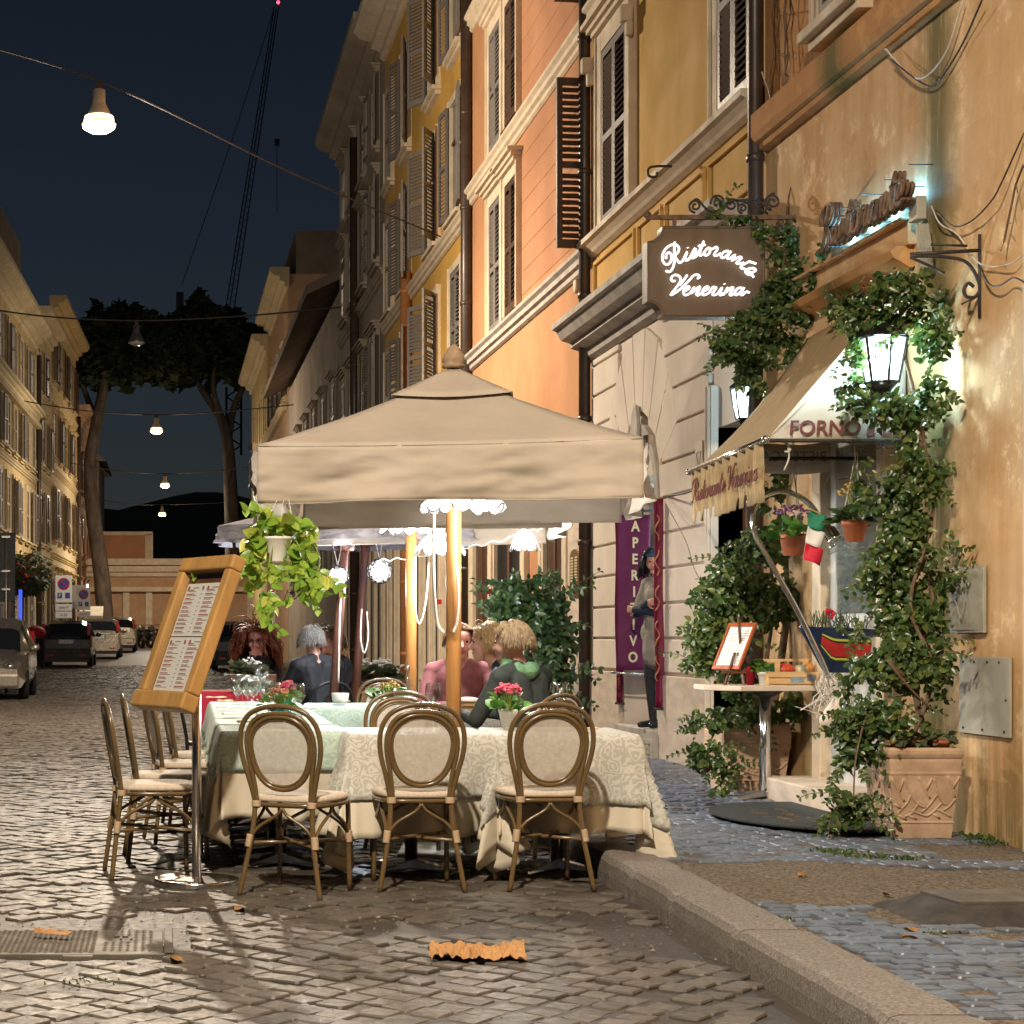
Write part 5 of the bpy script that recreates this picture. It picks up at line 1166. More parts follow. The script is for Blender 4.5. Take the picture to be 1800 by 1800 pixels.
for z in (.012, .055): MB().bb((-.17,-.10,z),(.17,-.088,z+.038)).build('slat', M_wood, t, bevel=.002); MB().bb((-.17,.088,z),(.17,.10,z+.038)).build('slat', M_wood, t, bevel=.002)
for x in (-.17, .158): MB().bb((x,-.088,.0),(x+.012,.088,.095)).build('end_panel', M_wood, t, bevel=.002)
MB().bb((-.158,-.088,.0),(.158,.088,.01)).build('bottom', M_wood, t)
for x, y in ((-.12,-.086),(-.12,.074),(.13,.074)): MB().bb((x,y,.0),(x+.035,y+.012,.165)).build('post', M_wood, t, bevel=.002)
MB().bb((-.17,.076,.160),(.17,.088,.178)).bb((-.17,-.088,.160),(-.08,-.076,.178)).build('rail', M_wood, t)
MB().bb((-.02,-.1015,.02),(.07,-.1005,.06)).build('ribbon', mk('blue_grey_ribbon', (.25,.32,.36), .5, .2, 30, .1), t); MB().bb((.09,-.1015,.03),(.15,-.1005,.075)).build('stencil', M_print2, t)
def gourd(label, c, r, sq, m):
    mb = MB(); mb.grid(lambda u, v: (lambda a, b: (r*(1+.07*cos(9*a))*cos(a)*cos(b), r*(1+.07*cos(9*a))*sin(a)*cos(b), r*sq*sin(b)))(2*pi*u, -pi/2+pi*v), 28, 10, closed_u=True); t = thing('gourd', label, 'gourd', c, 0, 'squashes in the crate'); mb.build('skin', m, t, True); MB().cyl((0,0,r*sq*.9),(.004,0,r*sq+.014),.006,n=6).build('stalk', M_stem, t)
gourd('orange red squash in the middle of the crate', (4.20,12.33,TZ+.105), .062, .72, mk('squash_red', (.50,.06,.025), .4, .25, 20, .1))
gourd('dark green squash at the left of the crate', (4.10,12.33,TZ+.09), .055, .8, mk('squash_green', (.04,.07,.03), .4, .25, 20, .1))
gourd('pale cream squash at the right of the crate', (4.30,12.32,TZ+.095), .052, .9, mk('squash_cream', (.62,.52,.33), .45, .2, 20, .1))
gourd('small orange gourd at the far right of the crate', (4.355,12.32,TZ+.115), .030, 1.4, mk('squash_orange', (.50,.20,.03), .4, .2, 20, .1))
small_pot('little plant in a tall red pot on the side table', (3.99,12.42,TZ), .034, .125, M_redcloth, M_shrub, 30, .06, 61)
small_pot('little bright plant in a cream pot on the side table', (4.06,12.33,TZ), .048, .09, M_white, M_kal, 46, .055, 62)
# ---- boat shaped planter, fender, net
t = thing('boat_planter', 'dark blue boat bow planter with red and lime stripes at the door', 'planter', (4.2, 11.6, 1.0))
def hull(u, v):                                          # u: bow -> wall, v: keel -> gunwale, one side
    x = lerp(4.07, XW-.02, u); zt = 1.315-.02*u; zk = lerp(1.315, 1.02, min(1, u*2.6)); z = lerp(zk, zt, v)
    w_ = .15*min(1, u*1.7)**.7*(.25+.75*v); return x, w_, z
for s_, nm in ((-1,'hull_side'),(1,'hull_side')): MB().grid(lambda u, v: (lambda q: (q[0], 11.6+s_*q[1], q[2]))(hull(u, v)), 16, 8).build(nm, M_navy, t, True, w=True)
for (v0, v1, m_) in ((.36,.66,M_boatred),(.70,.75,M_lime),(.28,.33,M_lime)):
    MB().grid(lambda u, v: (lambda q: (q[0], 11.6-q[1]-.006, q[2]))(hull(.22+.78*u, lerp(v0, v1, v))), 12, 3).build('stripe', m_, t, True, w=True)
MB().tube(smooth_path([(4.05,11.6,1.32),(4.12,11.6,1.19),(4.22,11.6,1.02),(4.3,11.6,1.0)],4), .018, 6).build('stem_post', M_navy, t, True, w=True)
t2 = thing('boat_flowers', 'dry heather and one red flower growing in the boat planter', 'flowers', (4.25, 11.6, 1.3))
rr = random.Random(9); mb = MB()
for k in range(90): a = Vector((rr.uniform(-.14,.2), rr.uniform(-.06,.06), 0)); mb.tube([a, a+Vector((rr.gauss(0,.03), rr.gauss(0,.03), rr.uniform(.05,.12)))], .0025, 4)
mb.build('dry_stems', M_dull, t2); q = MB(); [q.ell((-.03+rr.gauss(0,.012), -.03+rr.gauss(0,.01), .10+rr.gauss(0,.012)), .014, 7, 5) for k in range(9)]; q.build('red_flower', M_flagr, t2, True)
t = thing('boat_fender', 'dirty white boat fender hanging tilted under the boat planter', 'fender', tuple(P(1465, 1255, 11.5)))
a, b = P(1447, 1277, 11.5), P(1490, 1215, 11.5); dv = (b-a)
mb = MB(); pts = [a+dv*q for q in (0,.04,.12,.3,.6,.9,1.0,1.1)]; mb.tube(pts, [.012,.036,.048,.050,.050,.045,.03,.012], 14); mb.build('buoy', M_fender, t, True, w=True)
MB().tube(smooth_path([b, b+Vector((.05,.0,.15)), b+Vector((.06,.03,.3))], 4), .006, 6).build('fender_rope', M_rope, t, True, w=True)
t = thing('fishing_net', 'tangled brown fishing net hanging below the boat planter', 'net', (4.25, 11.55, 1.0))
mb = MB(); rr = random.Random(4)
for k in range(46):
    p = Vector((4.2+rr.uniform(-.05,.16), 11.55+rr.uniform(-.05,.05), 1.02)); mb.tube(smooth_path([p, p+Vector((rr.gauss(0,.05),rr.gauss(0,.03),-.08)), p+Vector((rr.gauss(0,.06),rr.gauss(0,.03),-rr.uniform(.14,.30))), p+Vector((rr.gauss(0,.06),rr.gauss(0,.03),-rr.uniform(.1,.34)))], 4), .0028, 4)
mb.build('strands', M_rope, t, w=True)
# ---- chrome gooseneck lamp, flag, hanging pots
t = thing('gooseneck_lamp', 'chrome gooseneck lamp arching up from the boat planter', 'lamp', tuple(P(1455, 1185, 11.5)))
pth = smooth_path([P(a, b, 11.5) for a, b in ((1456,1188),(1440,1152),(1400,1070),(1352,985),(1330,945),(1323,915),(1328,890),(1345,872),(1372,864),(1400,870),(1425,888),(1442,912))], 6)
MB().tube(pth, .017, 12).build('neck', M_chrome, t, True, w=True)
hd = (P(1476,958,11.42)-P(1440,910,11.5)).normalized(); x_, y_, z_ = frame(hd); Mh = MX(P(1438,908,11.5), x_, y_, z_)
MB().lathe([(.018,0),(.030,.02),(.030,.10),(.044,.11),(.044,.17),(.050,.175),(.050,.185),(.042,.19)], n=20, M=Mh).build('lamp_head', M_chrome, t, True, w=True)
MB().lathe([(.042,.185),(.055,.20),(.092,.235),(.090,.236),(.052,.205),(.04,.19)], n=24, M=Mh, cap=False).build('glass_shade', M_clear2, t, True, w=True)
t = thing('italian_flag', 'small green white and red flag hanging by the chrome lamp', 'flag', tuple(P(1430, 950, 11.4)))
for k, m_ in enumerate((M_flagg, M_flagw, M_flagr)):
    MB().grid(lambda u, v: (lambda p: p+Vector((0, .02*sin(u*5+v*2), 0)))(P(lerp(1424,1452,u)-10*((k+v)/3), lerp(896,908,u)+(k+v)*29, 11.4)), 8, 6).build('stripe', m_, t, True, w=True, solid=.002)
MB().cyl(P(1420,892,11.4), P(1456,912,11.4), .004, n=6).build('stick', M_wood, t, w=True)
def hang_pot(label, px, py, Y, r, h, m, lm, flowers, n, ls, seed):
    c = P(px, py, Y); t = small_pot(label, c, r, h, m, lm, n, ls, seed, .15, flowers, 1.3, group='clay pots hanging under the awning', name='hanging_pot')
    mb = MB()
    for k in range(3): a = k*2.1+.4; mb.tube([(cos(a)*r, sin(a)*r, h), (.01*k, 0, h+.42)], .003, 5)
    mb.tube([(0,0,h+.42),(0,0,h+.60)], .004, 5); mb.build('hanger_cords', M_rope, t); return t
hang_pot('hanging clay pot with lilac flowers beside the flag', 1394, 976, 11.75, .085, .135, M_terr, M_kal, (M_lilac, 60, .014, .13), 60, .10, 71)
hang_pot('hanging clay pot with yellow blossom half hidden by ivy', 1502, 952, 11.2, .075, .13, M_terr, M_shrub, (M_yelp, 46, .012, .17), 70, .09, 72)
# ---- doormat
t = thing('doormat', 'dark half round rubber doormat with worn lettering at the restaurant door', 'doormat', (3.72, 10.95, .166))
pl = [(.34,-.86)]+[(.18-.58*cos(a)*1.0, .86*sin(a)) for a in [lerp(-pi/2*.97, pi/2*.97, k/24) for k in range(25)]]+[(.34,.86)]
MB().prism(pl, .014).build('mat', M_mat, t, bevel=.004)
mb = MB(); rr = random.Random(6)
for k in range(46): x, y = rr.choice((-.10,.06))+rr.uniform(-.05,.05), rr.uniform(-.42,.42); mb.box((x, y, .0148), (rr.uniform(.01,.05), rr.uniform(.008,.02), .001), rz=rr.uniform(-.4,.4))
mb.build('worn_print', M_matp, t, kind='stuff')
# ---- banners in the doorway of the cream house
t = thing('aperitivo_banner', 'purple banner lettered APERITIVO hanging at the doorway', 'banner', tuple(P(1115, 1185, 17.3)))
MB().grid(lambda u, v: P(lerp(1087,1143,u)-4*v, lerp(905,1178,v), 17.3)+Vector((0, .015*sin(u*4+v*3), 0)), 10, 24).build('cloth', M_purple, t, True, w=True, solid=.003)
MB().cyl(P(1074,1182,17.3), P(1138,1186,17.3), .012, n=8).build('bottom_rod', M_steel, t, True, w=True); MB().cyl(P(1096,898,17.3), P(1150,898,17.3), .012, n=8).build('top_rod', M_iron, t, True, w=True)
mb = MB(); [mb.bb(P(x,910,17.3)+Vector((-.02,-.012,0)), P(x,893,17.3)+Vector((.02,.012,0))) for x in (1110,1127)]; mb.build('clip', M_iron, t, w=True)
for k, ch in enumerate('APERITIVO'):
    p = P(1117-.55*k, lerp(926, 1156, k/8), 17.27); text(ch, .136, M_gold, t, Matrix.Translation(-t.location) @ MX(p, (1,0,0), (0,0,1)) @ Matrix.Diagonal((.82,1,1,1)), 'letter', .002, bold=.004)
def strip(label, px0, px1, py0, py1, Y, m, word, dx=0):
    t = thing('side_banner', label, 'banner', tuple(P((px0+px1)/2, py1, Y)), 0, 'maroon banners beside the doorway')
    MB().grid(lambda u, v: P(lerp(px0, px1, u)+dx*v+1.2*sin(v*9+u), lerp(py0, py1, v), Y)+Vector((0, .03*sin(u*3), 0)), 6, 24).build('cloth', m, t, True, w=True, solid=.004)
    MB().cyl(P(px0-2+dx,py1,Y), P(px1+3+dx,py1+1,Y), .011, n=8).build('rod', M_iron, t, True, w=True)
    for k, ch in enumerate(word):
        p = P((px0+px1)/2+dx*(k+.5)/len(word), lerp(py0+20, py1-20, (k+.5)/len(word)), Y-.035); text(ch, .10, M_goldd, t, Matrix.Translation(-t.location) @ MX(p, (1,0,0), (0,0,1)) @ Matrix.Diagonal((.35,1,1,1)), 'letter', .002)
strip('maroon side banner left of the APERITIVO banner', 1081, 1093, 912, 1236, 17.7, M_maroon, 'INSALATE', 2)
strip('narrow maroon banner on the right door jamb', 1149, 1165, 876, 1246, 16.3, M_maroon, '', 3)
fl_ = MB(); [fl_.tube(smooth_path([P(1155+.2*k+4*sin(j*1.7+k), 905+k*62+j*9, 16.25) for j in range(6)], 4), .006, 4) for k in range(5)]; tb_ = [o for o in bpy.data.objects if o.get('label') == 'narrow maroon banner on the right door jamb'][0]; fl_.build('gold_flourish', M_goldd, tb_, True, w=True, kind='stuff')
mb = MB().bb((XW-.03,16.42,.3),(XW+.02,16.48,3.0)); tag(mb.build('door_jamb_board', M_wood), 'pale wooden board edge beside the right maroon banner', 'board')
# ================================================================ TABLES, CHAIRS, UMBRELLAS
def chair0():
    t = thing('bistro_chair', 'x', 'chair')
    R_ = .0126
    def bk(x, z): return Vector((x, -.185-.17*max(0, z-.45)**1.05, z))    # back plane leans away
    # outer hoop runs into the rear legs
    half = [(.208,.0),(.182,.14),(.158,.28),(.148,.40),(.152,.47),(.172,.56),(.198,.66),(.205,.74),(.192,.81),(.155,.865),(.10,.895),(.04,.908)]
    def legy(x, z): return Vector((x, -.185-.055*(1-z/.45), z)) if z < .45 else bk(x, z)
    pts = [legy(-x, z) for x, z in half]+[legy(x, z) for x, z in half[::-1]]
    MB().tube(smooth_path(pts, 5), R_, 9).build('back_hoop', M_rattan, t, True)
    half = [(.136,.42),(.142,.50),(.152,.58),(.168,.66),(.172,.73),(.160,.79),(.128,.84),(.08,.866),(.03,.874)]
    pts = [bk(-x, z) for x, z in half]+[bk(x, z) for x, z in half[::-1]]
    MB().tube(smooth_path(pts, 5), R_*.95, 9).build('inner_hoop', M_rattan, t, True)
    ov = [(.0,.860),(.07,.848),(.128,.806),(.157,.742),(.150,.655),(.118,.575),(.066,.527),(0,.512)]
    pts = [bk(x, z) for x, z in ov]+[bk(-x, z) for x, z in ov[-2:0:-1]]
    q = smooth_path(pts, 4, True)
    MB().tube(q, .0125, 8, True).build('oval_frame', M_rattan, t, True)
    inner = [p.lerp(bk(0,.70), .085) for p in q]; MB().tube(inner, .007, 6, True).build('oval_bead', M_rattan, t, True)
    n = len(q); c = bk(0,.69); w_ = MB(); w_.add([c]+inner, [(0, 1+i, 1+(i+1) % n) for i in range(n)]); w_.build('webbing', M_mesh, t, True)
    # seat
    def rs(k, n_=4.0): a = 2*pi*k; cx_, sy_ = cos(a), sin(a); return (abs(cx_)**(2/n_))*(1 if cx_ > 0 else -1), (abs(sy_)**(2/n_))*(1 if sy_ > 0 else -1)
    N = 36; ring = [rs(k/N) for k in range(N)]
    def sw(y): return .205 if y > 0 else .205-.03*(-y)
    mb = MB(); lv = [(1.0,.452),(1.02,.464),(.985,.480),(.8,.486),(.4,.482)]
    v = [(x*sw(y)*k, y*.205*k+.01, z-.004*(1-k)) for k, z in lv for x, y in ring]+[(0,.01,.480)]
    f = [(i*N+j, i*N+(j+1) % N, (i+1)*N+(j+1) % N, (i+1)*N+j) for i in range(len(lv)-1) for j in range(N)]+[((len(lv)-1)*N+j, (len(lv)-1)*N+(j+1) % N, len(v)-1) for j in range(N)]+[tuple(range(N))[::-1]]
    mb.add(v, f).build('seat', M_seat, t, True)
    MB().tube([(x*sw(y)*.96, y*.198+.01, .437) for x, y in ring], R_, 8, True).build('seat_ring', M_rattan, t, True)
    fl = {}
    for s in (-1, 1):
        MB().tube(smooth_path([(s*.18,.185,.44),(s*.182,.19,.25),(s*.186,.195,0)], 4), R_, 9).build('leg', M_rattan, t, True)
    def legp(sx, sy, z): return legy(sx*lerp(.208,.148,min(1,z/.40)), z) if sy < 0 else Vector((sx*.183,.190,z))
    for a, b in (((-1,-1),(1,-1)),((-1,1),(1,1)),((-1,-1),(-1,1)),((1,-1),(1,1))):     # pointed arch braces under the seat
        p0, p1 = legp(*a,.275), legp(*b,.275); m0 = (p0+p1)/2; m0.z = .425
        for p in (p0, p1):
            e = p.lerp(m0, .3); e.z = .335; MB().tube(smooth_path([p, e, m0.lerp(p,.18)+Vector((0,0,-.01)), m0], 4), .0085, 7).build('brace', M_rattan, t, True)
    for a, b in (((-1,-1),(1,1)),((1,-1),(-1,1))): MB().tube([legp(*a,.255 if a[0] < 0 else .247), legp(*b,.247 if a[0] < 0 else .240)], .0095, 7).build('stretcher', M_rattan, t, True)
    for sx in (-1, 1):
        for sy in (-1, 1):
            p = legp(sx, sy, .235); q = legp(sx, sy, .295); pts = [p.lerp(q, k/14) for k in range(15)]
            MB().tube(pts, [R_+.0045+.0018*(k % 2) for k in range(15)], 9).build('binding', M_bind, t, True)
        p = legp(sx,-1,.425); q = legp(sx,-1,.455)
        MB().tube([p.lerp(q, k/8)+Vector((-sx*.006,.004,0)) for k in range(9)], [R_+.010+.0018*(k % 2) for k in range(9)], 9).build('binding', M_bind, t, True)
    return t
CH = chair0(); first = True
def chair(x, y, yaw, label, z=0):
    global first
    lab = label; g = 'rattan bistro chairs round the tables'
    if first:
        first = False; place(CH, (x, y, z+.012), radians(yaw)); CH['label'] = lab; CH['group'] = g; return CH
    return dup(CH, (x, y, z+.012), radians(yaw), lab, g)
chair(.645, 8.80, -27, 'left of the three front bistro chairs, turned askew to the right')
chair(1.243, 9.05, 0, 'middle of the three front bistro chairs, seen square from behind')
chair(1.873, 9.10, 2, 'right of the three front bistro chairs, next to the kerb')
chair(-.06, 9.46, -83, 'bistro chair seen from the side, nearest behind the menu stand')
chair(.02, 10.15, -86, 'second bistro chair in the row along the left table side')
chair(.14, 11.05, -80, 'third bistro chair along the left tables, half hidden by the menu stand')
chair(.24, 11.9, -84, 'farthest bistro chair along the left tables')
chair(1.36, 10.42, 176, 'bistro chair facing the camera behind the middle front table')
chair(1.16, 11.25, 78, 'bistro chair seen edge on between the mint tables')
chair(1.62, 13.78, 165, 'bistro chair behind the far mint table')
chair(2.06, 10.40, 38, 'bistro chair carrying the diner with the green scarf')
chair(2.20, 11.35, 80, 'bistro chair carrying the fair haired diner in dark blue')
# ---- tables with draped cloths
def cloth(half, drop, z0, seed, amp=1.0, n=52, off=0):
    rr = random.Random(seed); ph = [rr.uniform(0, 6.28) for _ in range(6)]; c = half+drop
    def fn(a, b):
        u = lerp(-c, c, a); v = lerp(-c, c, b); cu = max(-half, min(half, u)); cv = max(-half, min(half, v)); ex, ey = u-cu, v-cv; L = hypot(ex, ey)
        if L < 1e-6: return (u, v, z0+.0015*noise.noise(Vector((u*7, v*7, seed))))
        dx, dy = ex/L, ey/L; s = (cu-cv*1.3 if abs(dx) < abs(dy) else cv+cu*1.3)
        crn = 1-abs(abs(dx)-abs(dy))                       # 1 on the corner diagonal
        fold = amp*(.15*sin(s*14+ph[0])+.07*sin(s*31+ph[1])+.10*sin(s*8+ph[2]))*(1-crn)+crn*amp*.24*sin(math.atan2(dy, dx)*12+ph[3])
        o = .010+off*min(1, L*12)+L*(.06+fold*min(1, L*3.2))+.05*crn*L
        zz = L*(.985-.03*crn); r_ = min(1, L/.02)
        return (cu+dx*o*r_, cv+dy*o*r_, z0-zz*(.3+.7*r_))
    return MB().grid(fn, n, n)
def table(x, y, half, label, cl, cl_label, drop, udrop, seed, rz=0, foot=True, z=0, ztop=.735):
    t = thing('dining_table', label, 'table', (0,0,0), 0, 'tables set for dinner')
    MB().bb((-half+.01,-half+.01,ztop-.03),(half-.01,half-.01,ztop)).build('table_top', M_wood, t)
    MB().cyl((0,0,.03),(0,0,ztop-.03),.034,n=18).build('column', M_chrome, t, True)
    mb = MB()
    for k in range(4):
        a = k*pi/2+pi/4; d = Vector((cos(a), sin(a), 0)); s_ = Vector((-sin(a), cos(a), 0)); o_ = Vector((0,0,1))
        mb.add([d*.02-s_*.035+o_*.02, d*.02+s_*.035+o_*.02, d*.02+s_*.03+o_*.07, d*.02-s_*.03+o_*.07, d*.29-s_*.03+o_*.012, d*.29+s_*.03+o_*.012, d*.29+s_*.022+o_*.03, d*.29-s_*.022+o_*.03], [(0,1,5,4),(3,7,6,2),(0,4,7,3),(1,2,6,5),(4,5,6,7)]); mb.lathe([(.018,0),(.018,.014)], tuple(d*.27+o_*.008), 8)
    mb.build('cross_foot', M_chrome, t, bevel=.004); place(t, (x, y, z+.008), rz)
    u = cloth(half, udrop, ztop+.004, seed, 1.0).build('under_cloth', M_under, None, True, solid=.001); place(u, (x, y, z+.008), rz)
    tag(u, 'cream under cloth hanging lower '+cl_label, 'tablecloth', 'cream under cloths')
    o = cloth(half+.002, drop, ztop+.009, seed, 1.0, 48, .016).build('table_cloth', cl, None, True, solid=.001); place(o, (x, y, z+.008), rz)
    tag(o, ('mint green damask cloth ' if cl is M_mint else 'grey beige damask cloth ')+cl_label, 'tablecloth', 'damask tablecloths')
    return t
table(.63, 9.92, .33, 'chrome legged table under the mint cloth beside the menu stand', M_mint, 'on the front left table', .21, .46, 1)
table(1.30, 9.64, .365, 'chrome legged table under the damask cloth in the front middle', M_damask, 'on the front middle table', .33, .52, 2)
table(2.065, 9.62, .35, 'chrome legged table at the front right by the kerb', M_damask, 'on the front right table', .36, .50, 3, -.02)
table(.63, 10.66, .33, 'second table of the left row, crowded with glasses', M_mint, 'on the second table of the left row', .2, .45, 4)
table(.64, 11.40, .33, 'third table of the left row', M_mint, 'on the third table of the left row', .2, .45, 5)
table(.65, 12.14, .33, 'fourth table of the left row', M_mint, 'on the fourth table of the left row', .2, .45, 9)
table(.66, 12.88, .33, 'fifth table of the left row', M_mint, 'on the fifth table of the left row', .2, .45, 10)
table(.67, 13.62, .33, 'last table of the left row', M_mint, 'on the last table of the left row', .2, .45, 11)
table(1.38, 13.35, .33, 'table with a small white bowl behind the left row', M_mint, 'on the table with the white bowl', .22, .45, 6)
table(1.72, 11.42, .36, 'table of the four diners behind the umbrella pole', M_damask, 'on the table of the diners', .25, .46, 7)
ZT = .754
# red clothed tables of the next restaurant
def redtable(x, y, w_, d_, z, label):
    t = thing('red_table', label, 'table', (x, y, 0), 0, 'tables with red cloths')
    MB().grid(lambda u, v: (lambda a, b: (max(-w_/2, min(w_/2, a))+(.02 if abs(a) > w_/2 else 0)*(1 if a > 0 else -1)*(1+.5*sin(b*25)), max(-d_/2, min(d_/2, b))+(.02 if abs(b) > d_/2 else 0)*(1 if b > 0 else -1)*(1+.6*sin(a*22)), z-max(0, abs(a)-w_/2, abs(b)-d_/2)))(lerp(-w_/2-.4, w_/2+.4, u), lerp(-d_/2-.4, d_/2+.4, v)), 44, 40).build('red_cloth', M_redcloth, t, True)
    MB().cyl((0,0,0),(0,0,z-.02),.04).lathe([(.25,0),(.25,.02),(.04,.05)], n=16).build('pedestal', M_black, t, True)
redtable(1.0, 15.35, .95, .75, .80, 'red clothed table beyond the mint table')
redtable(.42, 15.2, .26, .5, .80, 'red clothed table end left of the wine glasses')
redtable(1.95, 16.0, .5, .6, .76, 'red clothed table with white flowers behind the poles')
def blackchair(x, y, yaw, label):
    t = thing('black_chair', label, 'chair', (x, y, 0), radians(yaw), 'black metal chairs')
    h = [(-.17,-.19,0),(-.18,-.2,.45),(-.19,-.24,.7),(-.13,-.27,.85),(0,-.275,.89),(.13,-.27,.85),(.19,-.24,.7),(.18,-.2,.45),(.17,-.19,0)]
    MB().tube(smooth_path(h, 5), .012, 7).build('back_hoop', M_black, t, True); MB().tube(smooth_path([(-.1,-.2,.46),(-.11,-.24,.66),(0,-.268,.80),(.11,-.24,.66),(.1,-.2,.46)], 5), .009, 7).build('inner_hoop', M_black, t, True)
    MB().lathe([(.2,.44),(.205,.455),(.19,.465)], n=20).build('seat', M_black, t, True)
    for s in (-1, 1): MB().cyl((s*.15,.15,.44),(s*.17,.18,0),.011,n=7).build('leg', M_black, t, True)
blackchair(1.22, 14.55, 20, 'black metal chair with its back to the camera at the red table')
blackchair(1.82, 15.0, -70, 'black metal chair beside the table with white flowers')
blackchair(.36, 13.6, -90, 'black metal chair behind the menu stand')
M_finial = mk('weathered_finial', (.34,.235,.15), .7, .2, 20, .2)
# ---- big cream umbrellas
def umbrella(label, cx, cy, a, yaw, ze, za, drop, pole, seed, group, canv=M_canvas, polem=M_pole, pr=.043, lean=(0,0), round_=False):
    t = thing('umbrella', label, 'umbrella', (cx, cy, 0), radians(yaw), group)
    rr = random.Random(seed)
    cs = [(-1,-1),(1,-1),(1,1),(-1,1)] if not round_ else [(1.05*cos(k*pi/4+.2), 1.05*sin(k*pi/4+.2)) for k in range(8)]
    m = len(cs); cn = MB(); cap = MB()
    for k in range(m):
        p0, p1 = Vector((*cs[k],0))*a, Vector((*cs[(k+1) % m],0))*a
        def fn(u, v):
            e = p0.lerp(p1, u); h = 1-v; q = e*h; sag = -.035*sin(pi*v)*(1-.6*abs(2*u-1))-.012*sin(pi*u)*h
            return (q.x+lean[0]*1, q.y+lean[1], ze+(za-ze)*(v**1.06)+sag+.003*noise.noise(Vector((q.x*5, q.y*5, seed))))
        cn.grid(fn, 18, 12)
        if not round_:
            def fc(u, v): e = p0.lerp(p1, u)*.33*(1-v*.95); return (e.x, e.y, lerp(ze+(za-ze)*.665, za+.02, v)+.012-.018*sin(pi*u)*(1-v))
            cap.grid(fc, 12, 6)
    cn.build('canopy', canv, t, True, solid=.003)
    if not round_: cap.build('vent_cap', canv, t, True, solid=.003)
    for k in range(m):
        p0, p1 = Vector((*cs[k],0))*a, Vector((*cs[(k+1) % m],0))*a; nrm = Vector((p1.y-p0.y, p0.x-p1.x, 0)).normalized(); ph = rr.uniform(0, 6)
        def fv(u, v):
            e = p0.lerp(p1, .012+.976*u); w_ = .010*noise.noise(Vector((u*16+v*7, v*9-u*5, seed+k+8)))*min(1, v*5)+v*(.030*sin(u*11+ph+2.5*v)+.016*sin(u*23+ph*2-2*v)+.03*noise.noise(Vector((u*6, v*3, seed+k))))+.02*sin(pi*v)*noise.noise(Vector((u*7+v*3, v*4, seed+k+3)))
            q = e+nrm*(w_+.004+.012*v); return (q.x+lean[0], q.y+lean[1], ze-.006-drop*v*(1+.03*sin(u*7+ph)) - .01*sin(pi*u))
        o = MB().grid(fv, 90, 16).build('valance', canv, t, True, solid=.003)
        MB().tube([fv(i/40, 1.0) for i in range(41)], .0035, 5).build('hem', canv, o, True)
    rb = MB()
    for k in range(m):
        MB().tube([(lean[0],lean[1],za-.07), (cs[k][0]*a*.98+lean[0], cs[k][1]*a*.98+lean[1], ze-.02)], .012, 6).build('rib', polem, t)
        MB().tube([(lean[0]*.8,lean[1]*.8,ze-.12), (cs[k][0]*a*.5+lean[0], cs[k][1]*a*.5+lean[1], (ze+za)/2-.05)], .010, 6).build('strut', polem, t)
    MB().tube([(-lean[0]*.6,-lean[1]*.6,0), (lean[0],lean[1],za-.01)], pr, 16).build('pole', polem, t, True)
    MB().lathe([(pr*1.7,-.05),(pr*1.9,-.03),(pr*1.9,.03),(pr*1.5,.05)], (lean[0]*.8, lean[1]*.8, ze-.13), 16).build('hub', polem, t, True)
    fin = MB().lathe([(.03,0),(.062,.005),(.066,.02),(.055,.03),(.066,.04),(.060,.075),(.035,.115),(.012,.135),(.004,.138)], (lean[0],lean[1],za+.03), 18); fin.build('finial', M_finial if not round_ else M_poled, t, True)
    if not round_:
        MB().bb((-.30,-.30,0.015),(.30,.30,.05)).build('base_plate', M_door, t, bevel=.006); MB().lathe([(.075,.05),(.075,.22),(.055,.225)], n=18).build('base_socket', M_door, t, True)
        for k in range(4): MB().box((cs[k][0]*a, cs[k][1]*a, ze-.005), (.035,.035,.04), rz=pi/4).build('corner_tip', M_steel, t)
    return t
G1 = 'cream canvas umbrellas over the tables'
umbrella('large square cream umbrella over the front tables', 1.63, 10.30, 1.0, -11, 2.245, 2.735, .285, None, 3, G1)
umbrella('second cream umbrella behind the front one', 1.72, 12.75, 1.0, -9, 2.245, 2.70, .285, None, 8, G1, pr=.038)
G2 = 'grey umbrellas on dark leaning poles'
umbrella('grey umbrella with dark leaning pole, left of the two', 1.32, 14.2, 1.0, 0, 2.10, 2.42, .12, None, 5, G2, M_canvas2, M_poled, .035, (.11,0), True)
umbrella('grey umbrella with dark leaning pole, right of the two', 1.55, 14.75, 1.02, 10, 2.16, 2.50, .12, None, 6, G2, M_canvas2, M_poled, .035, (.11,0), True)
# ---- lamps under the umbrellas
def shade_lamp(label, c, r, power, seed, tilt=0):
    t = thing('umbrella_lamp', label, 'lamp', c, 0, 'white ruffled lamps under the umbrellas')
    def fn(u, v): a = 2*pi*u; q = v**.8; rr_ = r*q*(1+.13*q*sin(7*a+seed)+.06*q*sin(13*a)); return (rr_*cos(a), rr_*sin(a), .13*(1-q**2)-.03+.03*q*sin(9*a+seed*2)+tilt*rr_*cos(a))
    MB().grid(fn, 60, 8, closed_u=True).build('shade', E_shade, t, True)
    MB().ell((0,0,.01), (.05,.05,.055)).build('bulb', E_bulb, t, True); MB().ell((r*.45,0,.0), (.035,.035,.05)).ell((-r*.4,.05,.0), (.035,.035,.05)).build('bulb', E_bulb, t, True)
    MB().tube(smooth_path([(0,0,.05),(.02,0,.12),(0,.02,.20)], 4), .006, 6).build('cord', M_black, t)
    MB().tube([(r*.98*(1+.13*sin(7*2*pi*k/60+seed))*cos(2*pi*k/60), r*.98*(1+.13*sin(7*2*pi*k/60+seed))*sin(2*pi*k/60), -.03+.03*sin(9*2*pi*k/60+seed*2)) for k in range(60)], .004, 5, True).build('rim', M_iron, t, True)
    point('umbrella_light', Vector(c)+Vector((.10,-.20,-.095)), power, BULB, .08)
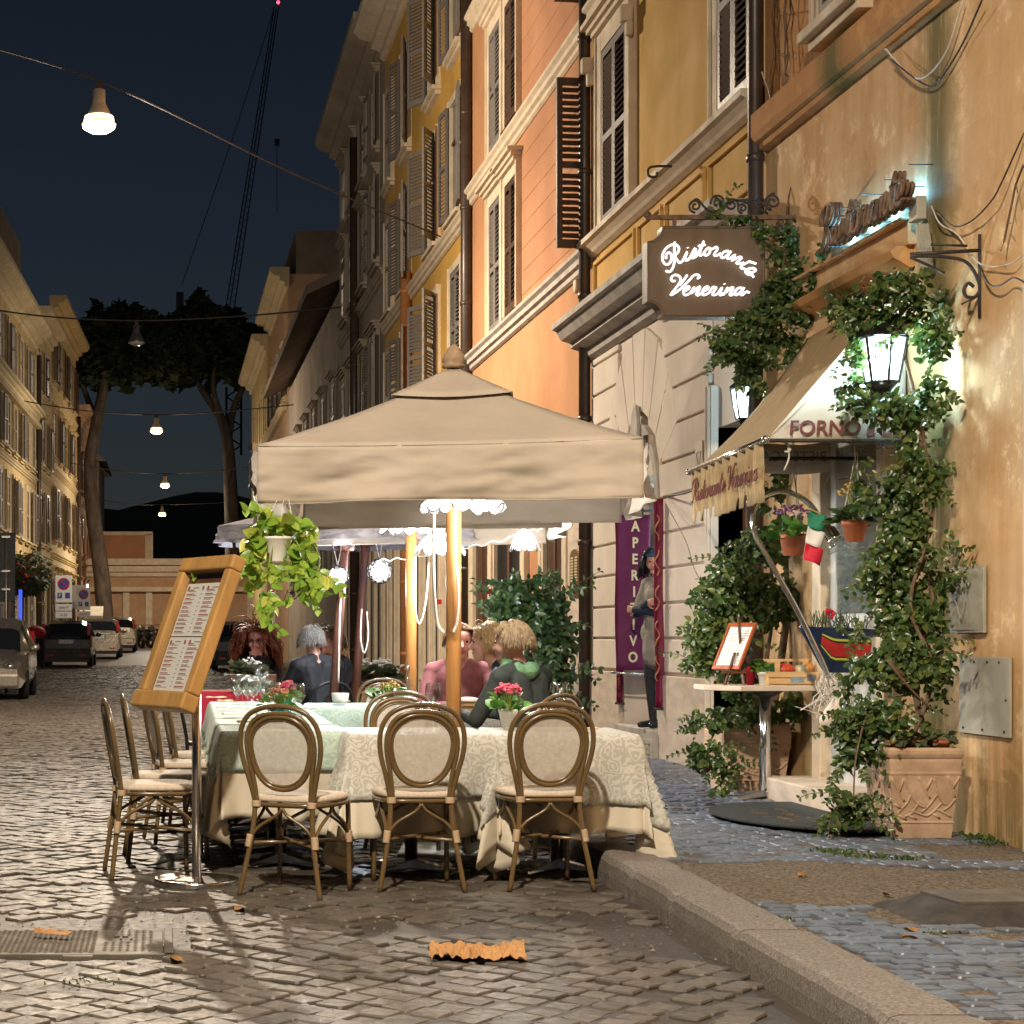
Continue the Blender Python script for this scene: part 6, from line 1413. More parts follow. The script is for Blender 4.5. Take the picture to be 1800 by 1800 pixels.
shade_lamp('ruffled white lamp glaring at the front umbrella pole', P(812, 884, 10.12), .215, 24, 1)
shade_lamp('ruffled white lamp glaring left of the second pole', P(722, 924, 12.2), .20, 38, 2)
shade_lamp('round white lamp glaring between the two poles', P(772, 962, 12.35), .16, 36, 3)
shade_lamp('white lamp half hidden right of the front pole', P(922, 955, 13.0), .10, 14, 4)
def ball_lamp(label, c, r, power, seed):
    t = thing('ball_lamp', label, 'lamp', c, 0, 'caged ball lamps on the dark poles')
    MB().ell((0,0,0), (r*.86,r*.86,r*.9)).build('bulb', E_white, t, True)
    rr = random.Random(seed); mb = MB()
    for k in range(15):
        ax = Vector((rr.gauss(0,1), rr.gauss(0,1), rr.gauss(0,.6))).normalized(); x, y, z = frame(ax); h = rr.uniform(-.5,.5)*r; q = sqrt(r*r-h*h)
        mb.tube([z*h+(x*cos(a)+y*sin(a))*q for a in [2*pi*j/18 for j in range(18)]], r*.055, 4, True)
    mb.build('wicker_cage', M_iron, t)
    MB().tube([(0,0,r),(r*.4,.02,r*3.2)], .004, 5).tube([(0,0,r),(-r*.5,.02,r*3.2)], .004, 5).build('chain', M_steel, t)
    point('ball_light', Vector(c)+Vector((0,-r*1.25,0)), power, DAYL, .05)
ball_lamp('caged ball lamp glowing white on the left dark pole', P(594, 1014, 13.95), .082, 34, 1)
ball_lamp('larger caged ball lamp glowing white on the right dark pole', P(667, 1004, 14.4), .098, 42, 2)
# ---- ropes and string lights
def rope(label, pts, r=.006, m=M_rope, wob=0):
    q = smooth_path([P(*p) for p in pts], 8)
    if wob: q = [p+Vector((0,0,wob*sin(i*1.6))) for i, p in enumerate(q)]
    o = MB().tube(q, r, 6).build('rope', m, None, True); tag(o, label, 'rope', 'ropes hanging at the umbrella poles')
rope('white rope looped on the second wooden pole', [(731,960,12.5),(730,1060,12.5),(737,1097,12.5),(748,1060,12.5),(754,990,12.5)])
rope('thick rope looped on the front wooden pole', [(763,900,10.15),(762,1000,10.15),(768,1090,10.15),(780,1113,10.15)], .009)
rope('thick rope end hanging right of the front pole', [(800,890,10.2),(800,960,10.2),(806,1040,10.2),(804,1090,10.2),(797,1112,10.2)], .009)
rope('thin cord hanging on the left dark pole', [(599,1050,14.1),(597,1100,14.1),(595,1200,14.1)], .007)
rope('cord looped low on the right dark pole', [(636,1070,14.6),(634,1120,14.6),(640,1148,14.6),(647,1120,14.6),(645,1075,14.6)], .007)
rope('wavy white string along the second umbrella', [(668,985,14),(720,980,13.5),(800,965,13.2),(860,955,12.8),(930,935,12.4),(985,915,12.1)], .005, M_wire, .012)
# ---- hanging pothos
t = thing('hanging_pothos', 'bright green trailing pothos hanging in a white pot from the umbrella corner', 'hanging plant', tuple(P(487, 985, 9.42)))
heart = ([(0,0,0),(.30,-.10,.06),(.46,.16,.10),(.40,.48,.06),(.20,.78,0),(0,1.0,-.10),(-.20,.78,0),(-.40,.48,.06),(-.46,.16,.10),(-.30,-.10,.06),(0,.42,-.02)], [(i, i+1, 10) for i in range(9)]+[(9,0,10)])
foliage(t, M_pothos, [(500,925,9.42,.13,.12,.05,46),(465,935,9.4,.08,.08,.06,24),(540,950,9.42,.07,.08,.07,26),(450,960,9.4,.06,.08,.06,18),(445,985,9.38,.04,.06,.06,14),(465,1010,9.38,.07,.08,.05,22),(530,985,9.38,.08,.08,.07,34),(510,1010,9.38,.08,.08,.05,26),(545,1000,9.4,.05,.07,.06,18),(445,1020,9.4,.03,.05,.03,8),(535,1030,9.38,.035,.04,.04,8),(462,1038,9.38,.025,.03,.03,5)], .078, 21, 90, None, Vector((-.1,-.9,.5)), heart, .35, sprigs=10)
pot_c = P(487, 988, 9.42)
mb = MB().lathe([(.048,0),(.05,.006),(.078,.115),(.082,.118),(.082,.13),(.07,.13)], (pot_c.x, pot_c.y, pot_c.z), 20); mb.build('pot', M_white, t, True, w=True)
mb = MB()
for pts in ([(480,960),(470,1000),(448,1030),(438,1042)],[(500,950),(520,1000),(505,1040),(498,1060)],[(520,950),(545,1000),(542,1040),(556,1065),(562,1072)],[(510,960),(515,1020),(530,1040),(512,1058)],[(470,950),(440,970),(436,1000)],[(525,940),(552,960),(562,985),(555,1010),(530,1020)],[(530,960),(538,1030),(536,1060)]): mb.tube(smooth_path([P(a, b, 9.36) for a, b in pts], 5), .0035, 5)
mb.build('vine', M_vine, t, True, w=True)
gv, gf = heart
base = MB().add(gv, gf).mesh('leaf', M_pothos, True)
for k, (px, py) in enumerate(((440,1040),(498,1056),(509,1058),(560,1072),(550,1052),(534,1030),(512,1050),(470,1042),(447,1030),(556,1062),(536,1056))):
    ob = bpy.data.objects.new('leaf', base); C.objects.link(ob); ob.parent = t; ob.matrix_local = leafM(P(px, py, 9.34)-t.location, Vector((.5*sin(k*2), -.4, -.7)), Vector((.3*cos(k), -1, .4)), .04)
mb = MB(); tp = P(500, 868, 9.5)
for px in (466, 492, 515): mb.tube([P(px, 920, 9.42), Vector((tp.x+(px-492)*.0008, tp.y, tp.z))], .0022, 4)
mb.build('hanger_wires', M_wire, t, w=True)
# ---- menu stand
t = thing('menu_stand', 'oak framed menu board on a steel pole with a round base', 'menu stand', (.155, 9.10, .012))
MB().lathe([(.0,0),(.212,0),(.215,.006),(.215,.026),(.210,.032),(.05,.040),(.0,.040)], n=48).build('base', M_plate_steel, t, False, bevel=.002)
MB().cyl((0,0,.036),(0,0,1.05),.0235,n=20).build('pole', M_steel, t, True)
U = Vector((.46,-.888,0)).normalized(); nh = Vector((-.888,-.46,0)).normalized(); tl = radians(21); UP = (Vector((0,0,1))*cos(tl)-nh*sin(tl)).normalized(); NN = U.cross(UP)
if NN.dot(nh) < 0: NN = -NN
Wb, Hb = .55, .80; c0 = Vector((.0,.0,1.24))-UP*Hb/2+NN*.045
Mm = MX(c0, U, UP, NN)
fw = .062
for a, b in (((-Wb/2,Hb-fw*1.2,-.035),(Wb/2,Hb,.04)),((-Wb/2,-.01,-.035),(Wb/2,fw*1.25,.055)),((-Wb/2,fw*1.25,-.034),(-Wb/2+fw,Hb-fw*1.2,.038)),((Wb/2-fw,fw*1.25,-.034),(Wb/2,Hb-fw*1.2,.038))): MB().bb(a, b, Mm).build('frame_rail', M_oak, t, bevel=.010)
MB().bb((-Wb/2+.03,.04,-.030),(Wb/2-.03,Hb-.04,-.012), Mm).build('back_panel', M_darkwood, t)
rr = random.Random(1); pr1, pr2 = MB(), MB()
sw_, sh_ = .198, .285
for i, (sx, sy) in enumerate(((-sw_/2-.002,.095),(sw_/2+.002,.095),(-sw_/2-.002,.095+sh_+.006),(sw_/2+.002,.095+sh_+.006))):
    MB().bb((sx-sw_/2,sy,-.011),(sx+sw_/2,sy+sh_,-.008), Mm).build('menu_sheet', M_paper, t)
    for j in range(11):
        yy = sy+.012+j*.0225
        L2 = rr.uniform(.05,.10); pr1.bb((sx-sw_/2+.015,yy+.011,-.0076),(sx-sw_/2+.015+L2,yy+.0155,-.0070), Mm); L3 = rr.uniform(.06,.13); pr2.bb((sx-sw_/2+.015,yy+.004,-.0076),(sx-sw_/2+.015+L3,yy+.0072,-.0070), Mm); pr2.bb((sx+sw_/2-.03,yy+.011,-.0076),(sx+sw_/2-.014,yy+.0145,-.0070), Mm)
    pr2.bb((sx-.03,sy+sh_-.026,-.0076),(sx+.03,sy+sh_-.021,-.0070), Mm)
    for q in (-1, 1): pr1.lathe([(.011,0),(.011,.0006)], (0,0,0), 9, Mm @ Matrix.Translation((sx+q*.075, sy+sh_-.024, -.0076))); pr2.lathe([(.006,0),(.006,.0009)], (0,0,0), 9, Mm @ Matrix.Translation((sx+q*.082, sy+sh_-.030, -.0076)))
pr1.build('red_print', M_print, t, kind='stuff'); pr2.build('grey_print', M_print2, t, kind='stuff')
MB().bb((-Wb/2+fw-.004,fw,.010),(Wb/2-fw+.004,Hb-fw,.013), Mm).build('glass_cover', M_cover, t)
# ---- tableware
wg = thing('wine_glass', 'x', 'glass'); MB().lathe([(.034,0),(.034,.003),(.006,.008),(.0045,.05),(.006,.085),(.022,.098),(.040,.125),(.044,.15),(.041,.18),(.036,.20),(.0345,.20),(.039,.18),(.042,.15),(.038,.127),(.02,.101),(.0,.096)], n=22, cap=False).build('bowl', M_clear, wg, True)
tb = thing('tumbler', 'x', 'glass'); MB().lathe([(.0,.002),(.030,.002),(.036,.05),(.037,.09),(.0355,.09),(.034,.05),(.028,.008),(.0,.008)], n=22, cap=False).build('cup', M_clear, tb, True)
def put(src, px, py, z, label, group, sc_=1.0):
    Y = F*(EYE-z)/(py-CY); p = P(px, py, Y)
    if src.get('used'): return dup(src, (p.x, Y, z), .3, label, group, sc_)
    src['used'] = 1; place(src, (p.x, Y, z), 0, sc_); src['label'] = label; src['group'] = group; return src
GW = 'glasses on the dinner tables'; ZC = ZT+.012
put(wg, 480, 1268, ZC, 'wine glass before the turquoise pot on the front left table', GW, 1.12); put(wg, 522, 1268, ZC, 'wine glass right of the turquoise pot on the front left table', GW, 1.08)
put(wg, 761, 1266, ZC, 'wine glass on the front middle table behind the chair', GW, 1.08); put(wg, 984, 1263, ZC, 'wine glass on the front right table beside the diner', GW, 1.08)
for k, (px, py) in enumerate(((418,1246),(432,1240),(446,1247),(458,1239),(470,1245),(426,1236),(442,1233),(463,1234),(415,1239),(436,1249),(452,1232))): put(wg, px, py, ZC, 'wine glass in the sparkling cluster on the second left table', 'clustered glasses on the second left table', 1.0+.06*sin(k*3))
put(tb, 461, 1273, ZC, 'water tumbler at the front edge of the left table', GW); put(tb, 520, 1276, ZC, 'water tumbler behind the left front chair', GW); put(tb, 786, 1276, ZC, 'water tumbler on the middle front table', GW); put(tb, 1014, 1273, ZC, 'water tumbler on the right front table', GW); put(tb, 455, 1190, .93, 'small tumbler on the wooden tray by the seated woman', GW, 1.0)
def nap(px, py, z, w_, d_, rz, label, m=M_napkin):
    Y = F*(EYE-z)/(py-CY); p = P(px, py, Y); o = MB().grid(lambda u, v: (w_*(u-.5), d_*(v-.5), .006+.012*abs(sin(u*5+v*2))*(1-abs(2*v-1)*.5)), 10, 7).build('napkin', m, None, True, solid=.004); place(o, (p.x, Y, z), rz); tag(o, label, 'napkin', 'folded napkins')
nap(437, 1272, ZC, .13, .06, .1, 'beige napkin on the front left table'); nap(395, 1234, ZC, .12, .07, .2, 'orange napkin left of the glass cluster'); nap(402, 1246, ZC, .16, .09, -.2, 'pale napkin before the glass cluster', M_paper); nap(380, 1228, ZC, .16, .07, .1, 'yellow napkin at the far end of the left row'); nap(540, 1248, ZC, .12, .07, .1, 'pale napkin right of the turquoise pot', M_paper); nap(600, 1235, ZC, .12, .08, 0, 'cream napkin by the white bowl', M_paper); nap(1035, 1284, ZC, .10, .05, .3, 'folded napkin on the front right table'); nap(425, 1258, ZC, .24, .10, .05, 'brown edged menu card lying on the left table', M_paper)
small_pot('coral flowers in a turquoise glass pot on the front left table', (*[P(487,1265,10.15)[i] for i in (0,)], 10.15, ZC), .046, .085, M_turq, M_kal, 26, .075, 81, .2, (M_coral, 46, .010, .08), group='potted flowers on the tables')
small_pot('pink flowers in a turquoise pot on the second left table', (P(503,1240,11.2).x, 11.2, ZC), .046, .10, M_turq, M_kal, 24, .07, 82, .2, (M_pink, 60, .011, .07), group='potted flowers on the tables')
small_pot('bright pink flowers in a pale pot on the front right table', (P(893,1270,9.75).x, 9.75, ZC), .050, .095, M_white, M_kal, 26, .085, 83, .2, (M_pink, 80, .012, .10), group='potted flowers on the tables')
small_pot('yellow flowers in a pale pot behind the middle chair', (P(684,1225,11.7).x, 11.7, ZC), .050, .085, M_white, M_kal, 40, .08, 84, .1, (M_yelp, 40, .010, .07), group='potted flowers on the tables')
small_pot('white flowers in a metal pot behind the dark poles', (P(648,1195,15.9).x, 15.9, .77), .075, .11, M_steel, M_dull, 90, .10, 85, .0, (M_whitep, 22, .022, .12), 1.4, group='potted flowers on the tables')
small_pot('white flowers in a metal pot, second behind the dark poles', (P(672,1193,16.0).x, 16.0, .77), .07, .10, M_steel, M_dull, 90, .10, 86, .0, (M_whitep, 22, .022, .13), 1.4, group='potted flowers on the tables')
small_pot('white flowers in the wooden tray beside the seated woman', (P(438,1180,15.0).x, 15.0, .86), .07, .06, M_white, M_dull, 110, .09, 87, .0, (M_whitep, 24, .018, .10), 1.4, group='potted flowers on the tables')
t = thing('wooden_tray', 'brown wooden tray with flowers on the red table', 'tray', (.72, 15.0, .80)); MB().box((0,0,.075),(.36,.20,.13),taper=1.06).build('tray', M_darkwood, t, bevel=.006)
t = thing('wicker_basket', 'round wicker bread basket on the table of the diners', 'basket', (P(820,1240,11.2).x, 11.15, ZC)); MB().lathe([(.07,0),(.10,.05),(.115,.09),(.108,.09),(.09,.05),(.06,.01)], n=28).build('basket', M_wood, t, True)
mb = MB(); [mb.tube([(r_*cos(a), r_*sin(a), z) for a in [2*pi*k/24 for k in range(24)]], .006, 5, True) for r_, z in ((.085,.02),(.098,.04),(.108,.065),(.115,.09))]; mb.build('wicker_rings', M_wood, t, True); MB().ell((0,0,.085),(.09,.08,.03)).build('white_napkin', M_paper, t, True)
t = thing('water_bottle', 'clear glass water bottle behind the second pole', 'bottle', (P(716,1230,12.0).x, 12.0, ZC)); MB().lathe([(.04,0),(.042,.01),(.042,.13),(.030,.18),(.015,.22),(.013,.28),(.015,.285)], n=18).build('bottle', M_clear2, t, True); MB().lathe([(.043,.04),(.043,.10)], n=18, cap=False).build('bottle_label', M_paper, t, True); MB().lathe([(.0165,.265),(.0165,.29),(.0,.291)], n=12).build('cap', M_steel, t, True)
t = thing('white_bowl', 'small white bowl on the far mint table', 'bowl', (P(598,1225,13.2).x, 13.2, ZC)); MB().lathe([(.05,0),(.06,.03),(.065,.075),(.06,.075),(.05,.02)], n=20).build('bowl', M_white, t, True)
t = thing('cruet', 'clear oil bottle with steel stopper beside the right diner', 'bottle', (P(978,1235,10.6).x, 10.6, .75)); MB().lathe([(.03,0),(.03,.11),(.012,.14),(.012,.18)], n=14).build('bottle', M_clear2, t, True); MB().lathe([(.014,.17),(.012,.21),(.004,.23)], n=10).build('stopper', M_steel, t, True)
# ---- tall potted shrub, small easel, notices, pole
t = thing('potted_shrub', 'tall dark leafy potted shrub behind the diners', 'shrub', (2.75, 14.6, .14))
foliage(t, M_shrub, [(930,1090,14.6,.30,.25,.28,900),(970,1130,14.6,.20,.2,.3,600),(890,1080,14.6,.2,.2,.14,300),(920,1050,14.6,.22,.18,.12,300),(975,1060,14.6,.10,.12,.10,160),(960,1190,14.6,.2,.2,.2,400),(905,1030,14.6,.14,.12,.06,120)], .085, 33, 120, [([(945,1270,14.6),(940,1180,14.6),(930,1090,14.6),(915,1040,14.6)],.02,.006),([(950,1270,14.6),(965,1160,14.6),(975,1070,14.6)],.014,.006)], Vector((-.3,-.9,.4)), sprigs=40)
pot_ = MB(); pot(pot_, (P(950,1270,14.6).x, 14.6, .14), .18, .24, .42, 24); pot_.build('pot', M_terr2, t, True, w=True)
t = thing('table_easel', 'small wooden easel between the dark poles', 'easel', tuple(P(604, 1200, 17))); mb = MB(); [mb.tube([P(*a, 17), P(*b, 17)], .010, 5) for a, b in (((598,1180),(607,1125)),((612,1182),(604,1125)),((614,1165),(608,1122)),((596,1150),(612,1146)))]; mb.build('easel_bars', M_wood, t, w=True)
for k, (px, py, m_, lab) in enumerate(((862,1040,M_flagr,'small red notice on the stone jamb, upper left'),(862,1058,M_flagg,'small green notice on the stone jamb, left'),(863,1068,M_flagr,'small red notice on the stone jamb, lower left'),(770,1058,M_flagr,'small red notice on the wall behind the poles'))):
    p = P(px, py, 24.0 if px > 800 else 27); o = MB().box((0,0,0),(.11,.01,.07)).build('notice', m_); o.location = (min(p.x, XW-.1), p.y, p.z); tag(o, lab, 'notice', 'small coloured notices on the wall')
t = thing('parasol_post', 'slim steel post behind the hanging pothos', 'post', tuple(P(480,1200,18))); MB().cyl(P(480,1190,18), P(479,1045,18), .022, n=10).ell(P(479,1043,18), .035).build('post', M_steel, t, True, w=True)
# ================================================================ PEOPLE
import numpy as np
SKIN = mk('skin', (.50,.26,.19), .5, .08, 8, .05, 120, spec=.4); SKIN2 = mk('skin_flushed', (.56,.25,.20), .5, .08, 8, .05, 120, spec=.4)
M_eyes = mk('eye', (.04,.03,.025), .15, .05, 5, 0); M_lip = mk('lip', (.38,.10,.10), .45, .1, 9, 0)
def cap(L, a, b, r0, r1, tag_): L.append((Vector(a), Vector(b), r0, r1, tag_))
def hand(L, wr, d, up, side, curl=.5):
    d = Vector(d).normalized(); up = Vector(up); ac = d.cross(up).normalized(); up = ac.cross(d)
    for o in (-.022,-.007,.008,.022): cap(L, wr+ac*o*.6, wr+d*.075+ac*o, .017, .014, 'skin')
    for o, ln in ((-.028,.82),(-.0095,1.0),(.0095,.95),(.028,.76)):
        b = wr+d*.082+ac*o; m = b+(d*(1-.4*curl)-up*.6*curl).normalized()*.036*ln; e = m+(d*(1-.9*curl)-up*1.2*curl).normalized()*.034*ln
        cap(L, b, m, .0088, .008, 'skin'); cap(L, m, e, .008, .0065, 'skin')
    th = wr+d*.025+ac*side*.026; tm = th+(d*.6+ac*side*.7-up*.2).normalized()*.04; cap(L, th, tm, .0115, .010, 'skin'); cap(L, tm, tm+(d*.9+ac*side*.1-up*.3).normalized()*.03, .0095, .0075, 'skin')
def head(L, c, R):
    T = lambda x, y, z: c+R @ Vector((x, y, z))
    cap(L, T(0,-.022,.028), T(0,.018,.034), .080, .076, 'skin'); cap(L, T(0,.0,-.01), T(0,.034,-.03), .068, .056, 'skin'); cap(L, T(0,.030,-.06), T(0,.052,-.075), .046, .036, 'skin')
    cap(L, T(0,.066,-.090), T(0,.068,-.092), .021, .02, 'skin'); cap(L, T(0,.086,.012), T(0,.107,-.026), .0085, .0125, 'skin'); cap(L, T(-.008,.098,-.030), T(.008,.098,-.030), .010, .010, 'skin')
    for s in (-1, 1):
        cap(L, T(s*.074,-.012,.010), T(s*.076,-.008,-.022), .014, .010, 'skin'); cap(L, T(s*.014,.083,.030), T(s*.044,.070,.030), .010, .009, 'skin'); cap(L, T(s*.036,.062,-.022), T(s*.04,.055,-.03), .024, .022, 'skin')
    cap(L, T(-.018,.086,-.058), T(.018,.086,-.058), .0085, .0085, 'lip')
def body_mesh(L, name, mats, parent, vox=.0075):
    mb = MB()
    for a, b, r0, r1, _ in L:
        if (b-a).length > 1e-4: mb.tube([a, b], [r0, r1], 12)
        mb.ell(a, r0, 12, 8); mb.ell(b, r1, 12, 8)
    o = mb.build(name, None, parent, True)
    m = o.modifiers.new('r', 'REMESH'); m.mode = 'VOXEL'; m.voxel_size = vox; m.use_smooth_shade = True
    s = o.modifiers.new('s', 'SMOOTH'); s.iterations = 4; s.factor = .5
    dg = bpy.context.evaluated_depsgraph_get(); me = bpy.data.meshes.new_from_object(o.evaluated_get(dg)); o.modifiers.clear(); o.data = me
    keys = list(mats); me.materials.clear(); [me.materials.append(mats[k]) for k in keys]
    n = len(me.polygons); ce = np.empty(n*3); me.polygons.foreach_get('center', ce); ce = ce.reshape(-1, 3); best = np.full(n, 1e9); idx = np.zeros(n, dtype=np.int32)
    for a, b, r0, r1, tg in L:
        a_ = np.array(a); d = np.array(b)-a_; q = max(1e-9, d.dot(d)); t_ = np.clip(((ce-a_) @ d)/q, 0, 1); dist = np.linalg.norm(ce-(a_+t_[:, None]*d), axis=1)-(r0+(r1-r0)*t_)
        k = dist < best; best[k] = dist[k]; idx[k] = keys.index(tg)
    me.polygons.foreach_set('material_index', idx); me.polygons.foreach_set('use_smooth', [True]*n); me.update(); return o
def hair(parent, c, R, mat, length, curl, n, seed, vol=1.0, front=.35, r=.0028):
    rr = random.Random(seed); mb = MB(); T = lambda v: c+R @ Vector(v)
    sk = MB(); sk.grid(lambda u, v: (lambda a, b: T((.089*cos(a)*cos(b)*vol**.4, -.018+.103*sin(a)*cos(b)*vol**.4, .040+.095*sin(b))))(2*pi*u, lerp(-.25 if True else 0, pi/2, v)), 26, 10, closed_u=True)
    # cap of hair, face side cut away
    keep = [f for f in sk.f if not any((R.inverted() @ (Vector(sk.v[i])-c)).y > .050 and (R.inverted() @ (Vector(sk.v[i])-c)).z < .085 for i in f)]
    sk.f = keep; mb.add(sk.v, sk.f)
    for _ in range(n):
        a = rr.uniform(0, 2*pi); b = math.asin(rr.uniform(-.15, 1)); dv = Vector((cos(a)*cos(b), sin(a)*cos(b), sin(b)))
        if dv.y > front and dv.z < .62: continue
        p = Vector((.085*dv.x, -.018+.098*dv.y, .040+.092*dv.z)); L_ = length*rr.uniform(.7, 1.1); pts = []; ph = rr.uniform(0, 6); d = (dv*.30*vol+Vector((.5*dv.x,.35*dv.y-.25,-.15))).normalized(); q = p.copy()
        for k in range(9):
            w_ = curl*Vector((cos(ph+k*1.5), sin(ph+k*1.5), .4*sin(ph+k*2))); pts.append(T(q)+R @ w_*min(1, k/2)); d = (d+Vector((0,-.02,-.45))).normalized(); q = q+d*L_/8
            e = Vector((q.x/.095, (q.y+.018)/.11, (q.z-.03)/.11))
            if q.y > .035 and q.z < .095 and abs(q.x) < .078: q.x = .082 if q.x > 0 else -.082; q.y -= .02
            if e.length < 1: q = Vector((q.x/e.length, (q.y+.018)/e.length-.018, (q.z-.03)/e.length+.03))
        mb.tube(pts, [r*1.4]*4+[r*1.3]*3+[r, r*.4], 4)
    return mb.build('hair', mat, parent, True)
def eyes(parent, c, R):
    for s in (-1, 1): MB().ell(c+R @ Vector((s*.031,.077,.012)), (.0115,.0115,.0085), 10, 6).build('eye', M_eyes, parent, True)
def seated(label, loc, yaw, top, legs, hairm, hlen, hcurl, hn, seed, hy=0, lean=.0, side=0, arms='table', skin=None, hvol=1.0, scarf=None, glasses=False, z=0):
    t = thing('person', label, 'person', (0,0,0)); L = []; ly = lean
    P0 = Vector((0,-.02,.56)); ch = Vector((side*.5,ly*.6,.93)); nk = Vector((side*.8,.0+ly,1.09)); hc = Vector((side,.045+ly*1.25,1.205))
    cap(L, P0+Vector((-.06,0,0)), P0+Vector((.06,0,0)), .125, .125, 'legs'); cap(L, P0+Vector((0,0,.08)), ch+Vector((0,0,-.10)), .135, .135, 'top')
    for s in (-1, 1):
        cap(L, ch+Vector((s*.05,-.01,-.10)), ch+Vector((s*.075,0,.04)), .12, .105, 'top'); sh = ch+Vector((s*.175,.0,.085)); cap(L, nk+Vector((s*.03,-.01,-.03)), sh, .055, .066, 'top')
        if arms == 'table': el = sh+Vector((s*.075,.12,-.24)); wr = Vector((s*.10+side*.4, .36+ly, .80))
        elif arms == 'chin': el = Vector((s*.17,.27+ly,.81)); wr = hc+Vector((s*.030,.125,-.145))
        else: el = sh+Vector((s*.09,.02,-.26)); wr = el+Vector((-s*.06,.22,-.06))
        cap(L, sh, el, .060, .048, 'top'); cap(L, el, wr, .047, .031, 'top')
        if arms == 'chin': hand(L, wr+Vector((0,0,.0)), (-s*.35,-.15,.9), (0,-1,.1), -s, .9)
        else: hand(L, wr, (-s*.3,.9,-.05), (0,0,1), -s, .45)
        hp = Vector((s*.095,.02,.53)); kn = Vector((s*.12,.43,.51)); an = Vector((s*.11,.40,.10)); cap(L, hp, kn, .092, .066, 'legs'); cap(L, kn, an, .062, .040, 'legs'); cap(L, an, an+Vector((0,-.02,-.06)), .042, .038, 'shoe'); cap(L, an+Vector((0,-.02,-.06)), an+Vector((0,.13,-.07)), .040, .030, 'shoe')
    cap(L, nk+Vector((0,-.01,-.05)), hc+Vector((0,-.02,-.05)), .056, .050, 'skin')
    R = Euler((0, 0, radians(hy))).to_matrix(); head(L, hc, R)
    body_mesh(L, 'body', {'skin': skin or SKIN, 'top': top, 'legs': legs, 'shoe': M_black, 'lip': M_lip}, t)
    eyes(t, hc, R); hair(t, hc, R, hairm, hlen, hcurl, hn, seed, hvol)
    if scarf:
        mb = MB(); mb.grid(lambda u, v: (lambda a, b: nk+Vector(((.078+(.040+.010*sin(5*a))*cos(b))*cos(a), (.072+(.040+.010*sin(4*a+1))*cos(b))*sin(a)-.004, -.020+(.050+.008*sin(7*a))*sin(b)+.022*sin(a+.5))))(2*pi*u, 2*pi*v), 48, 16, closed_u=True); mb.build('scarf', scarf, t, True)
    if glasses:
        mb = MB()
        for s in (-1, 1): mb.tube([hc+R @ Vector((s*.033+.021*cos(a), .098, .012+.014*sin(a))) for a in [2*pi*k/14 for k in range(14)]], .0025, 5, True); mb.tube([hc+R @ Vector((s*.053,.096,.014)), hc+R @ Vector((s*.080,.0,.014))], .0022, 4)
        mb.tube([hc+R @ Vector((-.012,.099,.014)), hc+R @ Vector((.012,.099,.014))], .0022, 4); mb.build('glasses', M_black, t, True)
    place(t, (*loc, z), radians(yaw)); return t
M_jgreen = mk('dark_green_jacket', (.026,.034,.032), .8, .2, 9, .15, 160); M_jblack = mk('black_coat', (.012,.013,.016), .75, .2, 9, .15, 160); M_jnavy = mk('navy_jacket', (.018,.026,.05), .75, .2, 9, .15, 160); M_jpink = mk('dusky_pink_top', (.24,.085,.10), .8, .15, 9, .15, 160)
M_trous = mk('dark_trousers', (.02,.02,.025), .8, .2, 9, .1, 160); M_scarf = mk('green_scarf', (.10,.20,.11), .85, .25, 26, .4, 120); M_jtweed = mk('patterned_dark_jacket', (.03,.034,.042), .8, .6, 60, .2, 160)
H_gblond = mk('ash_blond_hair', (.30,.21,.115), .45, .3, 40, .1); H_grey = mk('grey_hair', (.16,.145,.13), .5, .3, 40, .1); H_red = mk('auburn_curls', (.22,.062,.022), .42, .35, 40, .1); H_brown = mk('brown_hair', (.11,.06,.03), .45, .3, 40, .1); H_black = mk('black_hair', (.010,.011,.014), .3, .2, 40, .1); H_blond = mk('blond_hair', (.38,.25,.11), .45, .3, 40, .1)
seated('diner in dark green jacket and green scarf seen from behind', (2.06, 10.42), 38, M_jgreen, M_trous, H_gblond, .075, .002, 1000, 1, 18, .05, 0, 'table', SKIN, 1.0, M_scarf)
seated('fair haired diner in dark blue leaning over the table', (2.18, 11.36), 82, M_jnavy, M_trous, H_blond, .10, .003, 1000, 2, -10, .10, 0, 'table', SKIN)
seated('diner in a dusky pink top facing the camera at the far side', (1.97, 12.20), 172, M_jpink, M_trous, H_brown, .07, .002, 800, 3, 10, .03, 0, 'table', SKIN2)
seated('woman with long auburn curls and glasses resting chin on her hands', (.80, 16.05), 176, M_jblack, M_trous, H_red, .34, .018, 1100, 4, -6, .10, 0, 'chin', SKIN2, 1.6, None, True)
seated('grey haired person in a black jacket seen from behind at the red table', (1.23, 14.62), 22, M_jblack, M_trous, H_grey, .09, .003, 1000, 5, -40, .06, 0, 'table', SKIN)
seated('person in a patterned dark jacket behind the leaning poles', (1.53, 15.75), 100, M_jtweed, M_trous, H_brown, .12, .004, 900, 6, 20, .06, 0, 'table', SKIN)
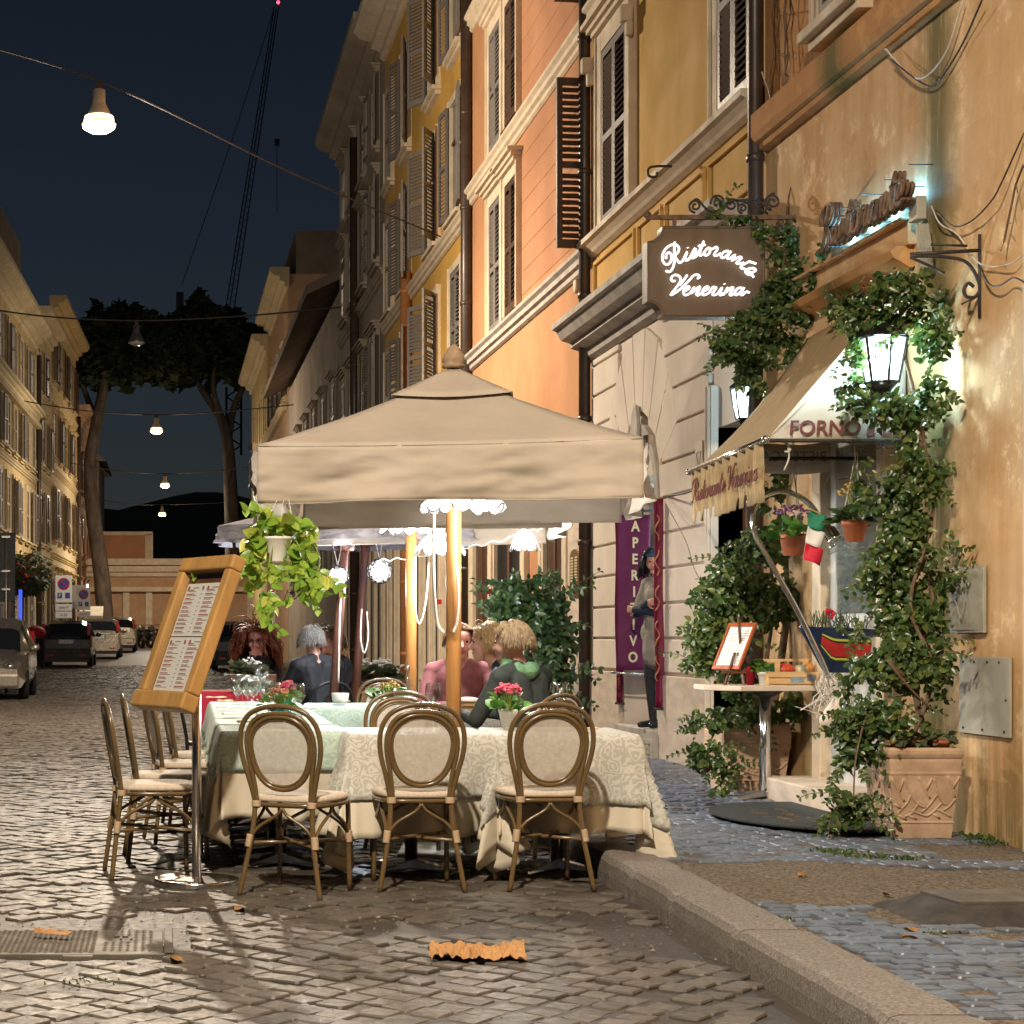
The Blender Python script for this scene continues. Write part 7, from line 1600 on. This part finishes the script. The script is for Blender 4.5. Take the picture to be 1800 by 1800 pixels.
# woman standing in the doorway with folded arms
t = thing('person', 'woman with dark bob, blue hat and grey cardigan leaning in the lit doorway', 'person', (0,0,0)); L = []
M_card = mk('grey_cardigan', (.25,.225,.19), .85, .2, 9, .25, 160)
pel = Vector((0,0,.86)); ch = Vector((0,.0,1.22)); nk = Vector((0,.015,1.40)); hc = Vector((0,.035,1.52))
cap(L, pel+Vector((-.05,0,.02)), pel+Vector((.05,0,.02)), .135, .135, 'top'); cap(L, pel+Vector((0,0,.05)), ch, .135, .125, 'top'); cap(L, pel+Vector((0,-.01,-.02)), pel+Vector((0,-.01,-.17)), .15, .155, 'top')
for s in (-1, 1):
    sh = ch+Vector((s*.165,0,.11)); el = sh+Vector((s*.06,.08,-.27)); wr = Vector((-s*.09,.19,1.12+.03*s)); cap(L, ch+Vector((s*.05,0,0)), ch+Vector((s*.07,0,.06)), .10, .09, 'top'); cap(L, nk+Vector((s*.03,0,-.03)), sh, .05, .062, 'top'); cap(L, sh, el, .058, .048, 'top'); cap(L, el, wr, .047, .036, 'slv'); hand(L, wr, (-s*.9,.1,.1), (0,1,0), s, .5)
    hp = pel+Vector((s*.085,0,-.04)); kn = Vector((s*.085,.03,.47)); an = Vector((s*.08,0,.09)); cap(L, hp, kn, .085, .056, 'legs'); cap(L, kn, an, .054, .036, 'legs'); cap(L, an+Vector((0,-.03,-.045)), an+Vector((0,.14,-.055)), .038, .030, 'shoe')
cap(L, nk+Vector((0,-.01,-.05)), hc+Vector((0,-.02,-.05)), .050, .045, 'skin')
R = Euler((0,0,radians(42))).to_matrix(); head(L, hc, R); body_mesh(L, 'body', {'skin': SKIN, 'top': M_card, 'slv': M_jnavy, 'legs': M_trous, 'shoe': M_black, 'lip': M_lip}, t)
eyes(t, hc, R); hair(t, hc, R, H_black, .20, .004, 1000, 9, 1.15); MB().grid(lambda u, v: (lambda a, b: hc+R @ Vector((.104*cos(a)*cos(b), -.022+.118*sin(a)*cos(b), .055+.088*sin(b))))(2*pi*u, lerp(0, pi/2, v)), 24, 8, closed_u=True).build('hat', mk('blue_knit_hat', (.025,.085,.17), .85, .2, 60, .4, 160), t, True, solid=.008)
place(t, (4.535, 16.75, .405), radians(112))
# ================================================================ CARS
M_tyre = mk('tyre', (.012,.012,.012), .8, .2, 30, .2, 90); M_cglass = mk('car_glass', (.012,.014,.017), .06, .05, 5, 0, spec=.7)
M_plate = mk('plate_white', (.62,.64,.68), .4, .05, 9, 0); M_platet = mk('plate_text', (.03,.03,.05), .5, .05, 9, 0); M_plateb = mk('plate_blue', (.03,.06,.3), .4, .05, 9, 0)
M_tail = mk('tail_lamp', (.42,.012,.02), .15, .1, 9, 0, spec=.6); M_bump = mk('bumper_plastic', (.025,.025,.026), .6, .1, 9, .1)
def car(label, loc, yaw, col, W=1.66, Lc=3.9, Hc=1.5, plate='', metal=.5, tall=False):
    t = thing('parked_car', label, 'car', (0,0,0), 0, 'cars parked along the street')
    paint = mk('car_paint', col, .28, .05, 3, 0, metal=metal, spec=.5, coat=.6); hw = W/2
    # stations along length (front = +y): y, belt z, roof z, belt half width, roof half width
    st = [(-Lc/2,.86,.86,.90,.82),(-Lc/2+.05,.98,1.02,.95,.80),(-Lc/2+.16,.99,1.36,.98,.74),(-Lc/2+.38,.98,1.46,1,.76),(-.45,.96,Hc,1,.78),(.25,.95,Hc-.02,1,.77),(.62,.94,1.40,1,.75),(1.02 if not tall else 1.15,.93,.98,.99,.80),(1.45,.88,.90,.96,.80),(Lc/2-.12,.74,.76,.88,.74),(Lc/2,.60,.62,.80,.68)]
    def ring(y, zb, zr, wb, wr): return [(-hw*.86,y,.24),(-hw*.97,y,.38),(-hw*wb,y,.62 if zb > .7 else zb*.8),(-hw*wb*.985,y,zb),(-hw*wr,y,max(zr-.05,zb)),(-hw*wr*.8,y,zr),(0,y,zr+.015),(hw*wr*.8,y,zr),(hw*wr,y,max(zr-.05,zb)),(hw*wb*.985,y,zb),(hw*wb,y,.62 if zb > .7 else zb*.8),(hw*.97,y,.38),(hw*.86,y,.24)]
    rs = [ring(*s) for s in st]; bd, gl = MB(), MB(); m = 13
    for i in range(len(rs)-1):
        for j in range(m-1):
            q = [rs[i][j], rs[i+1][j], rs[i+1][j+1], rs[i][j+1]]
            side_g = j in (3, 8) and 2 <= i <= 5
            screen = (j in (4,5,6,7) and i == 6) or (j in (4,5,6,7) and i == 1)
            (gl if side_g or screen else bd).add(q, [(0,1,2,3)])
    bd.add(rs[0], [tuple(range(m))]); bd.add(rs[-1], [tuple(range(m))[::-1]])
    bd.build('body', paint, t, True); gl.build('car_glass', M_cglass, t)
    pil = MB()
    for s in (-1, 1):
        for i in (2, 4, 6): a, b = rs[i][3 if s < 0 else 9], rs[i][4 if s < 0 else 8]; pil.tube([a, b], .035, 6)
    pil.build('pillar', paint, t, True)
    MB().bb((-hw*.90,-Lc/2-.05,.24),(hw*.90,-Lc/2+.12,.58)).build('rear_bumper', paint if metal > .4 else M_bump, t, bevel=.04); MB().bb((-hw*.84,Lc/2-.14,.24),(hw*.84,Lc/2+.04,.52)).build('front_bumper', paint, t, bevel=.05)
    MB().bb((-hw*.86,-Lc/2-.056,.16),(hw*.86,-Lc/2+.3,.27)).build('under_tray', M_bump, t)
    for s in (-1, 1):
        MB().bb((s*hw*.80,-Lc/2-.012,.98),(s*hw*.92,-Lc/2+.10,1.36)).build('tail_light', M_tail, t, bevel=.02); MB().bb((s*hw*.52,-Lc/2-.058,.34),(s*hw*.76,-Lc/2-.045,.39)).build('reflector', M_tail, t)
        MB().ell((s*hw*.62,Lc/2-.10,.66),(.17,.14,.10)).build('headlight', M_clear2, t, True); MB().ell((s*hw*.62,Lc/2-.12,.66),(.12,.1,.07)).build('headlight_bulb', M_steel, t, True)
        MB().ell((s*(hw+.09),.78,1.02),(.10,.06,.075)).build('mirror', paint, t, True)
        for y in (-Lc/2+.66, Lc/2-.72):
            Mw = MX((s*(hw-.10), y, .30), (0,1,0), (0,0,1)) if s > 0 else MX((s*(hw-.10), y, .30), (0,-1,0), (0,0,1))
            w_ = MB().lathe([(.20,-.09),(.28,-.09),(.30,-.06),(.30,.06),(.28,.09),(.20,.09)], n=26, M=Mw).build('tyre', M_tyre, t, True); MB().lathe([(.0,.05),(.06,.07),(.19,.06),(.20,.085),(.20,-.05)], n=20, M=Mw).build('rim', M_alu, w_, True)
    MB().bb((-.27,-Lc/2-.066,.74),(.27,-Lc/2-.005,.86)).build('plate', M_plate, t)
    for s in (-1, 1): MB().bb((s*.27,-Lc/2-.067,.74),(s*.23,-Lc/2-.003,.86)).build('plate_band', M_plateb, t)
    if plate: text(plate, .10, M_platet, t, MX((0,-Lc/2-.069,.80),(1,0,0),(0,0,1)), 'plate_number', .001)
    MB().bb((-.45,-Lc/2-.02,.90),(.45,-Lc/2+.02,.93)).build('handle_strip', M_steel if metal > .4 else M_bump, t)
    place(t, loc, radians(yaw)); return t
def carpos(px, py, Y): p = P(px, py, Y); return (p.x, Y, gz(Y)+.01)
car('black hatchback parked with its tail to the camera', carpos(122, 1170, 59.5), 0, (.008,.010,.014), 1.66, 3.9, 1.44, 'EC 876CM', .3)
car('silver beige hatchback parked ahead of the black car', carpos(176, 1155, 69.5), 0, (.38,.33,.26), 1.66, 3.9, 1.46, 'DB 714', .8)
car('farther silver car at the end of the parked row', carpos(208, 1145, 79.5), 0, (.36,.32,.25), 1.64, 3.8, 1.48, '', .8)
car('silver people carrier cut by the left edge facing the camera', (-3.62, 37.4, .01), 181, (.42,.38,.32), 1.78, 4.1, 1.62, '', .8, True)
car('dark blue car parked behind the menu board', carpos(418, 1157, 56), 0, (.008,.012,.022), 1.68, 3.9, 1.48, 'BK 860KX', .3)
# motorcycles at the end wall
def moto(label, px, Y, yaw):
    t = thing('motor_scooter', label, 'scooter', (0,0,0), 0, 'dark scooters parked by the wall')
    for y in (-.62, .62): MB().tube([(0, y+.26*cos(a), .28+.26*sin(a)) for a in [2*pi*k/20 for k in range(20)]], .055, 7, True).build('wheel', M_tyre, t, True)
    MB().ell((0,-.35,.62),(.17,.45,.2)).build('rear_body', M_black, t, True); MB().bb((-.14,-.75,.78),(.14,.05,.88)).build('saddle', M_tyre, t, bevel=.04); MB().add([(-.2,.38,.35),(.2,.38,.35),(.17,.52,1.0),(-.17,.52,1.0)], [(0,1,2,3)]).build('leg_shield', M_black, t, solid=.04)
    MB().bb((-.12,-.2,.28),(.12,.45,.34)).build('foot_board', M_bump, t); MB().tube([(0,.62,.3),(0,.46,1.05)], .035, 7).tube(smooth_path([(-.34,.36,1.08),(0,.46,1.06),(.34,.36,1.08)], 4), .02, 6).build('handlebar', M_iron, t, True); MB().ell((0,.54,1.0),(.1,.08,.08)).build('headlamp', M_clear2, t, True)
    p = carpos(px, 1140, Y); place(t, p, radians(yaw))
for k, (px, Y, yw, lab) in enumerate(((238,86,30,'dark scooter parked next to the far silver car'),(256,87,24,'dark scooter second in the row by the wall'),(276,88,35,'dark scooter third in the row by the wall'),(298,89,28,'dark scooter nearest the menu board in the row by the wall'))): moto(lab, px, Y, yw)
# bin with red bag
Yb = 56; p = P(62, 1170, Yb); t = thing('rubbish_bin', 'dark slatted rubbish bin with a red bag on top', 'bin', (p.x, Yb, gz(Yb)+.1))
MB().lathe([(.24,0),(.27,.95),(.28,.97),(.25,.97)], n=20).build('drum', M_bump, t, True)
for k in range(14): a = k*2*pi/14; MB().bb((-.03,-.012,0),(.03,.012,.95), Matrix.Rotation(a,4,'Z') @ Matrix.Translation((0,-.275,0))).build('slat', M_black, t)
mb = MB(); mb.grid(lambda u, v: (lambda a, b: ((.33+.04*noise.noise(Vector((a*2,b*3,1))))*cos(a)*cos(b), (.33+.04*noise.noise(Vector((a*2,b*3,5))))*sin(a)*cos(b), 1.02+.24*sin(b)+.03*noise.noise(Vector((a*3,b*2,9)))))(2*pi*u, -pi/2+pi*v), 26, 12, closed_u=True); mb.build('red_bag', M_redcloth, t, True)
# signs on posts
def nopark(label, px, py, Y, h_, panels):
    p = P(px, py, Y); t = thing('parking_sign', label, 'sign', (p.x, Y, gz(Y)), 0, 'no parking signs on posts'); z = p.z-gz(Y); s = 1.0
    MB().cyl((0,.03,0),(0,.03,z+.5),.035,n=10).build('post', M_alu, t, True)
    MB().bb((-.30,-.02,z-.48),(.30,.0,z+.50)).build('panel', M_plate, t, bevel=.01)
    Mf = MX((0,-.022,z+.20),(1,0,0),(0,0,1)); MB().lathe([(.22,0),(.22,.004)], n=28, M=Mf).build('red_ring', M_tail, t); MB().lathe([(.17,.004),(.17,.008)], n=28, M=Mf).build('blue_disc', M_plateb, t)
    MB().box((0,0,.010),(.04,.34,.004), Mf @ Matrix.Rotation(radians(45),4,'Z')).build('red_bar', M_tail, t)
    for x, c_ in ((-.14,'P'),(.14,'&')): q = MB().bb((x-.085,-.026,z-.32),(x+.085,-.021,z-.12)).build('blue_panel', M_plateb, t)
    text('P', .17, M_plate, t, MX((-.14,-.028,z-.22),(1,0,0),(0,0,1)), 'letter', .001)
    for k in range(panels):
        MB().bb((-.30,-.02,z-.78-.27*k),(.30,.0,z-.54-.27*k)).build('sub_panel', M_plate, t, bevel=.01); text('Solo P' if k == 0 else '0-24', .13, M_platet, t, MX((0,-.023,z-.66-.27*k),(1,0,0),(0,0,1)), 'sub_text', .001)
nopark('nearer no parking sign with blue panels on the left pavement', 112, 1036, 66, 3, 2)
nopark('farther no parking sign beside the lit shop sign', 147, 1053, 80, 3, 1)
p = P(150, 1050, 82); t = thing('shop_light_sign', 'small lit white shop sign on the left', 'sign', (p.x-.1, 82, p.z)); MB().bb((.16,-.1,-.5),(.24,.1,.6)).build('light_panel', E_shop, t); MB().bb((-.5,-.08,-.5),(.155,.08,.55)).build('sign_case', M_plate, t)
p = P(162, 1079, 84); t = thing('shop_awning', 'small pale shop awning beyond the signs', 'awning', (p.x, 84, p.z)); MB().add([(-.6,.6,.35),(.5,.6,.35),(.5,-.5,-.1),(-.6,-.5,-.1),(.5,-.5,-.4),(-.6,-.5,-.4)], [(0,1,2,3),(3,2,4,5),(1,4,2)]).build('canvas', M_awnside, t, solid=.02)
# back of a big road sign at the left edge
p = P(11, 1000, 40); t = thing('road_sign_back', 'dark back of a large road sign at the left edge', 'road sign', (p.x, 40, 0)); z = p.z
MB().bb((-.55,0,z-.72),(.20,.03,z+.80)).build('plate', M_bump, t, bevel=.01); MB().cyl((0,-.04,0),(0,-.04,z+.75),.03,n=10).build('post', M_alu, t, True)
for q in (.7,-.05,-.45): MB().bb((-.09,-.08,z+q-.02),(.09,-.005,z+q+.02)).build('clamp', M_steel, t)
# bush with red flowers
Yb = 62; p = P(40, 1010, Yb); t = thing('flowering_bush', 'dark bush with red flowers hanging over the left pavement', 'bush', (p.x, Yb, .4))
foliage(t, M_dull, [(40,1005,Yb,.95,.8,.75,1500),(15,1020,Yb,.7,.6,.6,800),(62,1020,Yb,.5,.5,.5,600)], .20, 61, 0, [([(38,1130,Yb),(40,1060,Yb),(40,1000,Yb)],.06,.03)], Vector((.2,-.9,.3)))
rr = random.Random(7); q = MB()
for k in range(26): a = P(40+rr.gauss(0,17), 1005+rr.gauss(0,14), Yb-.7+rr.uniform(-.1,.3)); q.ell(a, rr.uniform(.03,.055), 6, 4)
q.build('red_flowers', M_flagr, t, True, w=True)
# blue shop light glow strip behind the silver car
p = P(36, 1090, 60); t = thing('blue_light_panel', 'narrow blue lit shop panel behind the silver car', 'light panel', (p.x, 60, .4)); MB().bb((-.06,0,.2),(.05,.06,2.4)).build('panel', E_blue, t); MB().box((-.35,0,2.5),(.3,.1,.14)).build('sign_tube', E_blue, t)
